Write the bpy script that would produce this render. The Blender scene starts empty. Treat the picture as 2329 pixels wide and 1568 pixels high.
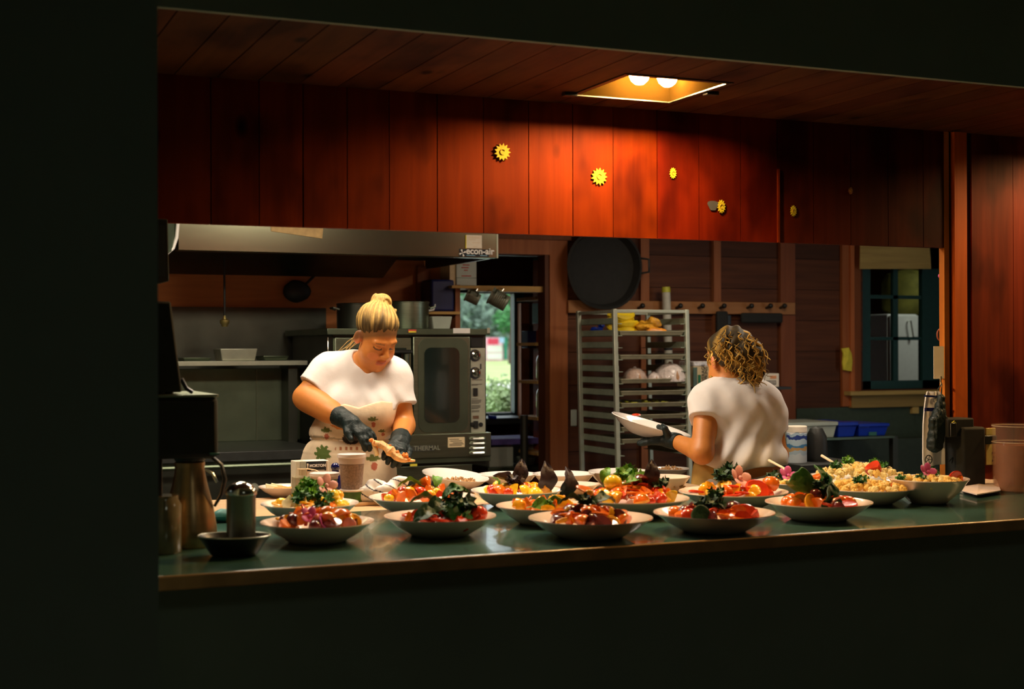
import bpy, bmesh, math, random
import numpy as np
from mathutils import Vector, Matrix, Euler
rnd = random.Random(7)
R = math.radians
sc = bpy.context.scene
COL = sc.collection

# ---------------------------------------------------------------- camera
F = 3150.0
YAW = R(23.3)
cam_d = bpy.data.cameras.new('camera')
cam = bpy.data.objects.new('camera', cam_d); COL.objects.link(cam)
cam.location = (0, 0, 1.5)
cam.rotation_mode = 'XYZ'
CAMROT = Matrix.Rotation(-YAW, 3, 'Z') @ Matrix.Rotation(R(90.13), 3, 'X') @ Matrix.Rotation(R(-0.17), 3, 'Z')
cam.rotation_euler = CAMROT.to_euler()
cam_d.sensor_width = 36.0
cam_d.lens = 36.0 * F / 2329.0
cam_d.clip_end = 300
cam_d.dof.use_dof = True
cam_d.dof.focus_distance = 5.5
cam_d.dof.aperture_fstop = 3.2
sc.camera = cam
# ---------------------------------------------------------------- world, exposure
w = bpy.data.worlds.new('sky'); sc.world = w; w.use_nodes = True
bg = w.node_tree.nodes['Background']
bg.inputs[0].default_value = (0.85, 0.97, 1.0, 1); bg.inputs[1].default_value = 2.0
vs = sc.view_settings
vs.view_transform = 'Standard'; vs.look = 'None'; vs.gamma = 1.0; vs.exposure = 0.0; vs.use_curve_mapping = False
sc.cycles.use_denoising = True
sc.cycles.max_bounces = 8
sc.cycles.sample_clamp_indirect = 4.0

def area(name, loc, rot, sx, sy, power, color):
    d = bpy.data.lights.new(name, 'AREA'); d.shape = 'RECTANGLE'; d.size = sx; d.size_y = sy
    d.energy = power; d.color = color
    o = bpy.data.objects.new(name, d); COL.objects.link(o); o.location = loc; o.rotation_euler = rot
    return o
# kitchen ceiling fittings (their housings are built further down) and an unseen fill light added behind the camera to lift the blacks
LAMPS = [((1.95, 4.92), .5, .4, 27, 'square kitchen ceiling light between the two cooks'), ((.75, 4.95), .7, .3, 20, 'long kitchen ceiling light over the left end of the worktable'),
         ((4.05, 4.85), .5, .35, 18, 'kitchen ceiling light over the cauliflower platters'), ((1.35, 5.9), .7, .35, 11, 'long kitchen ceiling light above the range aisle'), ((4.3, 6.2), .5, .5, 10, 'square kitchen ceiling light towards the right window')]
for (lx, ly), lsx, lsy, lp, _ in LAMPS: area('kitchen_lamp', (lx, ly, 2.48), (0, 0, 0), lsx, lsy, lp, (1, .83, .62))
area('dining_fill', (1.5, -1.6, 2.86), (0, 0, 0), 1.0, 1.0, 6.5, (.98, 1, .78))
area('back_room_fill', (8.1, 8.7, 2.6), (0, 0, 0), 0.4, 0.4, 8, (.9, 1, .85))  # unseen light added so the freezer shows through the right window

# ---------------------------------------------------------------- pixel rays -> world points on real planes
def ray(px, py):
    return (CAMROT @ Vector(((px - 1164.5) / F, -(py - 784.0) / F, -1.0)))
O = Vector((0, 0, 1.5))
def P(px, py, Y):
    r = ray(px, py); return O + r * (Y / r.y)
def Pz(px, py, z):
    r = ray(px, py); return O + r * ((z - 1.5) / r.z)
def Pd(px, py, d):
    return O + ray(px, py) * d
def PX(px, py, X):
    r = ray(px, py); return O + r * (X / r.x)

# ---------------------------------------------------------------- materials
def new_mat(name):
    m = bpy.data.materials.new(name); m.use_nodes = True
    nt = m.node_tree
    return m, nt, nt.nodes['Principled BSDF'], nt.nodes['Material Output']
def mat(name, col, rough=.5, metal=0, var=.15, scale=30, bump=0, bscale=None, trans=0, emit=None, estr=0, attr=False, coat=0, sss=0, ior=None, stretch=None, alpha=None, spec=None):
    m, nt, b, out = new_mat(name)
    N = nt.nodes.new; L = nt.links.new
    tc = N('ShaderNodeTexCoord'); mp = N('ShaderNodeMapping'); L(tc.outputs['Object'], mp.inputs[0])
    if stretch: mp.inputs['Scale'].default_value = stretch
    nz = N('ShaderNodeTexNoise'); nz.inputs['Scale'].default_value = scale; nz.inputs['Detail'].default_value = 4
    L(mp.outputs[0], nz.inputs['Vector'])
    mr = N('ShaderNodeMapRange'); L(nz.outputs[0], mr.inputs[0])
    mr.inputs[1].default_value = .25; mr.inputs[2].default_value = .75
    mr.inputs[3].default_value = 1 - var; mr.inputs[4].default_value = 1 + var
    mx = N('ShaderNodeMix'); mx.data_type = 'RGBA'; mx.blend_type = 'MULTIPLY'; mx.inputs[0].default_value = 1
    if attr:
        at = N('ShaderNodeAttribute'); at.attribute_name = 'Col'; L(at.outputs['Color'], mx.inputs[6])
    else:
        mx.inputs[6].default_value = (*col, 1)
    cb = N('ShaderNodeCombineXYZ')
    for i in range(3): L(mr.outputs[0], cb.inputs[i])
    L(cb.outputs[0], mx.inputs[7]); L(mx.outputs[2], b.inputs['Base Color'])
    b.inputs['Roughness'].default_value = rough; b.inputs['Metallic'].default_value = metal
    b.inputs['Transmission Weight'].default_value = trans
    if coat: b.inputs['Coat Weight'].default_value = coat
    if ior: b.inputs['IOR'].default_value = ior
    if spec is not None: b.inputs['Specular IOR Level'].default_value = spec
    if alpha is not None: b.inputs['Alpha'].default_value = alpha
    if sss:
        b.inputs['Subsurface Weight'].default_value = sss; b.inputs['Subsurface Radius'].default_value = (.012, .005, .002)
        b.inputs['Subsurface Scale'].default_value = 1
    if bump:
        bp = N('ShaderNodeBump'); bp.inputs['Strength'].default_value = bump; bp.inputs['Distance'].default_value = .01
        n2 = N('ShaderNodeTexNoise'); n2.inputs['Scale'].default_value = bscale or scale * 3; n2.inputs['Detail'].default_value = 5
        L(mp.outputs[0], n2.inputs['Vector']); L(n2.outputs[0], bp.inputs['Height']); L(bp.outputs[0], b.inputs['Normal'])
    if emit:
        b.inputs['Emission Color'].default_value = (*emit, 1); b.inputs['Emission Strength'].default_value = estr
    return m
def wood(name, c1, c2, axis='z', rough=.55, attr=True, gs=1.0, knots=True, spec=.25):
    """stained boards: grain stretched along an axis, darker streaks, knots"""
    m, nt, b, out = new_mat(name); N = nt.nodes.new; L = nt.links.new
    tc = N('ShaderNodeTexCoord'); mp = N('ShaderNodeMapping'); L(tc.outputs['Object'], mp.inputs[0])
    s = {'x': (.6, 9, 9), 'y': (9, .6, 9), 'z': (9, 9, .6)}[axis]
    mp.inputs['Scale'].default_value = [v * gs for v in s]
    n1 = N('ShaderNodeTexNoise'); n1.inputs['Scale'].default_value = 3; n1.inputs['Detail'].default_value = 6; n1.inputs['Distortion'].default_value = .6
    L(mp.outputs[0], n1.inputs['Vector'])
    cr = N('ShaderNodeValToRGB'); cr.color_ramp.elements[0].position = .33; cr.color_ramp.elements[1].position = .68
    cr.color_ramp.elements[0].color = (*c2, 1); cr.color_ramp.elements[1].color = (*c1, 1)
    L(n1.outputs[0], cr.inputs[0])
    last = cr.outputs[0]
    def mul(a, bsock):
        x = N('ShaderNodeMix'); x.data_type = 'RGBA'; x.blend_type = 'MULTIPLY'; x.inputs[0].default_value = 1
        L(a, x.inputs[6]); L(bsock, x.inputs[7]); return x.outputs[2]
    if attr:
        at = N('ShaderNodeAttribute'); at.attribute_name = 'Col'; last = mul(last, at.outputs['Color'])
    if knots:
        mp2 = N('ShaderNodeMapping'); L(tc.outputs['Object'], mp2.inputs[0])
        mp2.inputs['Scale'].default_value = {'x': (2.2, 4, 4), 'y': (4, 2.2, 4), 'z': (4, 4, 2.2)}[axis]
        vo = N('ShaderNodeTexVoronoi'); vo.inputs['Scale'].default_value = 1.3; L(mp2.outputs[0], vo.inputs['Vector'])
        c3 = N('ShaderNodeValToRGB'); e = c3.color_ramp.elements
        e[0].position = .05; e[0].color = (.12, .09, .08, 1); e[1].position = .13; e[1].color = (1, 1, 1, 1)
        L(vo.outputs['Distance'], c3.inputs[0]); last = mul(last, c3.outputs[0])
        # big blotchy stain
        n3 = N('ShaderNodeTexNoise'); n3.inputs['Scale'].default_value = 1.1; n3.inputs['Detail'].default_value = 3
        L(mp2.outputs[0], n3.inputs['Vector'])
        c4 = N('ShaderNodeValToRGB'); e = c4.color_ramp.elements
        e[0].position = .36; e[0].color = (.42, .34, .4, 1); e[1].position = .5; e[1].color = (1, 1, 1, 1)
        L(n3.outputs[0], c4.inputs[0]); last = mul(last, c4.outputs[0])
    L(last, b.inputs['Base Color']); b.inputs['Roughness'].default_value = rough; b.inputs['Specular IOR Level'].default_value = spec
    bp = N('ShaderNodeBump'); bp.inputs['Strength'].default_value = .25; bp.inputs['Distance'].default_value = .003
    L(n1.outputs[0], bp.inputs['Height']); L(bp.outputs[0], b.inputs['Normal'])
    return m

M = {}
M['boards'] = wood('stained_boards', (.185, .0235, .0008), (.135, .015, .0006), spec=.08)
M['boards_dark'] = wood('dark_red_boards', (.36, .080, .028), (.22, .045, .018), knots=False)
M['boards_redwall'] = wood('red_board_wall', (.24, .036, .012), (.16, .024, .009), spec=.1)
M['soffit'] = wood('soffit_boards', (.10, .036, .014), (.066, .022, .009), axis='y', spec=.08)
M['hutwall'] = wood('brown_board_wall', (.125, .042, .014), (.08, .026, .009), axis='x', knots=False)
M['rail'] = wood('peg_rail_wood', (.42, .19, .07), (.33, .14, .05), axis='x', knots=False)
M['stud'] = wood('stud_wood', (.36, .13, .05), (.27, .09, .035), knots=False)
M['casing'] = wood('casing_wood', (.42, .14, .045), (.33, .10, .03), knots=False)
M['yellowwood'] = wood('pale_sill_wood', (.55, .38, .12), (.42, .28, .085), axis='x', knots=False)
M['shelfwood'] = wood('shelf_wood', (.6, .36, .11), (.5, .28, .08), axis='x', knots=False)
M['tablewood'] = wood('table_wood', (.72, .50, .30), (.62, .40, .22), axis='x', knots=False, rough=.35)
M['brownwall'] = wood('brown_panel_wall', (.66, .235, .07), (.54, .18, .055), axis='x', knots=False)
M['counter'] = mat('green_counter', (.042, .105, .085), .17, var=.45, scale=5, bump=.12, bscale=9, coat=.25)
M['edge'] = mat('counter_edge', (.42, .26, .12), .25, var=.25, scale=12)
M['dining'] = mat('dining_paint', (.24, .33, .30), .9, var=.06, scale=4)
M['dark_left'] = mat('partition_paint', (.24, .33, .30), .9, var=.06, scale=4)
M['floor'] = mat('dark_floor', (.07, .065, .05), .6, var=.3, scale=6)
M['kceil'] = mat('kitchen_ceiling', (.55, .42, .28), .8)
M['steel'] = mat('brushed_steel', (.24, .28, .20), .33, 1, var=.12, scale=8, stretch=(1, 1, 12), bump=.02)
M['hood'] = mat('hood_steel', (.25, .28, .19), .21, 1, var=.08, scale=6, stretch=(1, 1, 10)); M['hood'].node_tree.nodes['Principled BSDF'].inputs['Anisotropic'].default_value = .4
M['steel_dull'] = mat('dull_steel', (.14, .175, .12), .42, 1, var=.2, scale=6)
M['steel_dark'] = mat('dark_steel', (.085, .09, .072), .38, .85, var=.25, scale=5)
M['alu'] = mat('aluminium', (.50, .52, .41), .35, .45, var=.1, scale=20)
M['pan'] = mat('sheet_pan', (.42, .38, .25), .4, .5, var=.25, scale=14)
M['chrome'] = mat('chrome', (.8, .8, .74), .12, 1, var=.03)
M['black'] = mat('black_plastic', (.012, .013, .012), .4, var=.1)
M['blackm'] = mat('black_matte', (.016, .016, .014), .8, var=.2)
M['darkglass'] = mat('dark_oven_glass', (.012, .02, .017), .1, var=.1, coat=.3)
M['bulbring'] = mat('lamp_reflector', (.008, .0042, .0007), .9, 0, var=.08, scale=10, spec=0)
M['bulb'] = mat('bulb_glass', (1, 1, 1), .3, emit=(1, .60, .235), estr=900)
M['diffuser'] = mat('lamp_diffuser', (.9, .9, .85), .5, emit=(1, .93, .78), estr=3)
M['white'] = mat('white_enamel', (.82, .80, .76), .3, var=.04)
M['plate'] = mat('plate_glaze', (.80, .66, .56), .16, var=.06, scale=8, coat=.4)
M['plate_white'] = mat('white_plate_glaze', (.86, .80, .74), .14, var=.03, scale=8, coat=.4)
M['paper'] = mat('paper', (.85, .76, .62), .8, var=.05)
M['cream'] = mat('cream_paper', (.75, .58, .34), .8, var=.08)
M['ink'] = mat('ink', (.02, .02, .025), .6)
M['inkgreen'] = mat('green_print', (.01, .16, .07), .6)
M['inkred'] = mat('red_print', (.6, .06, .04), .6)
M['labelblack'] = mat('black_label', (.008, .012, .02), .5)
M['whiteprint'] = mat('white_print', (.9, .88, .84), .6)
M['blueprint'] = mat('light_blue_print', (.25, .5, .65), .6)
M['star'] = mat('yellow_paper_sun', (.50, .42, .012), .7, var=.05)
M['stargrey'] = mat('grey_paper_cloud', (.07, .075, .09), .7)
M['teal'] = mat('teal_window_paint', (.012, .055, .05), .45)
M['glass'] = mat('window_glass', (1, 1, 1), .02, trans=1, var=0, ior=1.02)
M['clear'] = mat('clear_plastic', (.88, .9, .84), .1, trans=.85, var=.05, ior=1.2)
M['frost'] = mat('frosted_plastic', (.60, .66, .56), .35, trans=.25, var=.12, scale=10)
M['blue'] = mat('blue_plastic', (.004, .035, .42), .35, var=.1)
M['darkblue'] = mat('navy_plastic', (.006, .008, .09), .18, coat=.5)
M['navy_matte'] = mat('navy_tub', (.010, .013, .085), .5, var=.3, scale=12)
M['purple'] = mat('lilac_cloth', (.13, .09, .36), .7, var=.3, scale=20)
M['tealbox'] = mat('teal_plastic', (.03, .15, .12), .5)
M['yellow'] = mat('yellow_paper', (.80, .66, .05), .75, var=.15, scale=25)
M['banana'] = mat('banana_skin', (.95, .68, .015), .45, var=.16, scale=18)
M['orangebag'] = mat('orange_bag', (.85, .42, .03), .4, var=.3, scale=22, bump=.2)
M['film'] = mat('cling_film', (.82, .74, .70), .12, var=.3, scale=50, bump=.9, bscale=70, coat=.8)
M['bread'] = mat('brown_bread', (.40, .20, .09), .6, var=.3, scale=30)
M['skin'] = mat('skin', (1, 1, 1), .48, attr=True, var=.05, scale=60, sss=.12)
M['hair'] = mat('hair', (1, 1, 1), .6, spec=.25, attr=True, var=.28, scale=90, stretch=(1, 1, .25))
M['shirt'] = mat('white_cotton', (.76, .72, .70), .85, var=.04, scale=12, bump=.18, bscale=26)
M['cloth'] = mat('printed_cloth', (1, 1, 1), .85, attr=True, var=.07, scale=25, bump=.15, bscale=40)
M['glove'] = mat('black_glove', (.005, .014, .014), .5, spec=.35, var=.35, scale=40, bump=.3, bscale=90)
M['trouser'] = mat('cream_trousers', (.72, .66, .60), .85, var=.08)
M['trouser_dark'] = mat('dark_trousers', (.03, .03, .035), .85)
M['shoe'] = mat('black_shoe', (.02, .02, .02), .6)
M['towel'] = mat('white_towel', (.85, .83, .82), .9, var=.05)
M['sage'] = mat('green_puree', (.035, .11, .012), .5, var=.3, scale=60)
M['lentil'] = mat('brown_lentils', (.26, .17, .12), .6, var=.4, scale=150)
M['lid'] = mat('cup_lid', (.85, .78, .76), .25, var=.03)
M['ribbed'] = mat('ribbed_orange', (.85, .26, .01), .5, var=.3, scale=60, stretch=(3, 1, 1), bump=.6)
M['outlet'] = mat('yellowed_outlet', (.75, .60, .20), .4, var=.1)
M['amber'] = mat('amber_liquid', (.46, .17, .075), .15, var=.15, alpha=.5)
M['iron'] = mat('cast_iron', (.02, .022, .02), .5, var=.3)
M['leafpaper'] = mat('napkin', (.82, .68, .64), .85, var=.05)
M['grassy'] = mat('meadow_grass', (.50, .60, .22), .9, var=.35, scale=.6)
M['path'] = mat('pale_gravel_path', (.75, .68, .66), .9, var=.12, scale=1)
M['bank'] = mat('brown_bank', (.30, .20, .17), .9, var=.3, scale=1)
M['leaf_out'] = mat('tree_leaves', (.07, .25, .07), .7, var=.5, scale=1.5)
M['leaf_out2'] = mat('grey_green_leaves', (.14, .20, .15), .7, var=.5, scale=1.5)
M['shrub'] = mat('pale_shrub_leaves', (.40, .52, .24), .7, var=.4, scale=6)
M['bark'] = mat('bark', (.1, .07, .05), .9)
M['signred'] = mat('red_sign', (.7, .04, .1), .6)
M['signpink'] = mat('pink_board', (.85, .5, .6), .6)
M['signgreen'] = mat('green_board', (.01, .2, .12), .6)
M['signblue'] = mat('pale_blue_board', (.35, .5, .75), .6)

# ---------------------------------------------------------------- geometry collector
class G:
    def __init__(s): s.v = []; s.f = []; s.c = []; s.mi = []; s.cur = 0; s.col = (1, 1, 1)
    def add(s, vs_, fs, mi=None):
        n = len(s.v); s.v += [tuple(p) for p in vs_]; s.f += [tuple(i + n for i in f) for f in fs]
        s.c += [s.col] * len(vs_); s.mi += [s.cur if mi is None else mi] * len(fs); return s
    def box(s, x0, x1, y0, y1, z0, z1, mi=None):
        if x0 > x1: x0, x1 = x1, x0
        if y0 > y1: y0, y1 = y1, y0
        if z0 > z1: z0, z1 = z1, z0
        v = [(x0, y0, z0), (x1, y0, z0), (x1, y1, z0), (x0, y1, z0), (x0, y0, z1), (x1, y0, z1), (x1, y1, z1), (x0, y1, z1)]
        return s.add(v, [(0, 3, 2, 1), (4, 5, 6, 7), (0, 1, 5, 4), (1, 2, 6, 5), (2, 3, 7, 6), (3, 0, 4, 7)], mi)
    def hexa(s, bottom, top, mi=None):
        return s.add(list(bottom) + list(top), [(0, 3, 2, 1), (4, 5, 6, 7), (0, 1, 5, 4), (1, 2, 6, 5), (2, 3, 7, 6), (3, 0, 4, 7)], mi)
    def lathe(s, c, prof, n=32, mi=None, axis='z', sx=1, sy=1, ripple=None):
        vs_ = []; fs = []; c = Vector(c)
        for (r, h) in prof:
            for i in range(n):
                a = 2 * math.pi * i / n
                k = 1 + (ripple(a, r, h) if ripple else 0)
                p = (r * k * math.cos(a) * sx, r * k * math.sin(a) * sy, h)
                if axis == 'y': p = (p[0], -p[2], p[1])
                if axis == 'x': p = (p[2], p[0], p[1])
                vs_.append(c + Vector(p))
        for j in range(len(prof) - 1):
            for i in range(n):
                a, b = j * n + i, j * n + (i + 1) % n
                fs.append((a, b, b + n, a + n))
        if prof[0][0] > 1e-6: fs.append(tuple(range(n))[::-1])
        if prof[-1][0] > 1e-6: fs.append(tuple((len(prof) - 1) * n + i for i in range(n)))
        return s.add(vs_, fs, mi)
    def cyl(s, a, b, r0, r1=None, n=16, mi=None):
        return s.tube([a, b], [r0, r0 if r1 is None else r1], n, mi)
    def tube(s, pts, r, n=8, mi=None, caps=True, flat=1.0, closed=False):
        pts = [Vector(p) for p in pts]; m = len(pts)
        if not hasattr(r, '__len__'): r = [r] * m
        vs_ = []; fs = []; up = None
        for i, p in enumerate(pts):
            if closed: t = pts[(i + 1) % m] - pts[i - 1]
            else: t = (pts[min(i + 1, m - 1)] - pts[max(i - 1, 0)])
            if t.length < 1e-9: t = Vector((0, 0, 1))
            t.normalize()
            if up is None:
                up = Vector((0, 0, 1)) if abs(t.z) < .9 else Vector((1, 0, 0))
            u = (up - t * up.dot(t)); u.normalize(); up = u; v = t.cross(u)
            for k in range(n):
                a = 2 * math.pi * k / n
                vs_.append(p + u * (math.cos(a) * r[i] * flat) + v * (math.sin(a) * r[i]))
        for j in range(m if closed else m - 1):
            for k in range(n):
                a, b = j * n + k, j * n + (k + 1) % n
                a2, b2 = ((j + 1) % m) * n + k, ((j + 1) % m) * n + (k + 1) % n
                fs.append((a, b, b2, a2))
        if caps and not closed:
            fs.append(tuple(range(n))[::-1]); fs.append(tuple((m - 1) * n + k for k in range(n)))
        return s.add(vs_, fs, mi)
    def ell(s, c, r, rot=None, nu=16, nv=10, mi=None, noise=0, seed=0):
        q = random.Random(seed); c = Vector(c); vs_ = []; fs = []
        if not hasattr(r, '__len__'): r = (r, r, r)
        ph = [(q.uniform(0, 6.3), q.uniform(0, 6.3), q.uniform(0, 6.3)) for _ in range(2)]
        for j in range(nv + 1):
            th = math.pi * j / nv
            for i in range(nu):
                a = 2 * math.pi * i / nu
                d = Vector((math.sin(th) * math.cos(a), math.sin(th) * math.sin(a), math.cos(th)))
                k = 1 + noise * (math.sin(3 * d.x + ph[0][0]) * math.sin(4 * d.y + ph[0][1]) + .6 * math.sin(7 * d.z + ph[0][2] + 5 * d.x) * math.sin(6 * d.y + ph[1][0]))
                p = Vector((d.x * r[0] * k, d.y * r[1] * k, d.z * r[2] * k))
                if rot is not None: p = rot @ p
                vs_.append(c + p)
        for j in range(nv):
            for i in range(nu):
                a, b = j * nu + i, j * nu + (i + 1) % nu
                if j == 0: fs.append((nu * 1 + i, nu + (i + 1) % nu, 0)[::-1])
                elif j == nv - 1: fs.append((a, b, nv * nu)[::-1])
                else: fs.append((a, a + nu, b + nu, b))
        return s.add(vs_, fs, mi)
    def prism(s, poly, fr, depth, mi=None):
        """poly: 2-D outline, fr(u,v,w)->point; w from 0 to depth"""
        n = len(poly)
        vs_ = [fr(u, v, 0) for u, v in poly] + [fr(u, v, depth) for u, v in poly]
        fs = [tuple(range(n)), tuple(range(n, 2 * n))[::-1]] + [(i, (i + 1) % n, (i + 1) % n + n, i + n) for i in range(n)]
        return s.add(vs_, fs, mi)
    def xf(s, mtx, start=0):
        for i in range(start, len(s.v)): s.v[i] = tuple(mtx @ Vector(s.v[i]))
        return s

def tag(o, label=None, cat=None, group=None, kind=None):
    if label: o['label'] = label
    if cat: o['category'] = cat
    if group: o['group'] = group
    if kind: o['kind'] = kind
    return o
def smooth_mesh(me, ang=40):
    me.polygons.foreach_set('use_smooth', [True] * len(me.polygons))
    try: me.set_sharp_from_angle(angle=R(ang))
    except Exception: pass
def raw_mesh(name, g, mats, smooth=True, ang=40):
    me = bpy.data.meshes.new(name); me.from_pydata(g.v, [], g.f)
    if not isinstance(mats, (list, tuple)): mats = [mats]
    for m in mats: me.materials.append(m)
    if len(mats) > 1: me.polygons.foreach_set('material_index', g.mi)
    ca = me.color_attributes.new('Col', 'FLOAT_COLOR', 'POINT')
    ca.data.foreach_set('color', [x for c in g.c for x in (*c, 1)])
    me.update(); bm = bmesh.new(); bm.from_mesh(me); bmesh.ops.recalc_face_normals(bm, faces=bm.faces); bm.to_mesh(me); bm.free()
    if smooth: smooth_mesh(me, ang)
    return me
def mk(name, g, mats, parent=None, bev=0, smooth=True, ang=40, seg=2, subd=0):
    if parent is None:
        a = np.array(g.v); c = Vector(((a[:, 0].min() + a[:, 0].max()) / 2, (a[:, 1].min() + a[:, 1].max()) / 2, a[:, 2].min()))
    else: c = wloc(parent)
    g.v = [(p[0] - c.x, p[1] - c.y, p[2] - c.z) for p in g.v]
    o = bpy.data.objects.new(name, raw_mesh(name, g, mats, smooth, ang)); COL.objects.link(o)
    if parent is None: o.location = c
    else: o.parent = parent
    o['wl'] = 0
    del o['wl']
    WL[o.name] = c
    if bev:
        b = o.modifiers.new('bevel', 'BEVEL'); b.width = bev; b.segments = seg; b.limit_method = 'ANGLE'; b.angle_limit = R(50)
    if subd:
        b = o.modifiers.new('sub', 'SUBSURF'); b.levels = b.render_levels = subd
    return o
WL = {}
def wloc(o): return WL[o.name]
def empty(name, loc, label, cat, group=None):
    o = bpy.data.objects.new(name, None); COL.objects.link(o); o.location = loc; o.empty_display_size = .05
    WL[o.name] = Vector(loc); return tag(o, label, cat, group)
def struct(name, g, m, **k):
    return tag(mk(name, g, m, **k), kind='structure')
def text(name, body, size, loc, m, parent, rot=(R(90), 0, 0), bold=0.0, align='LEFT', sx=1.0):
    c = bpy.data.curves.new(name, 'FONT'); c.body = body; c.size = size; c.extrude = .0006; c.offset = bold; c.align_x = align
    c.materials.append(m)
    t = bpy.data.objects.new(name, c); COL.objects.link(t); bpy.context.view_layer.update()
    me = bpy.data.meshes.new_from_object(t.evaluated_get(bpy.context.evaluated_depsgraph_get())); bpy.data.objects.remove(t)
    me.materials.clear(); me.materials.append(m)
    o = bpy.data.objects.new(name, me); COL.objects.link(o); o.parent = parent
    o.location = Vector(loc) - wloc(parent); o.rotation_euler = rot; o.scale = (sx, 1, 1)
    return o
def bpx(g, px0, py0, px1, py1, Y, depth, mi=None):
    """box whose front face at depth Y spans the two picture corners"""
    a = P(px0, (py0 + py1) / 2, Y); b = P(px1, (py0 + py1) / 2, Y); mid = (px0 + px1) / 2
    zt = P(mid, py0, Y).z; zb = P(mid, py1, Y).z
    g.box(a.x, b.x, Y, Y + depth, zb, zt, mi); return (a.x, b.x, zb, zt)
# ================================================================ THE BUILDING
WY = 4.25          # front face of the board wall with the pass-through
BY = 7.9           # rear wall of the kitchen
JX = P(2149, 800, WY).x   # right edge of the opening
CZ = 2.33          # soffit over the counter
HZ = P(1164, 532, WY).z   # lower edge of the header

def boards(g, x0, x1, y0, y1, z0, z1, seams, gap=.003, tint=None, seed=1):
    q = random.Random(seed); xs = [x0] + [s for s in seams if x0 < s < x1] + [x1]
    for i in range(len(xs) - 1):
        k = q.uniform(.82, 1.1); rr = q.uniform(.9, 1.1)
        g.col = (k, k * rr, k) if tint is None else tint(xs[i], k)
        j = q.uniform(0, .002)
        g.box(xs[i] + gap / 2, xs[i + 1] - gap / 2, y0 + j, y1, z0, z1)
    g.col = (.15, .15, .15); g.box(x0, x1, y0 + .008, y1 - .002, z0 + .002, z1 - .002)
    g.col = (1, 1, 1)
seams = [P(p, 400, WY).x for p in (480, 590, 690, 790, 886, 995, 1100, 1203, 1303, 1395, 1495, 1590, 1685, 1768, 1850, 1935, 2020, 2100)]
def tint(x, k):
    a = P(1495, 400, WY).x; b = P(1768, 400, WY).x
    if x >= a - .01 and x < b - .02: return (k * .80, k * .48, k * 1.5)
    if x >= b - .02: return (k * .55, k * .5, k * 1.1)
    return (min(k, 1.1), k, k)
g = G(); boards(g, -1.2, JX + .0, WY, WY + .028, HZ, 3.0, seams, tint=tint, seed=4)
struct('wall_front', g, M['boards'], smooth=False)
tag(mk('trim_strip', (lambda g: (g.box(P(1767, 500, WY).x, P(1771, 500, WY).x, WY - .008, WY, HZ, P(1768, 385, WY).z), g)[1])(G()), M['boards']), kind='structure').name = 'trim_1'
# right of the opening: posts, dark grooves and the red board wall
g = G()
def strip(a, b, col, y0=WY, y1=WY + .03, z0=0, z1=3.0):
    g.col = col; g.box(P(a, 900, WY).x, P(b, 900, WY).x, y0, y1, z0, z1)
strip(2149, 2160, (1.6, 1.5, .5)); strip(2160, 2168, (.12, .1, .1), WY + .01)
strip(2168, 2196, (1.9, 1.2, .5), WY - .012); strip(2196, 2211, (.12, .1, .1), WY + .006)
struct('trim_2', g, M['casing'], smooth=False)
g = G(); x0 = P(2211, 900, WY).x
boards(g, x0, 6.2, WY, WY + .03, 0, 3.0, [x0 + .21 + .2 * i for i in range(20)], seed=9)
struct('wall_front_right', g, M['boards_redwall'], smooth=False)
# soffit above the counter with the square hole of the lamp
fx0, fx1, fy0, fy1 = 1.985, 2.345, 3.72, 4.09
F2 = (4.42, 4.78, 3.72, 4.09)
g = G(); yn = 3.44; xs = [-1.2 + .128 * i for i in range(60)]; q = random.Random(3)
for i in range(len(xs) - 1):
    k = q.uniform(.72, 1.2); g.col = (k, k * q.uniform(.85, 1.1), k); a, b = xs[i] + .002, xs[i + 1] - .002
    hole = [h_ for h_ in ((fx0, fx1), F2[:2]) if not (b <= h_[0] or a >= h_[1])]
    if not hole: g.box(a, b, yn, WY, CZ, CZ + .02)
    else:
        h0_, h1_ = hole[0]; g.box(a, b, yn, fy0, CZ, CZ + .02); g.box(a, b, fy1, WY, CZ, CZ + .02)
        if a < h0_: g.box(a, h0_, fy0, fy1, CZ, CZ + .02)
        if b > h1_: g.box(h1_, b, fy0, fy1, CZ, CZ + .02)
g.col = (.3, .3, .3)
struct('ceiling_soffit', g, M['soffit'], smooth=False)
g = G(); g.box(-1.2, 6.2, yn - .02, yn, CZ, 3.0); struct('trim_3', g, M['dining'], smooth=False)
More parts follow.
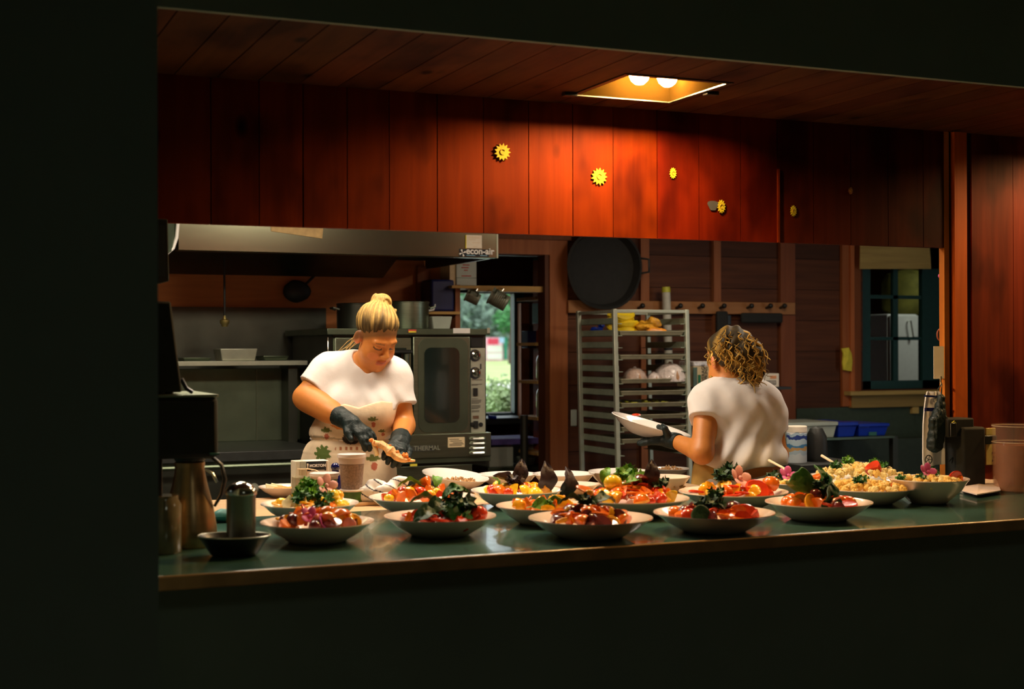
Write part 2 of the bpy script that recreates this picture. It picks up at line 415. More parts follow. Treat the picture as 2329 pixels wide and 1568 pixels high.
# the lamps in the soffit: one in view, its twin beyond the right edge of the view
def soffit_lamp(fx0, fx1, fy0, fy1, lab):
    c = Vector(((fx0 + fx1) / 2, (fy0 + fy1) / 2, CZ))
    L = empty('recessed_lamp', (c.x, c.y, CZ), lab, 'lamp')
    g = G(); t = .004; H = .13
    g.box(fx0 - .02, fx1 + .02, fy0 - .02, fy1 + .02, CZ + H, CZ + H + t)
    for (a, b, cc, d) in ((fx0, fx0 + t, fy0, fy1), (fx1 - t, fx1, fy0, fy1), (fx0, fx1, fy0, fy0 + t), (fx0, fx1, fy1 - t, fy1)): g.box(a, b, cc, d, CZ - .002, CZ + H)
    mk('housing', g, M['bulbring'], L, smooth=False)
    g = G(); e = .006
    for (a, b, cc, d) in ((fx0 - .012, fx0 + e, fy0 - .012, fy1 + .012), (fx1 - e, fx1 + .012, fy0 - .012, fy1 + .012), (fx0, fx1, fy0 - .012, fy0 + e), (fx0, fx1, fy1 - e, fy1 + .012)): g.box(a, b, cc, d, CZ - .004, CZ - .0005)
    mk('trim_ring', g, M['steel_dark'], L, smooth=False)
    for (a, b) in ((fx0 - .05, fy1 - .04), (fx1 + .008, fy0 + .14)):
        g = G(); g.box(a, a + .045, b, b + .03, CZ - .012, CZ - .001); mk('latch', g, M['black'], L, bev=.002)
    for dx in (-.02, .085):
        g = G(); bc = Vector((fx0 + .215 + dx, 4.0, CZ + .066)); g.lathe(bc - Vector((0, 0, .036)), [(0, 0), (.014, .003), (.027, .014), (.034, .03), (.033, .045), (.024, .062), (.016, .078)], 20)
        mk('bulb', g, M['bulb'], L)
        g = G(); g.cyl(bc + Vector((0, 0, .04)), (bc.x, bc.y, CZ + H), .017); mk('socket', g, M['white'], L)

soffit_lamp(fx0, fx1, fy0, fy1, 'square recessed lamp with two glowing bulbs in the board ceiling above the counter')
soffit_lamp(*F2, 'second square recessed lamp in the board ceiling beyond the right jamb')
# dining side: dark partition at the left, front wall below the counter, room shell behind the camera
XL = P(328, 700, 3.3).x
g = G(); g.box(-1.2, XL, 3.10, 3.30, 0, 3.0); struct('wall_left', g, M['dark_left'], smooth=False)
g = G(); g.box(-1.2, 6.2, 3.62, 3.72, 0, .90); struct('wall_below_counter', g, M['dining'], smooth=False)
g = G(); g.box(-3.2, 6.3, -4.1, 12, -.1, 0); struct('floor', g, M['floor'], smooth=False)
g = G(); g.box(-3.2, 6.3, -4.1, WY, 2.9, 3.0); struct('ceiling', g, M['dining'], smooth=False)
g = G(); g.box(-3.2, 6.3, -4.2, -4.1, 0, 3.0); struct('wall_back', g, M['dining'], smooth=False)
g = G(); g.box(-3.3, -3.2, -4.2, 9, 0, 3.0); struct('wall_far_left', g, M['dining'], smooth=False)
g = G(); g.box(6.2, 6.3, -4.2, WY, 0, 3.0); struct('wall_dining_right', g, M['dining'], smooth=False)
# kitchen shell
g = G(); g.box(-3.2, 7.2, WY + .03, 9.4, 2.55, 2.62); struct('ceiling_kitchen', g, M['kceil'], smooth=False)
KR = 6.95
g = G(); g.box(KR, KR + .1, WY, BY, 0, 2.6); struct('wall_right', g, M['hutwall'], smooth=False)
# rear wall, with the doorway to the pantry and the window at the right
dx0 = P(1005, 700, BY).x; dx1 = P(1250, 700, BY).x; dz = P(1200, 582, BY).z
wx0 = P(1962, 750, BY).x; wx1 = P(2149, 750, BY).x; wz0 = P(2050, 885, BY).z; wz1 = P(2050, 556, BY).z
bp0 = P(380, 622, BY).z; bp1 = P(600, 700, BY).z
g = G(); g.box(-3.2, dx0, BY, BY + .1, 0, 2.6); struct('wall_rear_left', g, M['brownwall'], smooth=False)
g = G(); q = random.Random(5)
def hboards(g, x0, x1, z0, z1, y0=BY, y1=BY + .1):
    z = z0
    while z < z1 - .001:
        zz = min(z + .21, z1); k = q.uniform(.7, 1.2); g.col = (k, k * .95, k); g.box(x0, x1, y0 + q.uniform(0, .004), y1, z + .002, zz - .002); z = zz
    g.col = (.2, .2, .2); g.box(x0, x1, y0 + .012, y1 - .01, z0, z1)
hboards(g, dx0, dx1, dz, 2.6)
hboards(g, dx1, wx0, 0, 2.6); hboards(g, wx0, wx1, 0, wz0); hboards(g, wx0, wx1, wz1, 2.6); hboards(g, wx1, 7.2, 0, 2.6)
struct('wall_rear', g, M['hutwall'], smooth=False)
# steel splash behind the range
g = G(); g.box(-1.0, P(742, 800, BY - .02).x, BY - .02, BY, .9, P(600, 700, BY).z); struct('trim_4', g, M['steel_dark'], smooth=False)
# door casing round the pantry doorway
g = G(); cy = BY - .025
a = P(1251, 700, cy).x; b = P(1291, 700, cy).x; zt = P(1250, 546, cy).z; zl = P(1250, 580, cy).z
g.box(a, b, cy, BY, 0, zl); g.box(dx0 + .3, b, cy, BY, zl, zt); g.col = (.5, .5, .5); g.box(dx0 + .3, b + .02, cy - .015, BY, zt, zt + .025)
g.col = (.28, .25, .2); g.box(a - .03, a, cy + .01, BY + .09, 0, zl)
struct('door_1', g, M['casing'], smooth=False)
# battens and peg rail on the rear wall
for i, (pa, pb, y0, y1) in enumerate(((1458, 1477, 520, 1000), (1624, 1640, 520, 900), (1776, 1809, 520, 1000))):
    g = G(); g.col = (1, 1, 1) if i < 2 else (.7, .6, .6); xa = P(pa, 700, BY - .03).x; xb = P(pb, 700, BY - .03).x
    g.box(xa, xb, BY - .03, BY, 0, 2.5); struct('trim_%d' % (5 + i), g, M['stud'], smooth=False)
RL = empty('peg_rail', (P(1550, 715, BY - .05).x, BY, P(1550, 715, BY - .05).z), 'long pale board with dark coat pegs across the rear wall', 'coat rail')
g = G(); bpx(g, 1293, 686, 1809, 714, BY - .05, .02); mk('board', g, M['rail'], RL, bev=.003)
for px in (1452, 1538, 1588, 1637, 1699, 1742, 1774):
    g = G(); p = P(px, 701, BY - .05); g.cyl(p, p + Vector((0, -.05, .012)), .008, .011, 10); g.ell(p + Vector((0, -.055, .013)), .017, nu=10, nv=8)
    mk('peg', g, M['black'], RL)
# right window: casing, green sash, panes, sill
W1 = empty('window_1', (wx0, BY, wz0), None, None); W1['kind'] = 'structure'
g = G(); cy = BY - .04
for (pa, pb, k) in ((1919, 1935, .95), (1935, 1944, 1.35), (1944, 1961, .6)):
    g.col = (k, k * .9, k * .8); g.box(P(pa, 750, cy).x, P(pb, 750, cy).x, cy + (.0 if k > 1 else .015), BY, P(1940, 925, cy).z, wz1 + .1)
mk('window_casing', g, M['casing'], W1, smooth=False)
g = G(); yy = BY + .03
def tb(pa, pb, ya, yb, d=0): g.box(P(pa, 750, yy).x, P(pb, 750, yy).x, yy + d, yy + .04, P(2050, yb, yy).z, P(2050, ya, yy).z)
tb(1958, 1980, 540, 890); tb(2098, 2152, 540, 890); tb(1958, 2152, 866, 892); tb(1958, 2152, 540, 610)
tb(2034, 2045, 600, 880, .01); tb(1975, 2100, 672, 680, .01); tb(1975, 2100, 767, 774, .01)
mk('sash', g, M['teal'], W1, smooth=False)
g = G(); yy = BY + .055; g.box(P(1960, 750, yy).x, P(2150, 750, yy).x, yy, yy + .004, P(2050, 890, yy).z, P(2050, 560, yy).z); mk('pane', g, M['glass'], W1, smooth=False)
g = G(); yy = BY - .10; g.box(P(1935, 900, yy).x, P(2146, 900, yy).x, yy, BY + .02, P(2050, 898, yy).z, P(2050, 889, yy).z + .0)
g.col = (.62, .6, .6); g.box(P(1948, 900, yy).x, P(2146, 900, yy).x, BY - .05, BY, P(2050, 926, BY - .05).z, P(2050, 898, yy).z); mk('window_sill', g, M['yellowwood'], W1, bev=.002)
g = G(); bpx(g, 2076, 926, 2090, 941, BY - .04, .04); mk('sill_bracket', g, M['yellowwood'], W1, smooth=False)
# kraft-paper shade hanging at the top of that window
g = G(); g.cur = 0; a = P(1957, 540, BY - .08); b = P(2113, 540, BY - .08); c0 = P(1956, 612, BY - .08); c1 = P(2118, 612, BY - .08)
g.hexa([c0, c1, c1 + Vector((0, .006, 0)), c0 + Vector((0, .006, 0))], [a, b, b + Vector((0, .006, 0)), a + Vector((0, .006, 0))])
tag(mk('paper_blind', g, M['yellowwood'], smooth=False), 'short tan paper shade hanging across the top of the right window', 'blind')
# green lower wall under the window (painted boards)
g = G(); g.box(P(1812, 950, BY - .01).x, KR, BY - .012, BY, 0, wz0 - .12); struct('trim_8', g, mat('dark_green_paint', (.035, .055, .03), .6, var=.2), smooth=False)
# pantry beyond the doorway: side walls, far wall with the bright window
PY = 9.3
px0 = P(1040, 800, PY).x; px1 = P(1173, 800, PY).x; pz0 = P(1140, 939, PY).z; pz1 = P(1140, 668, PY).z
g = G(); hx0, hx1 = 1.6, 4.6
g.box(hx0, px0, PY, PY + .1, 0, 2.6); g.box(px1, hx1, PY, PY + .1, 0, 2.6); g.box(px0, px1, PY, PY + .1, 0, pz0); g.box(px0, px1, PY, PY + .1, pz1, 2.6)
g.box(hx0 - .1, hx0, BY + .1, PY + .1, 0, 2.6); g.box(hx1, hx1 + .1, BY + .1, PY + .1, 0, 2.6)
struct('wall_pantry', g, M['hutwall'], smooth=False)
W2 = empty('window_2', (px0, PY, pz0), None, None); W2['kind'] = 'structure'
g = G(); fr = .03
xr = P(1179, 800, PY - .03).x; xr2 = P(1189, 800, PY - .03).x
g.box(P(1166, 700, PY - .03).x + .012, xr2 + .01, PY - .03, PY + .03, pz0 - .04, pz1 + .05); g.box(px0 - .04, px1, PY - .03, PY + .03, pz1, pz1 + .06)
g.box(px0 - .04, px1 + .02, PY - .03, PY + .03, pz0 - .035, pz0 - .003); g.box(px0 - .05, px0, PY - .03, PY + .03, pz0, pz1)
mk('sash', g, M['teal'], W2, smooth=False)
g = G(); g.box(px0, px1, PY + .04, PY + .043, pz0, pz1); mk('pane', g, M['glass'], W2, smooth=False)
g = G(); xa = P(1185, 800, PY - .1).x; xb = P(1204, 800, PY - .1).x; g.box(xa, xb, PY - .1, PY - .03, .3, P(1190, 690, PY - .1).z); mk('window_post', g, M['stud'], W2, smooth=False)
# room beyond the right window
g = G(); bx0, bx1, by1 = 5.6, 12.4, 12.6
g.box(bx0 - .1, bx0, BY + .1, by1, 0, 2.8); g.box(bx1, bx1 + .1, BY + .1, by1, 0, 2.8); g.box(bx0, bx1, by1, by1 + .1, 0, 2.8); g.box(bx0, bx1 + .1, BY + .1, by1, 2.75, 2.85)
g.box(KR, bx1 + .1, BY, BY + .1, 0, 2.8)
struct('wall_beyond_window', g, M['hutwall'], smooth=False)
g = G(); g.box(6.3, bx1 + .1, WY, by1 + .1, -.1, 0); struct('floor_beyond', g, M['floor'], smooth=False)
a, b = 9.6, 10.4
FR = empty('freezer', P(2065, 900, a), 'pale upright freezer seen through the right window', 'freezer'); WL[FR.name].z = 0; FR.location.z = 0
xa = P(2040, 800, a).x; xb = P(2086, 800, a).x; zt = P(2065, 715, a).z
g = G(); g.box(xa - .1, xb, a, a + .6, .1, zt); mk('body', g, M['white'], FR, bev=.01)
g = G(); g.box(xa - .09, xb - .01, a - .03, a - .002, .15, P(2065, 770, a).z); mk('door', g, M['white'], FR, bev=.008)
g = G(); g.box(xa - .09, xb - .01, a - .03, a - .002, P(2065, 768, a).z, zt - .01); mk('freezer_door', g, M['white'], FR, bev=.008)
g = G(); h0 = P(2071, 730, a - .07); h1 = P(2077, 768, a - .07); g.tube([h0 + Vector((0, .04, 0)), h0, h1, h1 + Vector((0, .04, 0))], .008); mk('handle', g, M['chrome'], FR)
g = G(); g.lathe(P(2066, 680, a + .3), [(0, 0), (.2, 0), (.24, .06), (.23, .28), (.19, .36), (.08, .40), (0, .41)], 18, ripple=lambda a_, r_, h_: .06 * math.sin(4 * a_ + 9 * h_)); 
PB = tag(mk('paper_sack', g, mat('olive_sack', (.22, .20, .03), .8, var=.4, scale=8), subd=0), 'olive brown sack standing on top of the freezer beyond the window', 'sack')
PB.location.z = zt
# ================================================================ OUTSIDE, beyond the pantry window
g = G()
def ter(x0, x1, y0, y1, z0, z1, m): g.add([(x0, y0, z0), (x1, y0, z0), (x1, y1, z1), (x0, y1, z1)], [(0, 1, 2, 3)], m)
ter(-40, 60, 12, 17.5, .78, .8, 0); ter(-40, 60, 17.5, 25, .8, .8, 1); ter(-40, 60, 25, 64, .8, .86, 0); ter(-40, 60, 64, 74, .86, 2.9, 2); ter(-40, 60, 74, 120, 2.9, 4, 0)
struct('ground', g, [M['grassy'], M['path'], M['bank']], smooth=False)
def foliage(g, c, r, n, size, q, flat=1):
    for _ in range(n):
        d = Vector((q.gauss(0, 1), q.gauss(0, 1), q.gauss(0, 1))).normalized() * (q.random() ** .4)
        p = Vector(c) + Vector((d.x * r[0], d.y * r[1], d.z * r[2])); u = Vector((q.gauss(0, 1), q.gauss(0, 1), q.gauss(0, 1))).normalized(); v = u.orthogonal().normalized(); s = size * q.uniform(.6, 1.4)
        g.add([p - u * s, p + v * s * .5, p + u * s, p - v * s * .5], [(0, 1, 2, 3)])
tq = random.Random(11)
for i, (px, py, D, r, m, lab) in enumerate(((1085, 735, 68, 2.0, 'leaf_out2', 'grey green tree beyond the meadow, left of the two behind the pots'), (1122, 700, 74, 2.6, 'leaf_out', 'bright green tree beyond the meadow with its crown high behind the pots'), (1166, 728, 56, .8, 'leaf_out', 'dark green rounded bush tree at the right edge of the pantry window'), (1135, 650, 84, 4, 'leaf_out', 'tallest tree crown behind the others in the pantry window'))):
    c = Pd(px, py, D); t = empty('tree', (c.x, c.y, .8), lab, 'tree', 'trees beyond the meadow')
    g = G(); foliage(g, c, (r, r, r * .75), 900, r * .13, tq); mk('crown', g, M[m], t, smooth=False)
    g = G(); g.cyl((c.x, c.y, .8), (c.x, c.y, c.z), .2, .1); mk('trunk', g, M['bark'], t)
for i, (px, py, D, r) in enumerate(((1118, 925, 14.5, .22), (1140, 905, 15.2, .34), (1165, 918, 14.2, .26), (1152, 935, 13.3, .2))):
    c = Pd(px, py, D); g = G(); foliage(g, (c.x, c.y, max(c.z, .95)), (r, r * .6, r * .8), 420, .035, tq)
    tag(mk('shrub', g, M['shrub'], smooth=False), ['pale leafy shrub outside, leftmost and lowest at the pantry window', 'tallest pale leafy shrub outside the pantry window', 'pale leafy shrub outside at the right edge of the pantry window', 'small pale shrub outside nearest the pantry window'][i], 'shrub', 'shrubs outside the pantry window')
S = empty('sign_board', Pd(1130, 822, 60), 'pink and white board stand with red panels on the meadow outside', 'sign')
c0 = WL[S.name]; 
def sg(name, pa, ya, pb, yb, m, dd=0):
    g = G(); u = Pd(pa, ya, 60 - dd); v = Pd(pb, yb, 60 - dd); g.box(u.x, v.x, u.y, u.y + .1, v.z, u.z); mk(name, g, M[m], S, smooth=False)
sg('frame', 1102, 768, 1150, 822, 'signpink'); sg('side_panel', 1148, 768, 1155, 818, 'signgreen', .2)
sg('panel', 1111, 770, 1121, 784, 'signred', .4); sg('panel', 1122, 770, 1136, 784, 'signred', .4); sg('panel', 1137, 768, 1149, 780, 'signblue', .4)
sg('drawer_front', 1110, 787, 1148, 801, 'white', .4); sg('drawer_front', 1110, 804, 1148, 817, 'white', .4)

# ================================================================ COUNTER
CT = .95
g = G(); g.box(-.2, 5.2, 3.41, 4.5, CT - .035, CT)
ctr = mk('serving_counter', g, M['counter'], bev=.006)
tag(ctr, 'long dark green serving counter running through the pass-through opening', 'counter')
g = G(); g.box(-.2, 5.2, 3.396, 3.41, CT - .035, CT + .001); mk('edge_strip', g, M['edge'], ctr, bev=.005)
# worktable behind it
WT = empty('worktable', (1.4, 4.8, 0), 'pale wooden worktable behind the serving counter holding the rear platters', 'table')
g = G(); g.box(.2, 2.87, 4.505, 5.06, CT - .04, CT - .001); mk('tabletop', g, M['tablewood'], WT, bev=.004)
for (a, b) in ((.3, 4.56), (2.8, 4.56), (.3, 5.0), (2.8, 5.0)):
    g = G(); g.box(a - .025, a + .025, b - .025, b + .025, 0, CT - .04); mk('leg', g, M['steel_dull'], WT)
g = G(); g.box(.25, 2.83, 4.52, 5.04, .3, .33); mk('lower_shelf', g, M['steel_dull'], WT)
# ceiling fittings of the kitchen
for (x, y), sx, sy, _p, lab in LAMPS:
    l = empty('ceiling_light', (x, y, 2.5), lab, 'ceiling light', 'kitchen ceiling lights')
    g = G(); g.box(x - sx / 2 - .03, x + sx / 2 + .03, y - sy / 2 - .03, y + sy / 2 + .03, 2.5, 2.549); mk('housing', g, M['white'], l, bev=.004)
    g = G(); g.box(x - sx / 2, x + sx / 2, y - sy / 2, y + sy / 2, 2.485, 2.499); mk('diffuser', g, M['diffuser'], l, bev=.003)
# paper suns on the header
def sun(px, py, r, lab, gr=True, m='star'):
    c = P(px, py, WY - .004); g = G(); n = 13; poly = []
    for i in range(2 * n):
        rr = r * (1 if i % 2 == 0 else .68); a = math.pi * i / n; poly.append((rr * math.cos(a) * (1 if r > .028 else .72), rr * math.sin(a)))
    g.prism(poly, lambda u, v, w: Vector((c.x + u, WY - .001 - w, c.z + v)), .004)
    o = mk('paper_sun', g, M[m], smooth=False); tag(o, lab, 'decoration', 'yellow paper suns on the board header')
    g = G(); k = r * .3
    g.tube([(c.x + k * math.cos(a), WY - .006, c.z + k * math.sin(a)) for a in [x * .5 for x in range(1, 11)]], .0016, 5); mk('swirl', g, mat('sun_ink', (.55, .33, .02), .7), o)
sun(1143, 346, .030, 'large yellow paper sun highest and leftmost on the header boards')
sun(1363, 402, .031, 'large bright yellow paper sun in the middle of the header boards')
sun(1531, 394, .020, 'small narrow yellow paper sun beside a knot on the header')
sun(1641, 470, .0245, 'yellow paper sun stuck beside the grey paper cloud')
sun(1805, 480, .020, 'dim yellow paper sun just right of the thin orange batten')
sun(1935, 434, .014, 'tiny faint brown paper sun furthest right on the header', m='rail')
g = G(); c = P(1621, 468, WY); pts = [(math.cos(a) * (.020 + .005 * math.sin(3 * a)), math.sin(a) * (.021 + .004 * math.cos(2 * a))) for a in [i * .42 for i in range(15)]]
g.prism(pts, lambda u, v, w_: Vector((c.x + u, WY - .0005 - w_, c.z + v)), .002); tag(mk('paper_cloud', g, M['stargrey'], smooth=False), 'grey paper cloud behind a yellow sun on the header', 'decoration')
# ================================================================ PEOPLE: implicit surfaces -> one smooth mesh per body / garment
class SDF:
    """list of blended primitives evaluated on a grid, polygonised by surface nets"""
    def __init__(s): s.ops = []
    def cap(s, a, b, ra, rb=None, k=.02, flat=None, sub=False, at0=None):
        s.ops.append(('cap', np.array(a, float), np.array(b, float), ra, ra if rb is None else rb, k, flat, sub)); return s
    def ell(s, c, r, rot=None, k=.02, sub=False):
        r = (r, r, r) if not hasattr(r, '__len__') else r
        s.ops.append(('ell', np.array(c, float), np.array(r, float), np.eye(3) if rot is None else np.array(rot, float), None, k, None, sub)); return s
    def infl(s, d):
        """copy with every solid grown by d"""
        t = SDF()
        for o in s.ops:
            o = list(o)
            if o[0] == 'cap': o[3] += d; o[4] += d
            else: o[2] = o[2] + d
            t.ops.append(tuple(o))
        return t
    def xf(s, Rm, T, i0=0):
        Rm = np.array(Rm, float); T = np.array(T, float)
        for i in range(i0, len(s.ops)):
            o = list(s.ops[i])
            if o[0] == 'cap': o[1] = Rm @ o[1] + T; o[2] = Rm @ o[2] + T; 
            else: o[1] = Rm @ o[1] + T; o[3] = Rm @ o[3]
            s.ops[i] = tuple(o)
        return s
    def bounds(s):
        lo = []; hi = []
        for o in s.ops:
            if o[7]: continue
            if o[0] == 'cap':
                r = max(o[3], o[4]); lo += [np.minimum(o[1], o[2]) - r]; hi += [np.maximum(o[1], o[2]) + r]
            else:
                r = max(o[2]); lo += [o[1] - r]; hi += [o[1] + r]
        return np.min(lo, 0), np.max(hi, 0)
def smin(a, b, k):
    h = np.maximum(k - np.abs(a - b), 0) / k
    return np.minimum(a, b) - h * h * k * .25
def eval_sdf(s, ax):
    D = np.full((len(ax[0]), len(ax[1]), len(ax[2])), 1.0, np.float32)
    for o in s.ops:
        pad = .03 + 1.5 * o[5]
        if o[0] == 'cap': r = max(o[3], o[4]); lo = np.minimum(o[1], o[2]) - r - pad; hi = np.maximum(o[1], o[2]) + r + pad
        else: r = max(o[2]); lo = o[1] - r - pad; hi = o[1] + r + pad
        ix = [slice(np.searchsorted(ax[i], lo[i]), np.searchsorted(ax[i], hi[i])) for i in range(3)]
        if any(q.stop <= q.start for q in ix): continue
        X, Y, Z = np.meshgrid(ax[0][ix[0]], ax[1][ix[1]], ax[2][ix[2]], indexing='ij')
        if o[0] == 'cap':
            ba = o[2] - o[1]; L2 = ba @ ba + 1e-12
            px, py, pz = X - o[1][0], Y - o[1][1], Z - o[1][2]
            t = np.clip((px * ba[0] + py * ba[1] + pz * ba[2]) / L2, 0, 1)
            d = np.sqrt((px - t * ba[0]) ** 2 + (py - t * ba[1]) ** 2 + (pz - t * ba[2]) ** 2) - (o[3] + (o[4] - o[3]) * t)
            if o[6] is not None:      # cut flat at the b end
                Ln = math.sqrt(L2); d = np.maximum(d, (px * ba[0] + py * ba[1] + pz * ba[2]) / Ln - Ln * o[6])
        else:
            px, py, pz = X - o[1][0], Y - o[1][1], Z - o[1][2]; Rm = o[3].T
            q = [(Rm[i, 0] * px + Rm[i, 1] * py + Rm[i, 2] * pz) / o[2][i] for i in range(3)]
            k0 = np.sqrt(q[0] ** 2 + q[1] ** 2 + q[2] ** 2)
            k1 = np.sqrt((q[0] / o[2][0]) ** 2 + (q[1] / o[2][1]) ** 2 + (q[2] / o[2][2]) ** 2) + 1e-9
            d = k0 * (k0 - 1) / k1
        d = d.astype(np.float32); v = D[ix[0], ix[1], ix[2]]
        if o[7]: D[ix[0], ix[1], ix[2]] = -smin(-v, d, o[5])
        else: D[ix[0], ix[1], ix[2]] = smin(v, d, o[5])
    return D
def nets(D, ax):
    S = D < 0
    nx, ny, nz = D.shape
    acc = np.zeros((nx - 1, ny - 1, nz - 1, 3), np.float32); cnt = np.zeros((nx - 1, ny - 1, nz - 1), np.float32)
    for axis in range(3):
        A = [slice(None)] * 3; B = [slice(None)] * 3; A[axis] = slice(0, -1); B[axis] = slice(1, None)
        d0 = D[tuple(A)]; d1 = D[tuple(B)]; cr = (d0 < 0) != (d1 < 0)
        I = np.argwhere(cr); a = d0[cr]; b = d1[cr]; t = a / (a - b)
        others = [k for k in range(3) if k != axis]
        for da in (0, 1):
            for db in (0, 1):
                J = I.copy(); J[:, others[0]] -= da; J[:, others[1]] -= db
                ok = (J >= 0).all(1) & (J[:, 0] < nx - 1) & (J[:, 1] < ny - 1) & (J[:, 2] < nz - 1)
                J = J[ok]; off = np.zeros((len(J), 3), np.float32); off[:, axis] = t[ok]; off[:, others[0]] = da; off[:, others[1]] = db
                np.add.at(acc, (J[:, 0], J[:, 1], J[:, 2]), off); np.add.at(cnt, (J[:, 0], J[:, 1], J[:, 2]), 1)
    C = np.argwhere(cnt > 0); idx = -np.ones(cnt.shape, np.int64); idx[C[:, 0], C[:, 1], C[:, 2]] = np.arange(len(C))
    V = C + acc[C[:, 0], C[:, 1], C[:, 2]] / cnt[C[:, 0], C[:, 1], C[:, 2]][:, None]
    W = np.stack([np.interp(V[:, i], np.arange(len(ax[i])), ax[i]) for i in range(3)], 1)
    Fs = []
    for axis in range(3):
        A = [slice(None)] * 3; B = [slice(None)] * 3; A[axis] = slice(0, -1); B[axis] = slice(1, None)
        s0 = S[tuple(A)]; s1 = S[tuple(B)]; I = np.argwhere(s0 != s1)
        o = [(axis + 1) % 3, (axis + 2) % 3]
        I = I[(I[:, o[0]] > 0) & (I[:, o[1]] > 0) & (I[:, o[0]] < D.shape[o[0]] - 1) & (I[:, o[1]] < D.shape[o[1]] - 1)]
        def g_(a, b):
            J = I.copy(); J[:, o[0]] -= a; J[:, o[1]] -= b; return idx[J[:, 0], J[:, 1], J[:, 2]]
        q = np.stack([g_(1, 1), g_(0, 1), g_(0, 0), g_(1, 0)], 1)
        fl = ~s0[I[:, 0], I[:, 1], I[:, 2]]; q[fl] = q[fl][:, ::-1]; Fs.append(q)
    Fq = np.concatenate(Fs); Fq = Fq[(Fq >= 0).all(1)]
    return W, Fq
def axes(lo, hi, res, zsplit=None, coarse=.02):
    out = []
    for i in range(3):
        if i == 2 and zsplit is not None and lo[2] < zsplit < hi[2]:
            out.append(np.concatenate([np.arange(lo[2] - coarse * 2, zsplit, coarse), np.arange(zsplit, hi[2] + res * 3, res)]))
        else: out.append(np.arange(lo[i] - res * 3, hi[i] + res * 3, res))
    return out
def sdf_obj(name, s, res, m, parent, post=None, color=None, zsplit=None, coarse=.02, pad=0):
    lo, hi = s.bounds(); ax = axes(lo - pad, hi + pad, res, zsplit, coarse)
    D = eval_sdf(s, ax)
    if post is not None:
        X, Y, Z = np.meshgrid(*ax, indexing='ij', sparse=True); D = post(D, X, Y, Z)
    V, Fq = nets(D, ax)
    me = bpy.data.meshes.new(name)
    me.vertices.add(len(V)); me.vertices.foreach_set('co', V.astype(np.float32).ravel())
    me.loops.add(len(Fq) * 4); me.loops.foreach_set('vertex_index', Fq.astype(np.int32).ravel())
    me.polygons.add(len(Fq)); me.polygons.foreach_set('loop_start', np.arange(0, len(Fq) * 4, 4, dtype=np.int32)); me.polygons.foreach_set('loop_total', np.full(len(Fq), 4, np.int32))
    me.update(); me.validate()
    me.polygons.foreach_set('use_smooth', [True] * len(me.polygons)); me.materials.append(m)
    if color is not None:
        c = np.ones((len(V), 4), np.float32); c[:, :3] = color(V)
        a = me.color_attributes.new('Col', 'FLOAT_COLOR', 'POINT'); a.data.foreach_set('color', c.ravel())
    o = bpy.data.objects.new(name, me); COL.objects.link(o); o.parent = parent; WL[o.name] = WL[parent.name]
    return o
RZ = np.array(Matrix.Rotation(YAW, 3, 'Z'))      # world -> frame whose x runs right and y runs away
def frame(px, d):
    """base point on the floor below a picture column, and the mapping into the person's own frame"""
    b = Pd(px, 787, d); b.z = 0
    def L(x, y, dd=0):
        p = Pd(x, y, d + dd) - b; return RZ @ np.array(p)
    return b, L
def person(label, base):
    o = empty('person', base, label, 'person'); o.rotation_euler = (0, 0, -YAW); return o
def head_rot(yaw, pitch, roll=0):
    """head frame (x to the face's left hand seen from the front, y forward, z up); yaw 0 looks at the camera"""
    # forward at yaw 0 is (0,-1,0) ; head x axis = (-1,0,0)
    B = np.array([[-1, 0, 0], [0, -1, 0], [0, 0, 1]]).T.astype(float)
    Ry = np.array(Matrix.Rotation(yaw, 3, 'Z')); Rx = np.array(Matrix.Rotation(-pitch, 3, 'X')); Rr = np.array(Matrix.Rotation(roll, 3, 'Y'))
    return Ry @ B @ Rx @ Rr
def head_ops(s, face=True, k0=0):
    i0 = len(s.ops)
    s.ell((0, -.012, .036), (.073, .092, .080), k=.03)
    s.ell((0, .030, -.030), (.060, .060, .080), k=.03)
    s.ell((0, .042, -.078), (.044, .044, .033), k=.03)
    for e in (-1, 1):
        s.ell((e * .040, .050, -.046), (.027, .028, .030), k=.025)
        s.ell((e * .076, -.008, -.012), (.009, .019, .031), rot=np.array(Matrix.Rotation(e * .35, 3, 'Z')), k=.008)
        s.ell((e * .083, .000, -.010), (.006, .009, .014), k=.006, sub=True)
        s.cap((e * .012, .083, .021), (e * .044, .071, .018), .0095, .008, k=.014)
        s.ell((e * .031, .097, .001), (.017, .014, .010), k=.012, sub=True)
        s.ell((e * .031, .0745, .000), (.0145, .0145, .0135), k=.005)
        s.ell((e * .0115, .098, -.033), (.0085, .010, .0075), k=.006)
    s.cap((0, .086, .008), (0, .108, -.028), .0085, .0115, k=.013)
    s.ell((0, .089, -.062), (.021, .010, .0055), k=.006)
    s.ell((0, .086, -.073), (.018, .011, .0065), k=.006)
    s.cap((-.020, .100, -.0665), (.020, .100, -.0665), .003, k=.003, sub=True)
    s.ell((0, .074, -.100), (.022, .020, .017), k=.02)
    s.ell((0, .035, -.098), (.040, .035, .020), k=.025)
    return i0
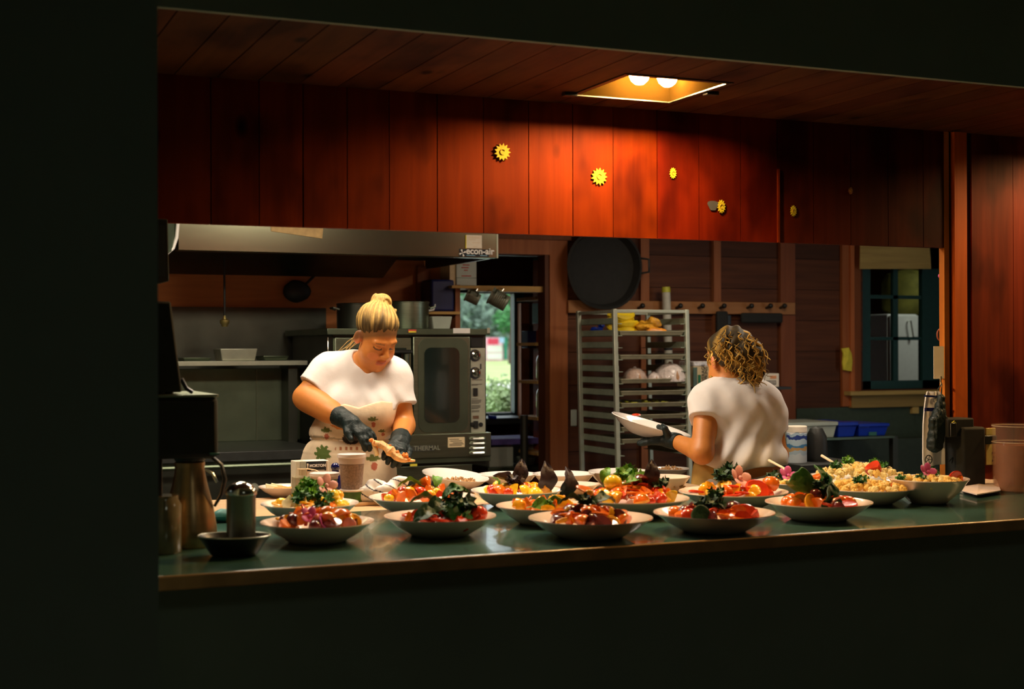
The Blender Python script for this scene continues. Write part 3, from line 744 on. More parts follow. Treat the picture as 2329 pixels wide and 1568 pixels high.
def hand_ops(s, wrist, tip, up, size=1.0, curl=.5, grow=0, thumb=1, spread=.012, thumb_up=.9):
    """palm + four fingers + thumb; wrist->tip is the pointing direction, up the back of the hand"""
    w_ = np.array(wrist, float); f = np.array(tip, float) - w_; f /= np.linalg.norm(f)
    u = np.array(up, float); u -= f * (u @ f); u /= np.linalg.norm(u); r = np.cross(f, u) * thumb
    k = .012
    def pt(a, b, c): return w_ + f * a * size + r * b * size + u * c * size
    s.cap(pt(-.02, 0, 0), pt(.03, 0, 0), .027 * size + grow, .028 * size + grow, k=k)
    for b in (-.026, -.009, .009, .026): s.cap(pt(.02, b * .7, 0), pt(.085, b, 0), .0145 * size + grow, .0125 * size + grow, k=k)
    Ls = (.055, .070, .076, .068)
    for i, b in enumerate((-.029, -.010, .010, .029)):
        l = Ls[i]; c1 = curl * .9; c2 = curl * 1.9; c3 = curl * 2.7
        p0 = pt(.086, b, 0); bb = b * 1.0 + (i - 1.5) * spread * .25
        p1 = p0 + (f * math.cos(c1) - u * math.sin(c1)) * l * .45 * size + r * (i - 1.5) * spread * .3
        p2 = p1 + (f * math.cos(c2) - u * math.sin(c2)) * l * .33 * size
        p3 = p2 + (f * math.cos(c3) - u * math.sin(c3)) * l * .26 * size
        s.cap(p0, p1, .0095 * size + grow, .0088 * size + grow, k=.005); s.cap(p1, p2, .0088 * size + grow, .0080 * size + grow, k=.004); s.cap(p2, p3, .0080 * size + grow, .0068 * size + grow, k=.004)
    t0 = pt(.015, .022, -.004); t1 = pt(.045, .050, -.012 + .02 * (thumb_up - .9)); t2 = pt(.078, .058, -.022 + .05 * (thumb_up - .9))
    s.cap(t0, t1, .0150 * size + grow, .0120 * size + grow, k=.012); s.cap(t1, t2, .0115 * size + grow, .0085 * size + grow, k=.005)
def noise3(X, Y, Z, f, seed=0):
    q = random.Random(seed); out = 0
    for i in range(5):
        a = [q.uniform(-1, 1) * f for _ in range(3)]; p = q.uniform(0, 6.28); out = out + np.sin(a[0] * X + a[1] * Y + a[2] * Z + p)
    return out / 5
def legs(s, L, pxs, top, base, gap=.085, rad=.088):
    for e in (-1, 1):
        u = L(pxs, 787)[0] + e * gap
        v = L(pxs, 787)[1]
        s.cap((u, v, .88), (u, v - .01, .48), rad, .058, k=.05); s.cap((u, v - .01, .48), (u, v + .02, .10), .056, .040, k=.04)
def shoes(L, pxs, parent, sgn, gap=.085):
    for e in (-1, 1):
        s = SDF(); u = L(pxs, 787)[0] + e * gap; v = L(pxs, 787)[1]
        s.cap((u, v + .03, .05), (u, v + sgn * .12, .04), .045, .038, k=.02); s.cap((u, v + .02, .06), (u, v + .02, .12), .045, .046, k=.02)
        sdf_obj('shoe', s, .008, M['shoe'], parent, post=lambda D, X, Y, Z: np.maximum(D, -(Z - .004)))

SK = np.array((.62, .225, .048))
# ---------------------------------------------------------------- the blonde cook
base, L = frame(825, 5.52)
A = person('blonde woman in white t-shirt and vegetable print apron, looking down, wearing black gloves', base)
torso = SDF()
torso.ell(L(792, 1080, .03), (.165, .118, .15), k=.06).ell(L(796, 1010, .02), (.142, .115, .14), k=.06).ell(L(820, 905, .03), (.142, .105, .155), k=.06)
torso.cap(L(752, 838, .05), L(892, 852, .05), .052, .050, k=.06).cap(L(796, 842, .04), L(862, 846, .04), .055, .055, k=.05)
torso.ell(L(783, 925, -.055), (.062, .055, .060), k=.05).ell(L(848, 932, -.055), (.062, .055, .062), k=.05)
sh_r, el_r, wr_r = L(742, 848, .03), L(694, 905, -.02), L(792, 958, -.20)
sh_l, el_l, wr_l = L(900, 862, .03), L(918, 968, .0), L(911, 1003, -.20)
hand_r_tip = L(858, 1008, -.26); hand_l_tip = L(893, 1036, -.33)
body = SDF(); body.ops += torso.ops
legs(body, L, 790, 0, base)
body.cap(sh_r, el_r, .054, .047, k=.04).cap(el_r, wr_r, .047, .029, k=.015)
body.cap(L(712, 912, -.05), L(748, 936, -.11), .047, .042, k=.04)
body.cap(sh_l, el_l, .052, .044, k=.04).cap(el_l, wr_l, .045, .028, k=.015)
HC = L(856, 763, -.05); HR = head_rot(R(38), R(37), R(2))
body.cap(L(832, 852, .03), L(846, 800, -.02), .054, .052, k=.04)
i0 = head_ops(body); body.xf(HR, HC, i0)
hand_ops(body, wr_r, hand_r_tip, (.35, -.5, .8), .92, curl=.35); hand_ops(body, wr_l, hand_l_tip, (.3, -.3, .9), .92, curl=.45, thumb=-1)
def skin_col(HR, HC, lash=True):
    def f(V):
        c = np.tile(SK, (len(V), 1)); q = (V - HC) @ HR
        x, y, z = q[:, 0], q[:, 1], q[:, 2]; near = (np.linalg.norm(q, axis=1) < .14)
        ax_ = np.abs(x)
        def paint(m, col, a=1.0):
            c[m] = c[m] * (1 - a) + np.array(col) * a
        paint(near & (np.abs(np.linalg.norm(np.stack([(ax_ - .042) / .02, (z + .042) / .018]), axis=0)) < 1) & (y > .03), (.80, .27, .11), .45)
        paint(near & (y > .05) & (np.abs(z - (.0185 + .10 * np.maximum(0, .03 - np.abs(ax_ - .030)) * .5)) < .0032) & (ax_ > .014) & (ax_ < .048), (.22, .10, .03), .75)
        if lash: paint(near & (y > .05) & (np.abs(z + .0065 - .18 * (ax_ - .031) ** 2 * 60) < .0046) & (ax_ > .017) & (ax_ < .047), (.05, .02, .012), .9)
        paint(near & (y > .05) & (np.abs(z - .008) < .0014) & (ax_ > .019) & (ax_ < .044), (.42, .17, .06), .6)
        paint(near & (y > .07) & (np.abs(x) < .0225) & (z > -.0785) & (z < -.0575), (.50, .095, .06), .75)
        paint(near & (y > .07) & (np.abs(x) < .021) & (np.abs(z + .0665) < .0018), (.20, .04, .02), .85)
        paint(near & (ax_ > .066) & (y > -.03) & (y < .012) & (np.abs(z + .01) < .028), (.85, .26, .13), .6)
        paint(near & (y > .085) & (np.abs(z + .0395) < .003) & (ax_ > .004) & (ax_ < .014), (.3, .08, .03), .7)
        if lash:
            dd = .66 * (y - .085) - .74 * (z - .066); k = np.clip(1 - dd / .016, 0, 1)[:, None] * (near & (dd > -.05))[:, None] * (y > -.02)[:, None]
            c = c * (1 - .8 * k) + np.array((.12, .065, .022)) * .8 * k
        return c
    return f
def floor_cut(D, X, Y, Z): return D
sdf_obj('body', body, .0034, M['skin'], A, color=skin_col(HR, HC), zsplit=.93, coarse=.02)
# gloves
for (wr, tip, up, cu, th, ct, f0) in ((wr_r, hand_r_tip, (.35, -.5, .8), .35, 1, el_r, .16), (wr_l, hand_l_tip, (.3, -.3, .9), .45, -1, el_l, .10)):
    g_ = SDF(); hand_ops(g_, wr, tip, up, .92, curl=cu, grow=.0035, thumb=th)
    e = wr + (ct - wr) * f0 / np.linalg.norm(ct - wr) * .42
    g_.cap(wr + (tip - wr) * .1, e, .033, .040, k=.012, flat=1.0)
    sdf_obj('glove', g_, .0028, M['glove'], A, post=lambda D, X, Y, Z: D + .0016 * noise3(X, Y, Z, 190, 3))
# trousers and shoes
tr = SDF(); legs(tr, L, 790, 0, base, rad=.10); tr = tr.infl(.012); tr.ell(L(792, 1085, .03), (.178, .128, .15), k=.05)
sdf_obj('trousers', tr, .012, M['trouser_dark'], A, post=lambda D, X, Y, Z: np.maximum(D, Z - 1.02))
shoes(L, 790, A, -1)
# t-shirt: inflated torso with sleeves, cut at the neck, the sleeves and below
ts = torso.infl(.013)
def along(a, b, t): return a + (b - a) * t
ts.cap(sh_r, along(sh_r, el_r, .62), .070, .069, k=.05, flat=1.0)
ts.cap(sh_l, along(sh_l, el_l, .56), .068, .067, k=.05, flat=1.0)
nk = L(836, 838, -.02)
ts.cap(nk + np.array((0, .02, -.005)), nk + np.array((.03, -.01, .2)), .060, .08, k=.006, sub=True)
zh = L(800, 1000)[2]; folds_o = L(850, 900)
def ts_post(D, X, Y, Z):
    n = .0042 * np.sin(85 * (X - folds_o[0]) + 30 * (Z - folds_o[2]) + 4.5 * noise3(X, Y, Z, 16, 5)) * np.clip((folds_o[2] + .08 - Z) * 8, .15, 1)
    n = n + .0055 * noise3(X, Y, Z, 30, 2) + .0022 * noise3(X, Y, Z, 75, 9)
    return np.maximum(D + n, -(Z - zh))
sdf_obj('t_shirt', ts, .0042, M['shirt'], A, post=ts_post)
# apron with bib, printed with vegetables
ap = SDF(); t2 = torso.infl(.021); ap.ops += t2.ops
ap.ell(L(790, 1085, .0), (.182, .150, .19), k=.05).ell(L(789, 1150, 0), (.195, .160, .22), k=.05)
ap.ell(L(812, 945, -.06), (.115, .080, .055), k=.04)
motifs = [('beet', 850, 958, 13), ('beet', 742, 985, 15), ('egg', 800, 998, 21), ('leaf', 735, 1032, 21), ('beet', 850, 1050, 19), ('dots', 795, 1020, 24), ('carrot', 768, 972, 16), ('beet', 868, 985, 9), ('leaf', 715, 1075, 14), ('carrot', 815, 1062, 14), ('leaf', 838, 990, 9)]
bz = [L(x, y)[[0, 2]] for x, y in ((700, 930), (745, 936), (792, 916), (824, 925), (850, 916), (873, 910), (892, 913))]
def apron_col(V):
    c = np.tile((.80, .63, .43), (len(V), 1)); fr = V[:, 1] < L(800, 950)[1] + .08
    for kind, x, y, r in motifs:
        p = L(x, y, -.1); k = r * .00172; u = (V[:, 0] - p[0]) / k; z = (V[:, 2] - p[2]) / k; a = np.arctan2(z, u); rr = np.hypot(u, z)
        if kind == 'beet':
            m = fr & (np.hypot(u - .1, (z + .55) * .8) < .38) ; c[m] = (.50, .13, .07)
            m = fr & (z > -.25) & (rr < .95 * (.65 + .35 * np.abs(np.sin(a * 4 + .5)))) & (a > .3) & (a < 2.9); c[m] = (.13, .15, .03)
        elif kind == 'leaf':
            m = fr & (z > -.6) & (rr < 1.0 * (.6 + .4 * np.abs(np.sin(a * 4.5)))); c[m] = (.09, .14, .02)
        elif kind == 'egg':
            m = fr & (np.hypot(u * .9, z * 1.5) < .9); c[m] = (.035, .03, .03); m = fr & (np.hypot(u, z * 4) < .4); c[m] = (.14, .06, .04)
        elif kind == 'carrot':
            m = fr & (np.abs(z + .35 * u) < .26 * (1 - np.abs(u) * .8)) & (np.abs(u) < 1); c[m] = (.62, .22, .05)
        elif kind == 'dots':
            m = fr & (np.abs(z) < .14) & (np.abs(((u + 4) % .5) - .25) < .1) & (np.abs(u) < 1.3); c[m] = (.45, .15, .06)
    w0 = L(790, 1003)[2]; m = np.abs(V[:, 2] - w0 + .02 * np.sin(V[:, 0] * 9)) < .004; c[m] *= .55
    return c
def ap_post(D, X, Y, Z):
    top = np.interp(X[:, 0, 0], [b[0] for b in bz], [b[1] for b in bz])[:, None, None]
    n = .0035 * noise3(X, Y, Z, 30, 8) + .0022 * np.sin(60 * Z + 14 * X) * (np.abs(Z - L(790, 1000)[2]) < .05)
    w0 = L(790, 1000)[2]; n = n + .012 * np.exp(-((Z - w0) / .012) ** 2) - .006 * np.exp(-((Z - w0 - .05) / .03) ** 2)
    D = D + n
    D = np.maximum(D, Z - top); D = np.maximum(D, Y - L(790, 950)[1] - .05)
    return np.maximum(D, -(Z - .55))
sdf_obj('apron', ap, .0045, M['cloth'], A, post=ap_post, color=apron_col, zsplit=.9, coarse=.02)
# hair: cap pulled up into a bun
hs = SDF(); i0 = len(hs.ops)
hs.ell((0, -.018, .044), (.080, .098, .084), k=.02)
hs.xf(HR, HC, i0)
bunc = L(866, 687, -.02); knot = L(868, 708, -.03)
Bb = (bunc - HC) / np.linalg.norm(bunc - HC); E1 = np.cross(Bb, (0, 1, 0)); E1 /= np.linalg.norm(E1); E2 = np.cross(Bb, E1)
nrm = HR @ np.array((0, .66, -.74)); nrm /= np.linalg.norm(nrm); p0h = HC + HR @ np.array((0, .085, .066))
axis_b = HR @ np.array((0, 0, 1.0))
def hair_post(D, X, Y, Z):
    d = (X - p0h[0]) * nrm[0] + (Y - p0h[1]) * nrm[1] + (Z - p0h[2]) * nrm[2]
    D = D + .0100 * np.exp(np.minimum(d, 0) / .020)
    D = np.maximum(D, d + .003 * noise3(X, Y, Z, 60, 4))
    return D
Q0 = SDF(); Q0.ell(knot, (.046, .036, .020), k=.012).ell(knot + np.array((-.034, 0, .004)), (.024, .022, .014), k=.008).ell(knot + np.array((.036, -.006, .004)), (.022, .02, .012), k=.008).ell(bunc, (.042, .036, .036), k=.012).ell(bunc + np.array((-.008, -.012, -.020)), (.036, .03, .012), k=.006)
def hair_D(ax, X, Y, Z, D):
    D = hair_post(D, X, Y, Z); return D
def hpost(D, X, Y, Z):
    D = hair_post(D, X, Y, Z)
    ax = [X[:, 0, 0], Y[0, :, 0], Z[0, 0, :]]; E = eval_sdf(Q0, ax)
    sw = np.arctan2(Z - bunc[2], X - bunc[0] + .6 * (Y - bunc[1])); rr = np.sqrt((X - bunc[0]) ** 2 + (Z - bunc[2]) ** 2)
    E = E + .0032 * np.sin(3 * sw + 260 * rr) * (Z > knot[2] - .01)
    qx, qy, qz = X - HC[0], Y - HC[1], Z - HC[2]
    ang = np.arctan2(qx * E2[0] + qy * E2[1] + qz * E2[2], qx * E1[0] + qy * E1[1] + qz * E1[2]); D = D + .0016 * np.sin(19 * ang + 7 * noise3(X, Y, Z, 45, 6)) + .0013 * np.sin(47 * ang + 5 * noise3(X, Y, Z, 60, 2))
    return smin(D, E, .014)
def hair_col(V):
    q = V - HC; ang = np.arctan2(q @ E2, q @ E1); cb = (q @ Bb) / (np.linalg.norm(q, axis=1) + 1e-6)
    h = np.clip((cb - .18 + .16 * np.sin(9 * ang + 1) + .10 * np.sin(23 * ang)) / .42, 0, 1)[:, None]
    st = (.5 + .3 * np.sin(31 * ang) + .2 * np.sin(67 * ang + 40 * q[:, 2]))[:, None]
    h0_ = np.clip((q[:, 2] + .35 * q[:, 1] - .060 + .018 * np.sin(55 * q[:, 0] + 20 * q[:, 1])) / .055, 0, 1)[:, None]
    c = np.array((.085, .052, .016)) * (1 - h) + np.array((.50, .31, .085)) * h
    return c * (.45 + .75 * st)
hs.ell(bunc, .045, k=.001); hs.ops.pop()
hair_o = sdf_obj('hair', hs, .0032, M['hair'], A, post=hpost, color=hair_col, pad=.095)
g = G(); q = random.Random(5)
for i in range(9):
    p = L(808 + q.uniform(-4, 6), 772 + q.uniform(-8, 10), .02); e = L(778 + q.uniform(-14, 12), 800 + q.uniform(-6, 10), .05); m_ = (p + e) / 2 + np.array((0, 0, q.uniform(-.012, .008)))
    g.col = (.62, .42, .15); g.tube([p, m_, e], [.0016, .0013, .0006], 5)
me = raw_mesh('loose_strands', g, M['hair']); o = bpy.data.objects.new('loose_strands', me); COL.objects.link(o); o.parent = hair_o; o['label'] = 'loose blonde wisps'
# ---------------------------------------------------------------- what she holds
def wpt(Lp, b): return Vector(RZ.T @ np.array(Lp)) + Vector(b)
g = G(); q = random.Random(8); a = L(846, 1006, -.30); b2 = L(944, 1050, -.33); mid = (a + b2) / 2
rr = []; pts = []
for i in range(15):
    t = i / 14; p = a + (b2 - a) * t + np.array((0, 0, .010 * math.sin(t * 7) - .004)); pts.append(wpt(p, base)); rr.append((.006 + .016 * math.sin(math.pi * min(1, t * 1.05 + .05)) ) * q.uniform(.8, 1.25))
g.tube(pts, rr, 10, flat=.8)
food = tag(mk('flatbread', g, mat('golden_crust', (.85, .47, .17), .5, var=.45, scale=45, bump=.5, bscale=60)), 'torn strip of golden browned food held in the gloved hands of the blonde cook', 'food')
g = G(); 
for i in range(26):
    t = q.random(); p = wpt(a + (b2 - a) * t, base); g.ell(p + Vector((q.uniform(-.01, .01), q.uniform(-.008, .008), q.uniform(-.004, .016))), q.uniform(.004, .009), nu=7, nv=5, noise=.3, seed=i)
mk('crumb_topping', g, mat('orange_topping', (.80, .25, .03), .5, var=.4, scale=50), food)
g = G(); p0 = wpt(L(846, 1000, -.29), base); p1 = wpt(L(858, 1036, -.31), base); g.tube([p0, (p0 + p1) / 2 + Vector((.002, 0, 0)), p1], [.007, .0095, .008], 10)
tag(mk('bread_stick', g, mat('pale_stick', (.78, .55, .24), .5, var=.25, scale=40)), 'short pale stick of food pinched below the raised gloved hand', 'food')

# ---------------------------------------------------------------- the curly haired cook
base2, L = frame(1680, 5.62)
B = person('curly haired woman in a white t-shirt seen from behind, holding a platter', base2)
torso = SDF()
torso.ell(L(1685, 1110, .02), (.158, .118, .15), k=.06).ell(L(1690, 1035, 0), (.140, .108, .14), k=.06).ell(L(1692, 955, 0), (.150, .110, .15), k=.06)
torso.ell(L(1672, 915, -.02), (.125, .09, .085), k=.05)
torso.cap(L(1612, 912, -.01), L(1738, 918, 0), .050, .052, k=.06).cap(L(1650, 893, -.01), L(1700, 895, -.01), .045, .045, k=.05)
sh_l, el_l, wr_l = L(1608, 915, -.02), L(1597, 1030, -.13), L(1532, 1002, .05)
sh_r, el_r, wr_r = L(1742, 925, 0), L(1768, 1035, .03), L(1735, 1060, .24)
tip_l = L(1462, 1001, .09)
body = SDF(); body.ops += torso.ops; legs(body, L, 1682, 0, base2)
body.cap(sh_l, el_l, .050, .044, k=.04).cap(el_l, wr_l, .044, .028, k=.02).cap(sh_r, el_r, .050, .042, k=.04).cap(el_r, wr_r, .042, .028, k=.02)
HC2 = L(1655, 820, .02); HR2 = head_rot(R(205), R(26), 0)
body.cap(L(1672, 895, -.01), L(1656, 845, .01), .054, .054, k=.04)
i0 = head_ops(body); body.xf(HR2, HC2, i0)
hand_ops(body, wr_l, tip_l, (-.1, .2, -.9), .9, curl=-.12, thumb=-1, thumb_up=.4); hand_ops(body, wr_r, L(1700, 1062, .33), (0, 0, 1), .9, curl=.4)
sdf_obj('body', body, .0045, M['skin'], B, color=skin_col(HR2, HC2, False), zsplit=.93, coarse=.02)
g_ = SDF(); hand_ops(g_, wr_l, tip_l, (-.1, .2, -.9), .9, curl=-.12, grow=.004, thumb=-1, thumb_up=.4)
e = wr_l + (el_l - wr_l) / np.linalg.norm(el_l - wr_l) * .035; g_.cap(wr_l + (tip_l - wr_l) * .1, e, .032, .036, k=.012, flat=1.0)
g_.cap(L(1522, 998, .035), L(1512, 975, .012), .019, .013, k=.014).cap(L(1512, 975, .012), L(1507, 969, .03), .012, .009, k=.006)
sdf_obj('glove', g_, .0028, M['glove'], B, post=lambda D, X, Y, Z: D + .0014 * noise3(X, Y, Z, 190, 3))
tr = SDF(); legs(tr, L, 1682, 0, base2, rad=.10); tr = tr.infl(.012); tr.ell(L(1685, 1105, .02), (.168, .128, .17), k=.05)
sdf_obj('trousers', tr, .010, M['trouser'], B, post=lambda D, X, Y, Z: np.maximum(D, Z - 1.12))
shoes(L, 1682, B, 1)
ts = torso.infl(.015)
ts.ell(L(1690, 1045, -.02), (.162, .125, .06), k=.06)
ts.cap(sh_l, along(sh_l, el_l, .36), .066, .073, k=.05, flat=1.0)
ts.cap(sh_r, along(sh_r, el_r, .5), .066, .067, k=.05, flat=1.0)
nk = L(1664, 868, -.0); ts.cap(nk, nk + np.array((-.03, 0, .2)), .062, .09, k=.006, sub=True)
zt0 = L(1690, 1062)[2]; fo = L(1690, 960)
def ts2(D, X, Y, Z):
    dn = np.clip((fo[2] + .10 - Z) * 5, .15, 1.3)
    n = .0045 * np.sin(70 * (X - fo[0]) - 34 * (Z - fo[2]) + 7 * noise3(X, Y, Z, 13, 5)) * dn * (.35 + np.abs(noise3(X, Y, Z, 11, 7))) * 1.6 + .0060 * noise3(X, Y, Z, 24, 2) + .0030 * noise3(X, Y, Z, 52, 12) + .0016 * noise3(X, Y, Z, 80, 7)
    n = n + .0035 * np.sin(70 * (X + .5 * Z)) * np.exp(-((Z - L(1690, 905)[2]) / .04) ** 2)
    return np.maximum(D + n, -(Z - zt0 - .010 * np.sin(22 * (X - fo[0])) - .25 * np.maximum(0, X - L(1745, 900)[0]) - .12 * np.maximum(0, L(1640, 900)[0] - X)))
sdf_obj('t_shirt', ts, .0042, M['shirt'], B, post=ts2)
ap = SDF(); ap.ell(L(1672, 1090, .03), (.178, .135, .17), k=.05).ell(L(1680, 1160, .03), (.19, .15, .22), k=.05)
xa = L(1650, 1090)[0]; ya = L(1660, 1090)[1]
def ap2(D, X, Y, Z):
    D = D + .004 * noise3(X, Y, Z, 40, 3) + .003 * np.sin(90 * X + 20 * Z)
    cut = np.minimum(X - xa - .25 * (Z - L(1650, 1110)[2]), -(Y - ya - .05))       # open at the back, right of the ties
    D = np.maximum(D, cut); D = np.maximum(D, Z - L(1600, 1052)[2] + .35 * (X - L(1600, 1052)[0]))
    return np.maximum(D, -(Z - .5))
sdf_obj('apron', ap, .0050, mat('mustard_apron', (.50, .30, .07), .8, var=.2, scale=14, bump=.2), B, post=ap2, zsplit=.9, coarse=.02)
# hair: dark roots, tangled golden curls
hs = SDF(); i0 = len(hs.ops); hs.ell((0, -.022, .044), (.079, .096, .084), k=.02); hs.ell((0, -.05, -.01), (.066, .06, .055), k=.02); hs.xf(HR2, HC2, i0)
hs.ell(L(1672, 790, -.03), (.085, .075, .07), k=.03).ell(L(1700, 812, -.06), (.070, .060, .075), k=.03).ell(L(1708, 845, -.05), (.055, .045, .050), k=.03).ell(L(1665, 768, 0), (.045, .05, .04), k=.03)
n2 = HR2 @ np.array((0, .8, -.6)); n2 /= np.linalg.norm(n2); p2 = HC2 + HR2 @ np.array((0, .07, .06))
def hp2(D, X, Y, Z):
    d = (X - p2[0]) * n2[0] + (Y - p2[1]) * n2[1] + (Z - p2[2]) * n2[2]
    D = np.maximum(D, d); D = D + .004 * noise3(X, Y, Z, 90, 3) + .0035 * np.sin(120 * (X - .4 * Z) + 4 * noise3(X, Y, Z, 35, 6))
    e0 = L(1622, 842); D = np.maximum(D, .022 - np.sqrt((X - e0[0]) ** 2 + (Z - e0[2] + .01) ** 2) + 0 * Y)
    return D
def hc2(V):
    n = .5 + .5 * np.sin(60 * V[:, 0] + 45 * V[:, 2] + 3 * np.sin(30 * V[:, 1] + 25 * V[:, 0])); n = n[:, None] ** 2
    return np.array((.035, .024, .010)) * (1 - n) + np.array((.26, .15, .03)) * n
h2 = sdf_obj('hair', hs, .0035, M['hair'], B, post=hp2, color=hc2)
g = G(); q = random.Random(21)
cl = [L(1672, 790, -.09), L(1700, 812, -.11), L(1708, 845, -.09), L(1655, 795, -.085), L(1720, 830, -.08)]
rad = [(.075, .02, .06), (.062, .02, .07), (.045, .02, .045), (.06, .02, .05), (.035, .03, .06)]
for i in range(170):
    j = q.randrange(5); c = cl[j]; p = c + np.array([q.gauss(0, .55) * rad[j][k] for k in range(3)])
    # stay close to the mass, then run down and outwards with a curl
    d = np.array((q.uniform(-.3, .75), q.uniform(-.25, .1), -1.0)); d /= np.linalg.norm(d); n_ = 9; pts = []; ph = q.uniform(0, 6.28); amp = q.uniform(.004, .011); wl = q.uniform(5, 11); ln = q.uniform(.03, .075)
    for t in range(n_):
        s_ = t / (n_ - 1); pts.append(p + d * ln * (s_ - .3) + amp * np.array((math.sin(ph + wl * s_), -abs(math.cos(ph + wl * s_)) * .6, .4 * math.cos(ph + wl * s_ * .7))))
    k = q.uniform(.25, 1.0) ** 1.3; g.col = (.85 * k, .50 * k, .10 * k); r0 = q.uniform(.0016, .0042)
    g.tube(pts, [r0 * (.4 + .8 * math.sin(math.pi * (.15 + .8 * t / (n_ - 1)))) for t in range(n_)], 6, flat=.6)
me = raw_mesh('curls', g, M['hair']); o = bpy.data.objects.new('curls', me); COL.objects.link(o); o.parent = h2; o['label'] = 'tangled golden curls'
g = G(); e0 = wpt(L(1618, 857, .0), base2)
er = L(1618, 858, -.01); g.ell(er, .006, nu=8, nv=6); g.ell(er + np.array((0, 0, -.012)), .0045, nu=8, nv=6)
me = raw_mesh('earring', g, mat('gold', (.8, .5, .1), .25, 1)); o = bpy.data.objects.new('earring', me); COL.objects.link(o); o.parent = B
# ================================================================ KITCHEN EQUIPMENT
OY = 7.0
def lamp_pt(px, py, Y): return P(px, py, Y)
def panel(name, px0, py0, px1, py1, Y, m, parent, t=.004, bev=0, lab=None):
    g = G(); bpx(g, px0, py0, px1, py1, Y - t, t); o = mk(name, g, M[m] if isinstance(m, str) else m, parent, bev=bev, smooth=bev > 0)
    if lab: o['label'] = lab
    return o
# ---- extraction hood
h0 = P(405, 571, 6.8); h1 = P(1131, 586, 6.8)
HD = empty('extraction_hood', ((h0.x + h1.x) / 2, 6.8, (h0.z + h1.z) / 2), 'long stainless extraction hood hanging over the range and oven', 'hood')
zb = (h0.z + h1.z) / 2; HX0, HX1 = h0.x, h1.x
g = G(); g.box(HX0, HX1, 6.8, 6.83, zb, zb + .5); mk('front_panel', g, M['hood'], HD, bev=.003)
g = G(); g.box(HX0, HX1, 6.83, 7.88, zb + .44, zb + .5); g.box(HX1 - .02, HX1, 6.83, 7.88, zb + .0, zb + .44); g.box(HX0, HX1, 7.84, 7.88, zb + .05, zb + .44); mk('canopy', g, M['steel_dark'], HD, smooth=False)
g = G(); g.box(HX0, HX1, 6.83, 6.89, zb, zb + .015); g.hexa([(HX0, 7.4, zb + .1), (HX1 - .3, 7.4, zb + .1), (HX1 - .3, 7.84, zb - .06), (HX0, 7.84, zb - .06)], [(HX0, 7.4, zb + .12), (HX1 - .3, 7.4, zb + .12), (HX1 - .3, 7.84, zb - .04), (HX0, 7.84, zb - .04)])
mk('grease_filter', g, M['steel_dark'], HD, smooth=False)
# curved left end panel
g = G(); n = 8; pts = [P(378, 507, 6.75), P(377, 580, 6.75), P(390, 572, 6.77), P(399, 545, 6.79), P(404, 507, 6.8)]
vs_ = [p for p in pts] + [p + Vector((0, .25, 0)) for p in pts]; k = len(pts)
g.add(vs_, [(0, 1, 2, 3, 4), (9, 8, 7, 6, 5)] + [(i, (i + 1) % k, (i + 1) % k + k, i + k) for i in range(k)]); mk('end_panel', g, M['steel_dull'], HD, smooth=False)
g = G(); g.tube([P(405, 507, 6.785), P(402, 540, 6.785), P(394, 565, 6.78), P(378, 581, 6.77)], [.009, .009, .008, .004], 6); mk('end_trim', g, M['white'], HD)
g = G(); g.box(HX1 - .004, HX1 + .004, 6.796, 6.81, zb, zb + .5); mk('corner_trim', g, M['alu'], HD)
tp = P(676, 524, 6.8); g = G(); a, b, c_, d_ = P(614, 500, 6.796), P(737, 500, 6.796), P(733, 543, 6.796), P(617, 526, 6.796)
o_ = Vector((0, .003, 0)); g.hexa([d_, c_, c_ + o_, d_ + o_], [a, b, b + o_, a + o_]); tag(mk('taped_paper', g, mat('brown_tape', (.45, .30, .12), .6, var=.2), smooth=False), 'strip of brown paper taped to the steel hood', 'paper')
panel('logo_plate', 1045, 567, 1112, 584, 6.8, 'labelblack', HD, t=.003)
text('lettering', 'econ-air', .048, P(1060, 577.5, 6.794), M['whiteprint'], HD, bold=.0012)
panel('small_print', 1061, 580.5, 1081, 582, 6.795, 'blueprint', HD, t=.001); panel('small_print', 1092, 581, 1108, 582.5, 6.795, 'blueprint', HD, t=.001)
g = G(); c = P(1052, 575.5, 6.793)
for i in range(4):
    a = i * math.pi / 2 + .35; u = lambda t, r: (r * math.cos(t), r * math.sin(t)); g.prism([(0, 0), u(a - .30, .018), u(a, .020), u(a + .30, .018)], lambda x, z, w_: Vector((c.x + x, c.y - w_, c.z + z)), .001)
mk('fan_emblem', g, M['whiteprint'], HD, smooth=False)
nt = empty('notice', P(1079, 564, 6.79), 'cream paper notice taped above the hood maker plate', 'notice')
panel('sheet', 1061, 535, 1096, 565, 6.796, 'paper', nt, t=.002); panel('tape', 1059, 535, 1063, 565, 6.797, 'yellow', nt, t=.002)
g = G()
for (a, b, y) in ((1066, 1090, 539), (1064, 1090, 541.5), (1064, 1082, 545), (1074, 1092, 552), (1076, 1086, 561)): bpx(g, a, y, b, y + .8, 6.7935, .0006)
mk('handwriting', g, M['cream'], nt, smooth=False)
# fire nozzle hanging from the hood
NZ = empty('spray_nozzle', P(510, 625, 7.4), 'thin pipe with a brass spray nozzle hanging over the range', 'nozzle')
g = G(); g.cyl(P(510, 585, 7.4), P(511, 722, 7.4), .006); mk('pipe', g, M['iron'], NZ)
g = G(); p = P(511, 722, 7.4); g.lathe(p - Vector((0, 0, .05)), [(0, 0), (.016, 0), (.018, .01), (.022, .014), (.026, .02), (.026, .034), (.012, .04), (.006, .06)], 14); mk('nozzle_tip', g, mat('brass', (.5, .42, .15), .35, .8), NZ)
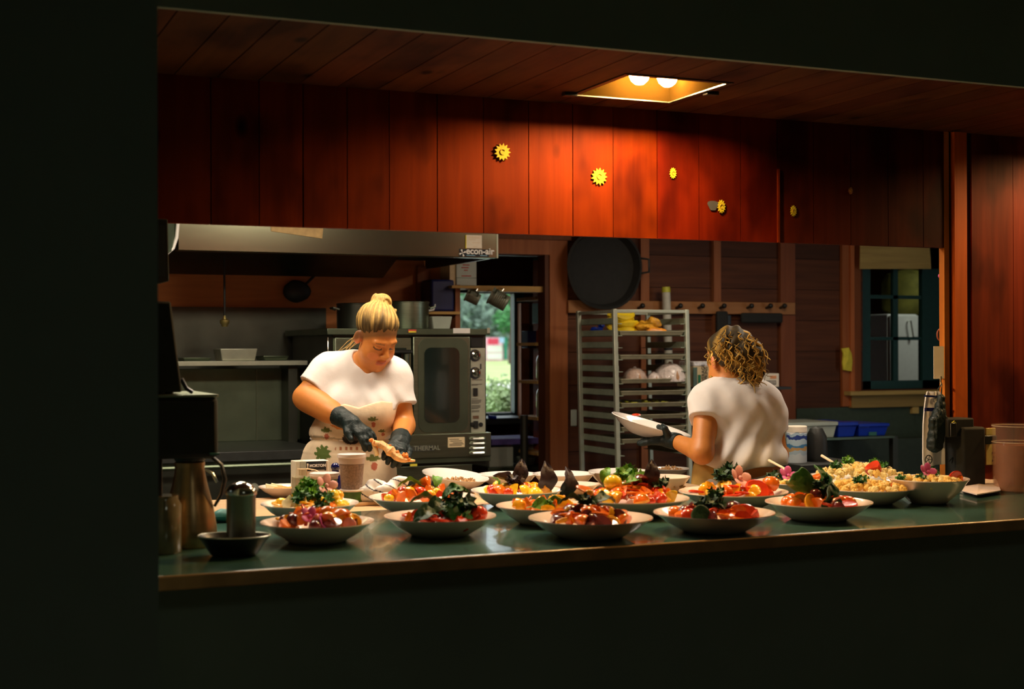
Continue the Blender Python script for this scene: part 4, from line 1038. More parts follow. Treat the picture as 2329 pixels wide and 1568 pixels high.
# ---- convection oven
OV = empty('convection_oven', P(925, 1060, OY), 'stainless convection oven with a dark glass door and a control strip', 'oven')
ox0, ox1 = P(755, 900, OY).x, P(1106, 900, OY).x; ozt = P(930, 748, OY).z; ozb = P(930, 990, OY).z; oz2 = P(1000, 1060, OY).z
g = G(); g.box(ox0, ox1, OY, 7.82, oz2, ozt - .02); mk('body', g, M['steel_dark'], OV, bev=.004)
g = G(); g.box(P(744, 755, OY - .05).x, P(1115, 755, OY - .05).x, OY - .05, 7.84, P(930, 762, OY - .05).z, ozt); mk('top_panel', g, M['steel_dull'], OV, bev=.003)
panel('white_tape', 1031, 747, 1069, 758.5, OY - .05, 'white', OV); panel('white_tape', 1108, 746, 1114.5, 758, OY - .05, 'alu', OV)
panel('warning_label', 929, 750, 947, 757, OY - .05, 'inkred', OV, lab='red and yellow warning label'); panel('warning_label', 930, 753.5, 946, 756.8, OY - .054, 'yellow', OV)
g = G(); bpx(g, 745, 766, 760, 990, OY - .012, .012); mk('side_trim', g, M['chrome'], OV, bev=.004)
# doors
D1 = (lambda g: (bpx(g, 762, 768, 936, 990, OY - .03, .03), mk('door', g, M['steel'], OV, bev=.004))[1])(G())
g = G(); bpx(g, 790, 792, 925, 972, OY - .034, .004); mk('door_window', g, M['darkglass'], D1, bev=.002)
D2 = (lambda g: (bpx(g, 940, 766, 1070, 989, OY - .04, .04), mk('door', g, M['steel'], OV, bev=.004))[1])(G())
def rr_(px0_, py0_, px1_, py1_, Y, r, n=5):
    a = P(px0_, py1_, Y); b = P(px1_, py0_, Y); w_, h = b.x - a.x, b.z - a.z; pts = []
    for cx, cz, s in ((w_ - r, h - r, 0), (r, h - r, 1), (r, r, 2), (w_ - r, r, 3)):
        for i in range(n + 1): t = math.pi / 2 * (s + i / n); pts.append((cx + r * math.cos(t), cz + r * math.sin(t)))
    return a, pts
for (q_, mm, dd, nm) in (((952, 770, 1064, 985), 'steel_dull', .043, 'door_panel'), ((966, 791, 1045, 963), 'darkglass', .046, 'door_window')):
    a, pts = rr_(*q_, OY - dd, .035 if nm != 'door_panel' else .05); g = G(); g.prism(pts, lambda u, v, w_, a=a: Vector((a.x + u, a.y - .0 + w_, a.z + v)), .004); mk(nm, g, M[mm], D2, smooth=False)
g = G(); p0, p1 = P(924, 806, OY - .10), P(926, 950, OY - .10); g.cyl(p0, p1, .016, n=12); mk('handle_bar', g, M['steel'], OV)
for y in (800, 956):
    g = G(); a, b = P(897, y - 4, OY - .11), P(939, y + 5, OY - .11); g.box(a.x, b.x, OY - .115, OY - .03, b.z, a.z); mk('handle_bracket', g, M['black'], OV, bev=.012, seg=3)
# control strip
g = G(); bpx(g, 1071, 792, 1104, 990, OY - .02, .02); CS = mk('control_panel', g, M['alu'], OV, bev=.002)
g = G(); bpx(g, 1071, 768, 1098, 790, OY - .02, .02); mk('control_cover', g, M['black'], OV, bev=.002)
for y in (808, 848):
    g = G(); c = P(1083, y, OY - .021); g.lathe(c, [(.026, 0), (.026, .006), (.018, .012), (.017, .026), (.012, .032), (0, .033)], 20, axis='y'); kb = mk('knob', g, M['chrome'], CS)
    g = G(); c.y -= .0; g.box(c.x - .003, c.x + .003, c.y - .036, c.y - .020, c.z - .017, c.z + .017); mk('pointer', g, M['black'], kb)
    g = G(); c = P(1080, y + 1, OY - .021); g.lathe(c, [(.032, 0), (.033, .001), (.033, .002), (.0, .0025)], 20, axis='y'); mk('dial_ring', g, M['ink'], CS)
panel('switch', 1077, 883, 1087, 901, OY - .02, 'black', CS, t=.01, bev=.002); panel('switch', 1078, 958, 1088, 975, OY - .02, 'black', CS, t=.01, bev=.002)
for x in (1074, 1093):
    g = G(); c = P(x, 966, OY - .021); g.lathe(c, [(.012, 0), (.012, .006), (0, .007)], 14, axis='y'); mk('button', g, M['black'], CS)
panel('pictogram', 1076, 946, 1089, 953, OY - .02, mat('brown_print', (.12, .06, .03), .6), CS, t=.002)
g = G(); q = random.Random(2)
for y in (864, 874, 876, 907, 910, 912.5, 915, 917.5, 922, 924.5, 927, 929.5, 934, 936.5): bpx(g, 1073, y, 1073 + q.uniform(13, 24), y + .7, OY - .0225, .001)
mk('instructions', g, M['ink'], CS, smooth=False)
g = G(); bpx(g, 1092, 828, 1095, 840, OY - .0225, .001); mk('markings', g, M['ink'], CS, smooth=False)
# lower panel with louvres and lettering
g = G(); bpx(g, 762, 989, 1117, 1044, OY - .05, .05); LP = mk('lower_panel', g, M['steel'], OV, bev=.003)
g = G(); bpx(g, 800, 1040, 1116, 1055, OY - .04, .04); mk('base_strip', g, M['steel_dull'], OV, bev=.002)
for i in range(4):
    y = 996.5 + i * 10.7; g = G(); a, b = P(1069, y + 5, OY - .05), P(1101, y - 1, OY - .05); cz = (a.z + b.z) / 2
    g.hexa([(a.x, OY - .051, a.z), (b.x, OY - .051, a.z), (b.x, OY - .05, a.z), (a.x, OY - .05, a.z)], [(a.x, OY - .051, b.z + .002), (b.x, OY - .051, b.z + .002), (b.x, OY - .05, b.z), (a.x, OY - .05, b.z)])
    g.tube([(a.x, OY - .052, cz), (a.x + .01, OY - .066, cz), (b.x - .01, OY - .066, cz), (b.x, OY - .052, cz)], .0095, 8); mk('louvre', g, M['chrome'], LP)
panel('rating_plate', 1019, 995, 1057, 1018, OY - .05, 'cream', LP, t=.003)
g = G()
for (a, b, y) in ((1022, 1044, 999), (1024, 1050, 1003), (1030, 1052, 1007), (1022, 1055, 1010), (1022, 1050, 1013)): bpx(g, a, y, b, y + .9, OY - .0545, .001)
mk('small_print', g, M['ink'], LP, smooth=False)
panel('name_plate', 929, 1014, 988, 1027, OY - .05, mat('dark_plate', (.05, .05, .04), .5), LP, t=.003)
text('lettering', 'THERMAL', .034, P(941, 1025.5, OY - .054), mat('dull_print', (.22, .22, .16), .5), LP, bold=.0005)
# stand under the oven
g = G(); bpx(g, 860, 1060, 1074, 1110, OY - .02, .02); mk('stand_drawer', g, M['steel'], OV, bev=.003)
panel('warning_label', 933, 1056, 949, 1061, OY - .045, 'yellow', OV)
for (x, y) in ((ox0 + .05, 7.05), (ox1 - .1, 7.05), (ox0 + .05, 7.75), (ox1 - .1, 7.75)):
    g = G(); g.cyl((x, y, 0), (x, y, oz2), .03); mk('leg', g, M['steel_dull'], OV)
# ---- things on the oven
def pot(px, py0_, py1_, hw, Y, m, lab, lid=False, handles=True, scale_h=1):
    c = P(px, py1_, Y); r = (P(px + hw, py1_, Y).x - P(px - hw, py1_, Y).x) / 2; h = P(px, py0_, Y).z - c.z; c.z = ozt
    t = empty('stock_pot', c, lab, 'pot'); g = G(); g.lathe(c, [(0, .001), (r * .97, .001), (r, .02), (r, h * .93), (r * 1.03, h * .94), (r * 1.03, h * .97), (r * .99, h), (r * .96, h * .96), (r * .96, .03), (0, .02)], 36); mk('pot_wall', g, M[m], t)
    if handles:
        for e in (-1, 1):
            g = G(); z = c.z + h * .75; g.tube([(c.x + e * r, c.y - .04, z), (c.x + e * (r + .03), c.y - .035, z + .01), (c.x + e * (r + .03), c.y + .035, z + .01), (c.x + e * r, c.y + .04, z)], .006); mk('handle', g, M[m], t)
    return t
pot(927, 684, 748, 46, 7.35, 'steel', 'tall stainless stock pot standing on the oven')
pot(812, 690, 750, 44, 7.45, 'steel_dark', 'dark pot on the oven behind the blonde bun')
# ---- range with high shelf
RG = empty('cooking_range', (P(560, 1090, 6.95).x, 6.95, 0), 'dark cooking range with a steel back and high shelf behind the blonde cook', 'range')
rx0, rx1 = P(300, 1030, 6.95).x, P(738, 1030, 6.95).x; rzt = P(600, 1024, 6.95).z
g = G(); g.box(rx0, rx1, 6.95, 7.7, .15, rzt - .05); mk('body', g, M['steel_dark'], RG, bev=.004)
g = G(); g.box(rx0, rx1 - .01, 6.9, 7.72, rzt - .05, rzt); mk('cooktop', g, M['iron'], RG, bev=.004)
g = G(); g.tube([(rx0, 6.87, rzt - .07), (rx1, 6.87, rzt - .07)], .012); mk('towel_rail', g, M['steel_dull'], RG)
for px in (546, 578):
    x = P(px, 1075, 6.95).x
    g = G(); g.lathe((x, 6.949, rzt - .19), [(.024, 0), (.022, .02), (.012, .03), (0, .03)], 14, axis='y'); mk('knob', g, M['alu'], RG)
g = G(); a = P(505, 1000, 7.66).x; b = P(690, 1000, 7.66).x; g.box(rx0, b, 7.66, 7.69, rzt, P(600, 838, 7.66).z); BP = mk('back_panel', g, M['steel_dull'], RG, bev=.002)
g = G(); a = P(585, 1000, 7.65).x; g.box(a - .004, a, 7.652, 7.66, rzt, P(600, 840, 7.65).z); mk('panel_seam', g, M['steel'], RG)
g = G(); s0 = P(600, 832, 7.45); s1 = P(600, 821, 7.45); g.box(rx0, P(700, 820, 7.45).x, 7.45, 7.7, s0.z, s1.z); mk('high_shelf', g, M['alu'], RG, bev=.003)
g = G(); g.box(P(700, 820, 7.47).x, ox0 - .01, 7.47, 7.7, s0.z, s1.z - .004); mk('shelf_end', g, M['steel_dull'], RG, bev=.003)
for x in (rx0, rx1 - .05): g = G(); g.box(x, x + .05, 7.5, 7.7, rzt, s0.z); mk('shelf_support', g, M['steel_dark'], RG)
for (x, y) in ((rx0 + .05, 7.0), (rx1 - .05, 7.0), (rx0 + .05, 7.65), (rx1 - .05, 7.65)):
    g = G(); g.cyl((x, y, 0), (x, y, .15), .03); mk('leg', g, M['steel_dull'], RG)
# white tray on the high shelf, low pans beside it
def tray(px0_, px1_, py0_, py1_, Y, m, lab, name='steel_tray', taper=.012, depth=.2, zb_=None):
    a, b = P(px0_, py1_, Y), P(px1_, py1_, Y); h = P(px0_, py0_, Y).z - a.z; z = zb_ if zb_ is not None else a.z
    g = G(); t = taper
    g.hexa([(a.x + t, Y + .01, z), (b.x - t, Y + .01, z), (b.x - t, Y + depth - .01, z), (a.x + t, Y + depth - .01, z)], [(a.x, Y, z + h), (b.x, Y, z + h), (b.x, Y + depth, z + h), (a.x, Y + depth, z + h)])
    return tag(mk(name, g, M[m], bev=.004), lab, 'tray')
tray(501, 586, 790, 818, 7.47, 'alu', 'pale steel food pan on the high shelf of the range', 'food_pan', zb_=s1.z)
tray(415, 482, 811, 819, 7.47, 'steel_dull', 'flat dark tray at the left end of the high shelf', zb_=s1.z)
tray(598, 658, 808, 819, 7.47, 'steel_dull', 'flat grey tray right of the pale pan on the high shelf', zb_=s1.z)
# hanging dark pan against the wall band
g = G(); c = P(676, 663, 7.85); g.ell(c, (.085, .03, .062), nu=18, nv=12, noise=.05); tag(mk('oval_pan', g, M['iron']), 'dark oval pan hanging on the brown wall under the hood', 'pan')
PN = tag(bpy.data.objects['oval_pan'])
g = G(); g.cyl(c + Vector((.05, 0, .04)), c + Vector((.1, .0, .09)), .008); mk('pan_handle', g, M['iron'], (WL.__setitem__(PN.name, WL[PN.name]) or PN))
# ---- shelf with tote and boxes beside the pantry window
SH = empty('wall_shelf', P(1010, 712, 7.62), 'short wooden shelf and upright left of the pantry window', 'shelf')
g = G(); bpx(g, 968, 709, 1046, 715, 7.62, .27); mk('shelf_board', g, M['shelfwood'], SH)
g = G(); bpx(g, 1036, 648, 1047, 760, 7.66, .22); mk('upright', g, M['stud'], SH)
g = G(); bpx(g, 1028, 650, 1090, 656, 7.6, .27); mk('shelf_board', g, M['shelfwood'], SH)
g = G(); bpx(g, 950, 606, 979, 760, 7.86, .03); mk('wall_board', g, M['stud'], SH)
g = G(); c0, c1 = P(980, 709, 7.66), P(1034, 636, 7.66); g.box(c0.x, c1.x, 7.66, 7.84, c0.z, c1.z); TB = tag(mk('tote_bin', g, M['navy_matte'], bev=.015), 'dark navy bin standing on the short wooden shelf', 'bin')
g = G(); c0 = P(1007, 712, 7.67); g.tube([P(975, 707, 7.6), P(986, 705, 7.6), P(990, 692, 7.6)], [.006, .006, .004]); tag(mk('white_hook', g, M['white']), 'white curved hook at the end of the short wooden shelf', 'hook')
tray(983, 1029, 718, 748, 7.3, 'frost', 'frosted plastic tub on the oven below the navy bin', 'plastic_tub', zb_=ozt)
BX = empty('storage_box', P(1057, 650, 7.66), 'pale box with red lettering on the upper shelf beside the hood end', 'box')
g = G(); bpx(g, 1038, 593, 1084, 650, 7.66, .18); mk('carton', g, M['frost'], BX, bev=.003)
g = G(); bpx(g, 1023, 600, 1038, 650, 7.67, .16); mk('carton_side', g, M['cream'], BX)
g = G(); 
for (a, b, y) in ((1053, 1068, 602), (1050, 1066, 608), (1056, 1064, 614), (1050, 1060, 627), (1060, 1072, 627)): bpx(g, a, y, b, y + 2, 7.656, .003)
mk('red_lettering', g, M['inkred'], BX, smooth=False)
panel('box_seam', 1038, 632, 1084, 633, 7.66, 'steel_dull', BX, t=.002)
# hanging tins under the pantry beam
BM = P(1150, 655, 7.95); g = G(); bpx(g, 1085, 651, 1240, 664, 7.92, .1)
tag(mk('pantry_beam', g, M['shelfwood'], smooth=False), 'wooden beam across the pantry doorway carrying two hanging metal mugs', 'beam')
def mug(px, py, r, h, ang, lab):
    c = P(px, py, 7.85); t = empty('metal_mug', c, lab, 'mug', 'metal mugs hanging from the pantry beam'); mt = Matrix.Translation(c) @ Matrix.Rotation(ang, 4, 'Y') @ Matrix.Rotation(R(-22), 4, 'X')
    g = G(); pr = [(0, -h / 2), (r * .96, -h / 2), (r, -h / 2 + .004)]; nn = 7
    for i in range(nn): z = -h / 2 + .01 + (h - .03) * i / nn; pr += [(r, z), (r * 1.03, z + h * .03), (r, z + h * .06)]
    pr += [(r, h / 2 - .012), (r * 1.12, h / 2 - .008), (r * 1.14, h / 2), (r * 1.04, h / 2), (r * .95, h / 2 - .01), (r * .93, -h / 2 + .01), (0, -h / 2 + .008)]
    g.lathe((0, 0, 0), pr, 28); g.xf(mt); mk('cup', g, mat('galvanised', (.34, .36, .27), .45, .35, var=.15), t)
    g = G(); g.tube([(r, 0, h * .3), (r + .035, 0, h * .30), (r + .045, 0, 0), (r + .03, 0, -h * .3), (r, 0, -h * .3)], .0055, 6); g.xf(mt @ Matrix.Rotation(R(-70), 4, 'Z')); mk('handle', g, M['steel'], t)
    g = G(); p = P(px + 4, 655, 7.9); g.tube([p + Vector((0, .02, 0)), p + Vector((0, -.05, -.01)), c + Vector((.02, 0, r * .9))], .003, 5); mk('hook', g, M['chrome'], t)
mug(1075, 677, .036, .085, R(-62), 'smaller ribbed metal mug hanging tilted in front of the pantry window')
mug(1134, 682, .050, .115, R(-58), 'larger ribbed metal mug hanging right of the small one')
# ---- pantry shelves with glass jars, seen edge on inside the doorway
JY = 8.1
PS = empty('jar_shelves', P(1232, 900, JY), 'narrow wooden shelves with glass jars just inside the pantry doorway', 'shelves')
ra, rb = P(1218, 700, JY).x, P(1262, 700, JY).x
for y in (677, 781, 868, 951, 1031):
    g = G(); z = P(1232, y, JY).z; g.box(P(1217 if y < 800 else 1222, y, JY).x, rb, JY, JY + .3, z - .016, z + .004); mk('shelf_board', g, M['shelfwood'], PS)
g = G(); g.box(rb - .02, rb, JY, JY + .3, .3, 2.1); mk('side_board', g, M['boards_dark'], PS)
for k, (px, yb, yt, hw, fill, lab) in enumerate(((1240, 676, 617, 12, 'lentil', 'highest glass jar with a bright lid on the pantry shelves'), (1240, 780, 722, 11, 'lentil', 'glass jar with a dark clip lid on the second pantry shelf'), (1235, 867, 794, 14, 'lentil', 'wide ribbed glass jar on the middle pantry shelf'), (1236, 950, 868, 15, 'paper', 'glass jar holding pale crumpled contents on the lower pantry shelf'), (1240, 1030, 975, 12, 'frost', 'lowest glass jar on the pantry shelves near the doorpost'))):
    c = P(px, yb, JY + .06); h = P(px, yt, JY + .06).z - c.z; r = (P(px + hw, yb, JY).x - P(px - hw, yb, JY).x) / 2; c.z += .004
    t = empty('glass_jar', c, lab, 'jar', 'glass jars on the pantry shelves')
    g = G(); g.lathe(c, [(0, 0), (r * .9, 0), (r, .01), (r, h * .62), (r * .9, h * .72), (r * .62, h * .8), (r * .62, h * .88)], 20); mk('jar_body', g, mat('jar_glass_%d' % k, (.34, .34, .22), .12, var=.5, scale=40, coat=.5), t)
    g = G(); g.lathe(c + Vector((0, 0, h * .86)), [(0, 0), (r * .7, 0), (r * .72, h * .07), (r * .45, h * .13), (0, h * .14)], 16); mk('lid', g, M['alu'] if k in (0, 2) else M['iron'], t)
    g = G(); g.tube([c + Vector((-r * .7, -r * .5, h * .66)), c + Vector((-r * .9, -r * .6, h * .8)), c + Vector((-r * .3, -r * .8, h * .93))], .003, 5); mk('wire_clip', g, M['chrome'], t)
for (px0_, py0_, px1_, py1_, Y, m, lab) in ((1224, 690, 1246, 736, 8.3, 'tealbox', 'teal plastic box behind the second jar in the pantry'), (1200, 753, 1228, 792, 8.35, 'navy_matte', 'dark blue carton behind the pantry jars'), (1226, 585, 1245, 592, 8.3, 'tealbox', 'small teal tub at the top of the pantry shelves')):
    g = G(); bpx(g, px0_, py0_, px1_, py1_, Y, .1); tag(mk('storage_box', g, M[m], bev=.003), lab, 'box')
# steel table in the pantry with lilac cloth, tubs and a blue pen box
PT = empty('steel_table', (P(1180, 1000, 8.3).x, 8.5, 0), 'low steel table in the pantry under the bright window', 'table')
tz = P(1180, 1062, 8.3).z; ta, tb_ = P(1110, 1000, 8.3).x, P(1252, 1000, 8.3).x
g = G(); g.box(ta, tb_, 8.3, 8.9, tz - .03, tz); mk('tabletop', g, M['steel_dull'], PT, bev=.003)
for x in (ta + .05, tb_ - .05):
    for y in (8.35, 8.85): g = G(); g.cyl((x, y, 0), (x, y, tz - .03), .02); mk('leg', g, M['steel_dull'], PT)
PP = empty('steel_post', (P(1192, 1000, 8.05).x, 8.05, 0), 'slim steel post standing in the pantry doorway', 'post'); g = G(); x = P(1192, 1000, 8.05).x; g.cyl((x, 8.05, 0), (x, 8.05, P(1192, 945, 8.05).z), .025); mk('tube', g, M['steel_dark'], PP)
g = G(); g.cyl((x, 8.05, 0), (x, 8.05, .03), .05); mk('foot', g, M['iron'], PP)
def pbox(name, c4, Y, dpt, m, lab, cat, z0=None):
    g = G(); r = bpx(g, *c4, Y, dpt)
    if z0 is not None:
        dz_ = z0 - r[2]; g.v = [(a, b, c + (dz_ if c < (r[2] + r[3]) / 2 else 0)) for a, b, c in g.v]
    return tag(mk(name, g, M[m], bev=.006), lab, cat)
pbox('storage_tub', (1113, 1018, 1168, 1061), 8.32, .3, 'frost', 'frosted tub on the pantry table below the lilac cloth', 'tub', tz)
pbox('storage_tub', (1203, 1014, 1236, 1034), 8.4, .3, 'frost', 'pale tub on the pantry table right of the steel post', 'tub', tz)
pbox('folded_cloth', (1118, 998, 1236, 1012), 8.32, .35, 'purple', 'lilac cloth folded over the tubs on the pantry table', 'cloth')
FC = bpy.data.objects['folded_cloth']
g = G(); c = P(1222, 1046, 8.31); g.lathe((c.x, 8.45, tz), [(0, 0), (.06, 0), (.085, .05), (.08, .05), (.055, .008), (0, .006)], 24); tag(mk('bowl', g, M['frost']), 'pale shallow bowl on the pantry table beside the doorpost', 'bowl')
pbox('window_bench', (1108, 951, 1212, 966), 8.9, .38, 'iron', 'dark bench under the pantry window', 'bench')
g = G(); a = P(1111, 948, 8.88); g.tube([a, P(1128, 950, 8.88)], .012); tag(mk('blue_roll', g, M['blue']), 'bright blue roll lying under the pantry window', 'roll')
# pale switch plate beside the rack
pbox('switch_plate', (1299, 932, 1313, 970), BY - .012, .012, 'frost', 'pale switch plate on the rear wall left of the tray rack', 'switch')
# ---- large dark pan hanging high on the wall
g = G(); c = P(1376, 610, BY - .12); hw = P(1457, 610, BY - .12).x - P(1376, 610, BY - .12).x
g.lathe(c + Vector((0, .10, 0)), [(0, 0), (hw * .7, .0), (hw * .93, .04), (hw, .09), (hw * 1.04, .10), (hw * .98, .105), (hw * .9, .05), (hw * .62, .02), (0, .02)], 40, axis='y', ripple=lambda a, r, h: .012 * math.sin(5 * a))
BG = tag(mk('wok', g, M['blackm']), 'very large black pan hanging high on the rear wall beside the door casing', 'pan')
g = G(); g.tube([c + Vector((hw, .02, -.03)), c + Vector((hw + .05, -.02, -.02)), c + Vector((hw + .05, -.02, .06)), c + Vector((hw, .02, .07))], .008, 8); mk('handle', g, M['iron'], BG)
# dark cloths hanging from the pegs
for (pa, pb, y0_, y1_, lab) in ((1650, 1664, 716, 740, 'dark dustpan brush handle hanging from a peg above the curly haired cook'), ):
    pbox('brush', (pa, y0_, pb, y1_), BY - .08, .03, 'black', lab, 'brush')
g = G(); p = P(1637, 742, BY - .07); bpx(g, 1632, 708, 1657, 760, BY - .09, .03); tag(mk('apron_bundle', g, M['blackm'], bev=.012, seg=3), 'black cloth bundle hanging from the fourth coat peg', 'cloth')
g = G(); bpx(g, 1688, 712, 1782, 735, BY - .09, .03); tag(mk('black_coat', g, M['blackm'], bev=.014, seg=3), 'black folded coat hanging below the last pegs of the rail', 'coat')
# ---- white tube behind the rack
TU = empty('white_tube', P(1520, 835, 7.72), 'tall white tube with a yellow cap behind the tray rack', 'tube')
a, b = P(1521, 838, 7.79), P(1515, 665, 7.79); b2 = P(1514.5, 653, 7.79)
g = G(); g.cyl(a, b, .027, n=20); mk('tube_body', g, mat('white_tube_card', (.62, .60, .50), .6, var=.1), TU)
g = G(); g.cyl(b, b2, .029, .026, n=20); mk('cap', g, mat('yellow_cap', (.6, .6, .05), .5), TU)
g = G(); m1, m2 = P(1519.2, 785, 7.79), P(1519.6, 797, 7.79); g.cyl(m1, m2, .0275, n=20); mk('dark_band', g, M['ink'], TU)
g = G(); c = P(1520, 820, 7.79); g.box(c.x - .035, c.x + .035, 7.81, 7.9, c.z - .015, c.z + .015); mk('wall_clip', g, M['iron'], TU)
# ---- tray rack
M['runner'] = mat('runner_metal', (.30, .34, .25), .4, .2)
RY = 7.1
RK = empty('tray_rack', P(1490, 1000, RY), 'tall aluminium tray rack with sheet pans beside the curly haired cook', 'rack'); RK.location.z = 0; WL[RK.name].z = 0
r0, r1 = P(1404, 800, RY).x, P(1567, 800, RY).x; rt = P(1404, 703, RY).z; rd = .47; ln = .012
def post(name, x, y, w_=.026):
    g = G(); dx = -.018; g.hexa([(x - dx - w_ / 2, y - w_ / 2, .06), (x - dx + w_ / 2, y - w_ / 2, .06), (x - dx + w_ / 2, y + w_ / 2, .06), (x - dx - w_ / 2, y + w_ / 2, .06)], [(x + dx - w_ / 2, y - w_ / 2, rt), (x + dx + w_ / 2, y - w_ / 2, rt), (x + dx + w_ / 2, y + w_ / 2, rt), (x + dx - w_ / 2, y + w_ / 2, rt)]); return mk(name, g, M['alu'], RK, bev=.004)
def lean(z): return .018 - .036 * (z / rt)
for x in (r0, r1):
    for y in (RY, RY + rd): post('upright', x, y)
for y in (RY, RY + rd):
    for z in (rt - .012, .12): g = G(); g.box(r0 + lean(z), r1 + lean(z), y - .01, y + .01, z - .009, z + .009); mk('cross_bar', g, M['alu'], RK, bev=.002)
for x in (r0, r1):
    for z in (rt - .015, .12): g = G(); g.box(x - .009 + lean(z), x + .009 + lean(z), RY, RY + rd, z - .009, z + .009); mk('side_bar', g, M['alu'], RK, bev=.002)
levels = [735, 762, 790, 817, 846, 869, 897, 924, 953, 979, 1018, 1045]
for j in range(12):
    zz = rt - .085 - j * .0695
    for s_, x in ((1, r0), (-1, r1)):
        g = G(); l_ = lean(zz); g.box(x + l_ + s_ * .012, x + l_ + s_ * .018, RY - .005, RY + rd + .005, zz - .003, zz + .034); g.box(x + l_ + s_ * .012, x + l_ + s_ * .045, RY - .005, RY + rd + .005, zz - .003, zz + .001); mk('runner', g, M['runner'], RK, bev=.001)
for x in (r0, r1):
    for y in (RY, RY + rd):
        g = G(); x_ = x + .018; g.cyl((x_ - .012, y, .035), (x_ + .012, y, .035), .035, n=18); mk('caster', g, M['black'], RK)
def sheet(py, lab, stuff=None, px_a=1416, px_b=1562, zadj=0):
    p = P(1490, py, RY); zz = round((rt - .085 - p.z) / .0695); zz = rt - .085 - zz * .0695 + .001; l_ = lean(zz)
    a, b = r0 + l_ + .026, r1 + l_ - .026; y0, y1 = RY - .012, RY + rd - .02; h = .024
    g = G(); w_ = .010
    g.add([(a + w_, y0 + w_, zz + .0015), (b - w_, y0 + w_, zz + .0015), (b - w_, y1 - w_, zz + .0015), (a + w_, y1 - w_, zz + .0015), (a, y0, zz + h), (b, y0, zz + h), (b, y1, zz + h), (a, y1, zz + h)], [(0, 1, 2, 3), (0, 4, 5, 1), (1, 5, 6, 2), (2, 6, 7, 3), (3, 7, 4, 0)])
    g.tube([(a, y0, zz + h), (b, y0, zz + h), (b, y1, zz + h), (a, y1, zz + h)], .0028, 6, closed=True)
    o = mk('sheet_pan', g, M['pan'], smooth=False); tag(o, lab, 'tray', 'sheet pans in the tray rack'); return zz, a, b, y0, y1
T = {}
for (py, lab) in ((764, 'topmost sheet pan in the rack, carrying the bananas and orange bag'), (818, 'second sheet pan from the top, empty, above the wrapped loaves'), (870, 'sheet pan carrying the cling wrapped loaves'), (898, 'empty sheet pan just under the wrapped loaves'), (925, 'sheet pan with a few scattered green leaves'), (952, 'sheet pan showing right of the held platter'), (981, 'sheet pan below the held platter with the gloved hand before it'), (1018, 'lowest sheet pan in the rack')):
    T[py] = sheet(py, lab)
# bananas
zz = T[764][0] + .004
def banana(c, yaw, roll, s, m='banana'):
    g = G(); pts = []; rr = []
    for i in range(12):
        t = i / 11; a = (t - .5) * 1.5; pts.append(Vector((math.sin(a) * .095, 0, (1 - math.cos(a)) * .11)) * s); rr.append(s * (.004 + .0165 * min(1, math.sin(math.pi * min(.97, max(.04, t * .93 + .05))) ** .55)) if t < .93 else s * .005)
    g.tube(pts, rr, 8, flat=.92); g.xf(Matrix.Translation(c) @ Matrix.Rotation(yaw, 4, 'Z') @ Matrix.Rotation(roll, 4, 'X')); return g
q = random.Random(3); bc = P(1419, 757, RY + .16); bc.z = zz
for i in range(9):
    c = bc + Vector((-.01 + .014 * math.sin(i * 2.1), -.05 + .025 * (i % 4), .026 + .036 * (i // 3) + .010 * (i % 2)))
    o = mk('banana', banana(c, R(-12 + 9 * (i % 3)), R(-100 + 35 * (i % 3)), 1.22), M['banana']); tag(o, ['banana in the bottom layer of the bunch on the top rack tray', 'banana in the middle layer of the bunch on the top rack tray', 'banana in the top layer of the bunch on the top rack tray'][i // 3], 'banana', 'bananas on the top rack tray, layer %s' % 'abc'[i // 3])
g = G(); c = P(1478, 752, RY + .1); c.z = zz + .03
g.ell(c + Vector((-.04, 0, .02)), (.055, .05, .03), nu=22, nv=14, noise=.22, seed=4); g.ell(c + Vector((.03, .02, .035)), (.05, .05, .035), nu=22, nv=14, noise=.25, seed=6)
ob = tag(mk('snack_bag', g, M['orangebag']), 'crumpled orange and yellow bag lying beside the bananas on the rack', 'bag')
g = G(); c = P(1494, 762, RY + .03); c.z = zz + .02; g.ell(c, (.07, .03, .022), nu=18, nv=10, noise=.2, seed=9); tag(mk('orange_peel_bag', g, mat('bag_front', (.9, .33, .03), .35, var=.35, scale=18)), 'flat orange packet in front of the crumpled bag on the rack', 'packet')
for (px, py, lab) in ((1368, 737, 'small blue wrapper in the top of the rack left of the bananas'), (1357, 748, 'dark blue crumpled wrapper at the left of the top rack tray')):
    g = G(); c = P(px, py, RY + .35); c.z = zz + (.06 if py < 740 else .03); g.ell(c, (.035, .03, .02) if py > 740 else (.018, .02, .014), nu=12, nv=8, noise=.3, seed=px); tag(mk('wrapper', g, M['blue']), lab, 'wrapper')
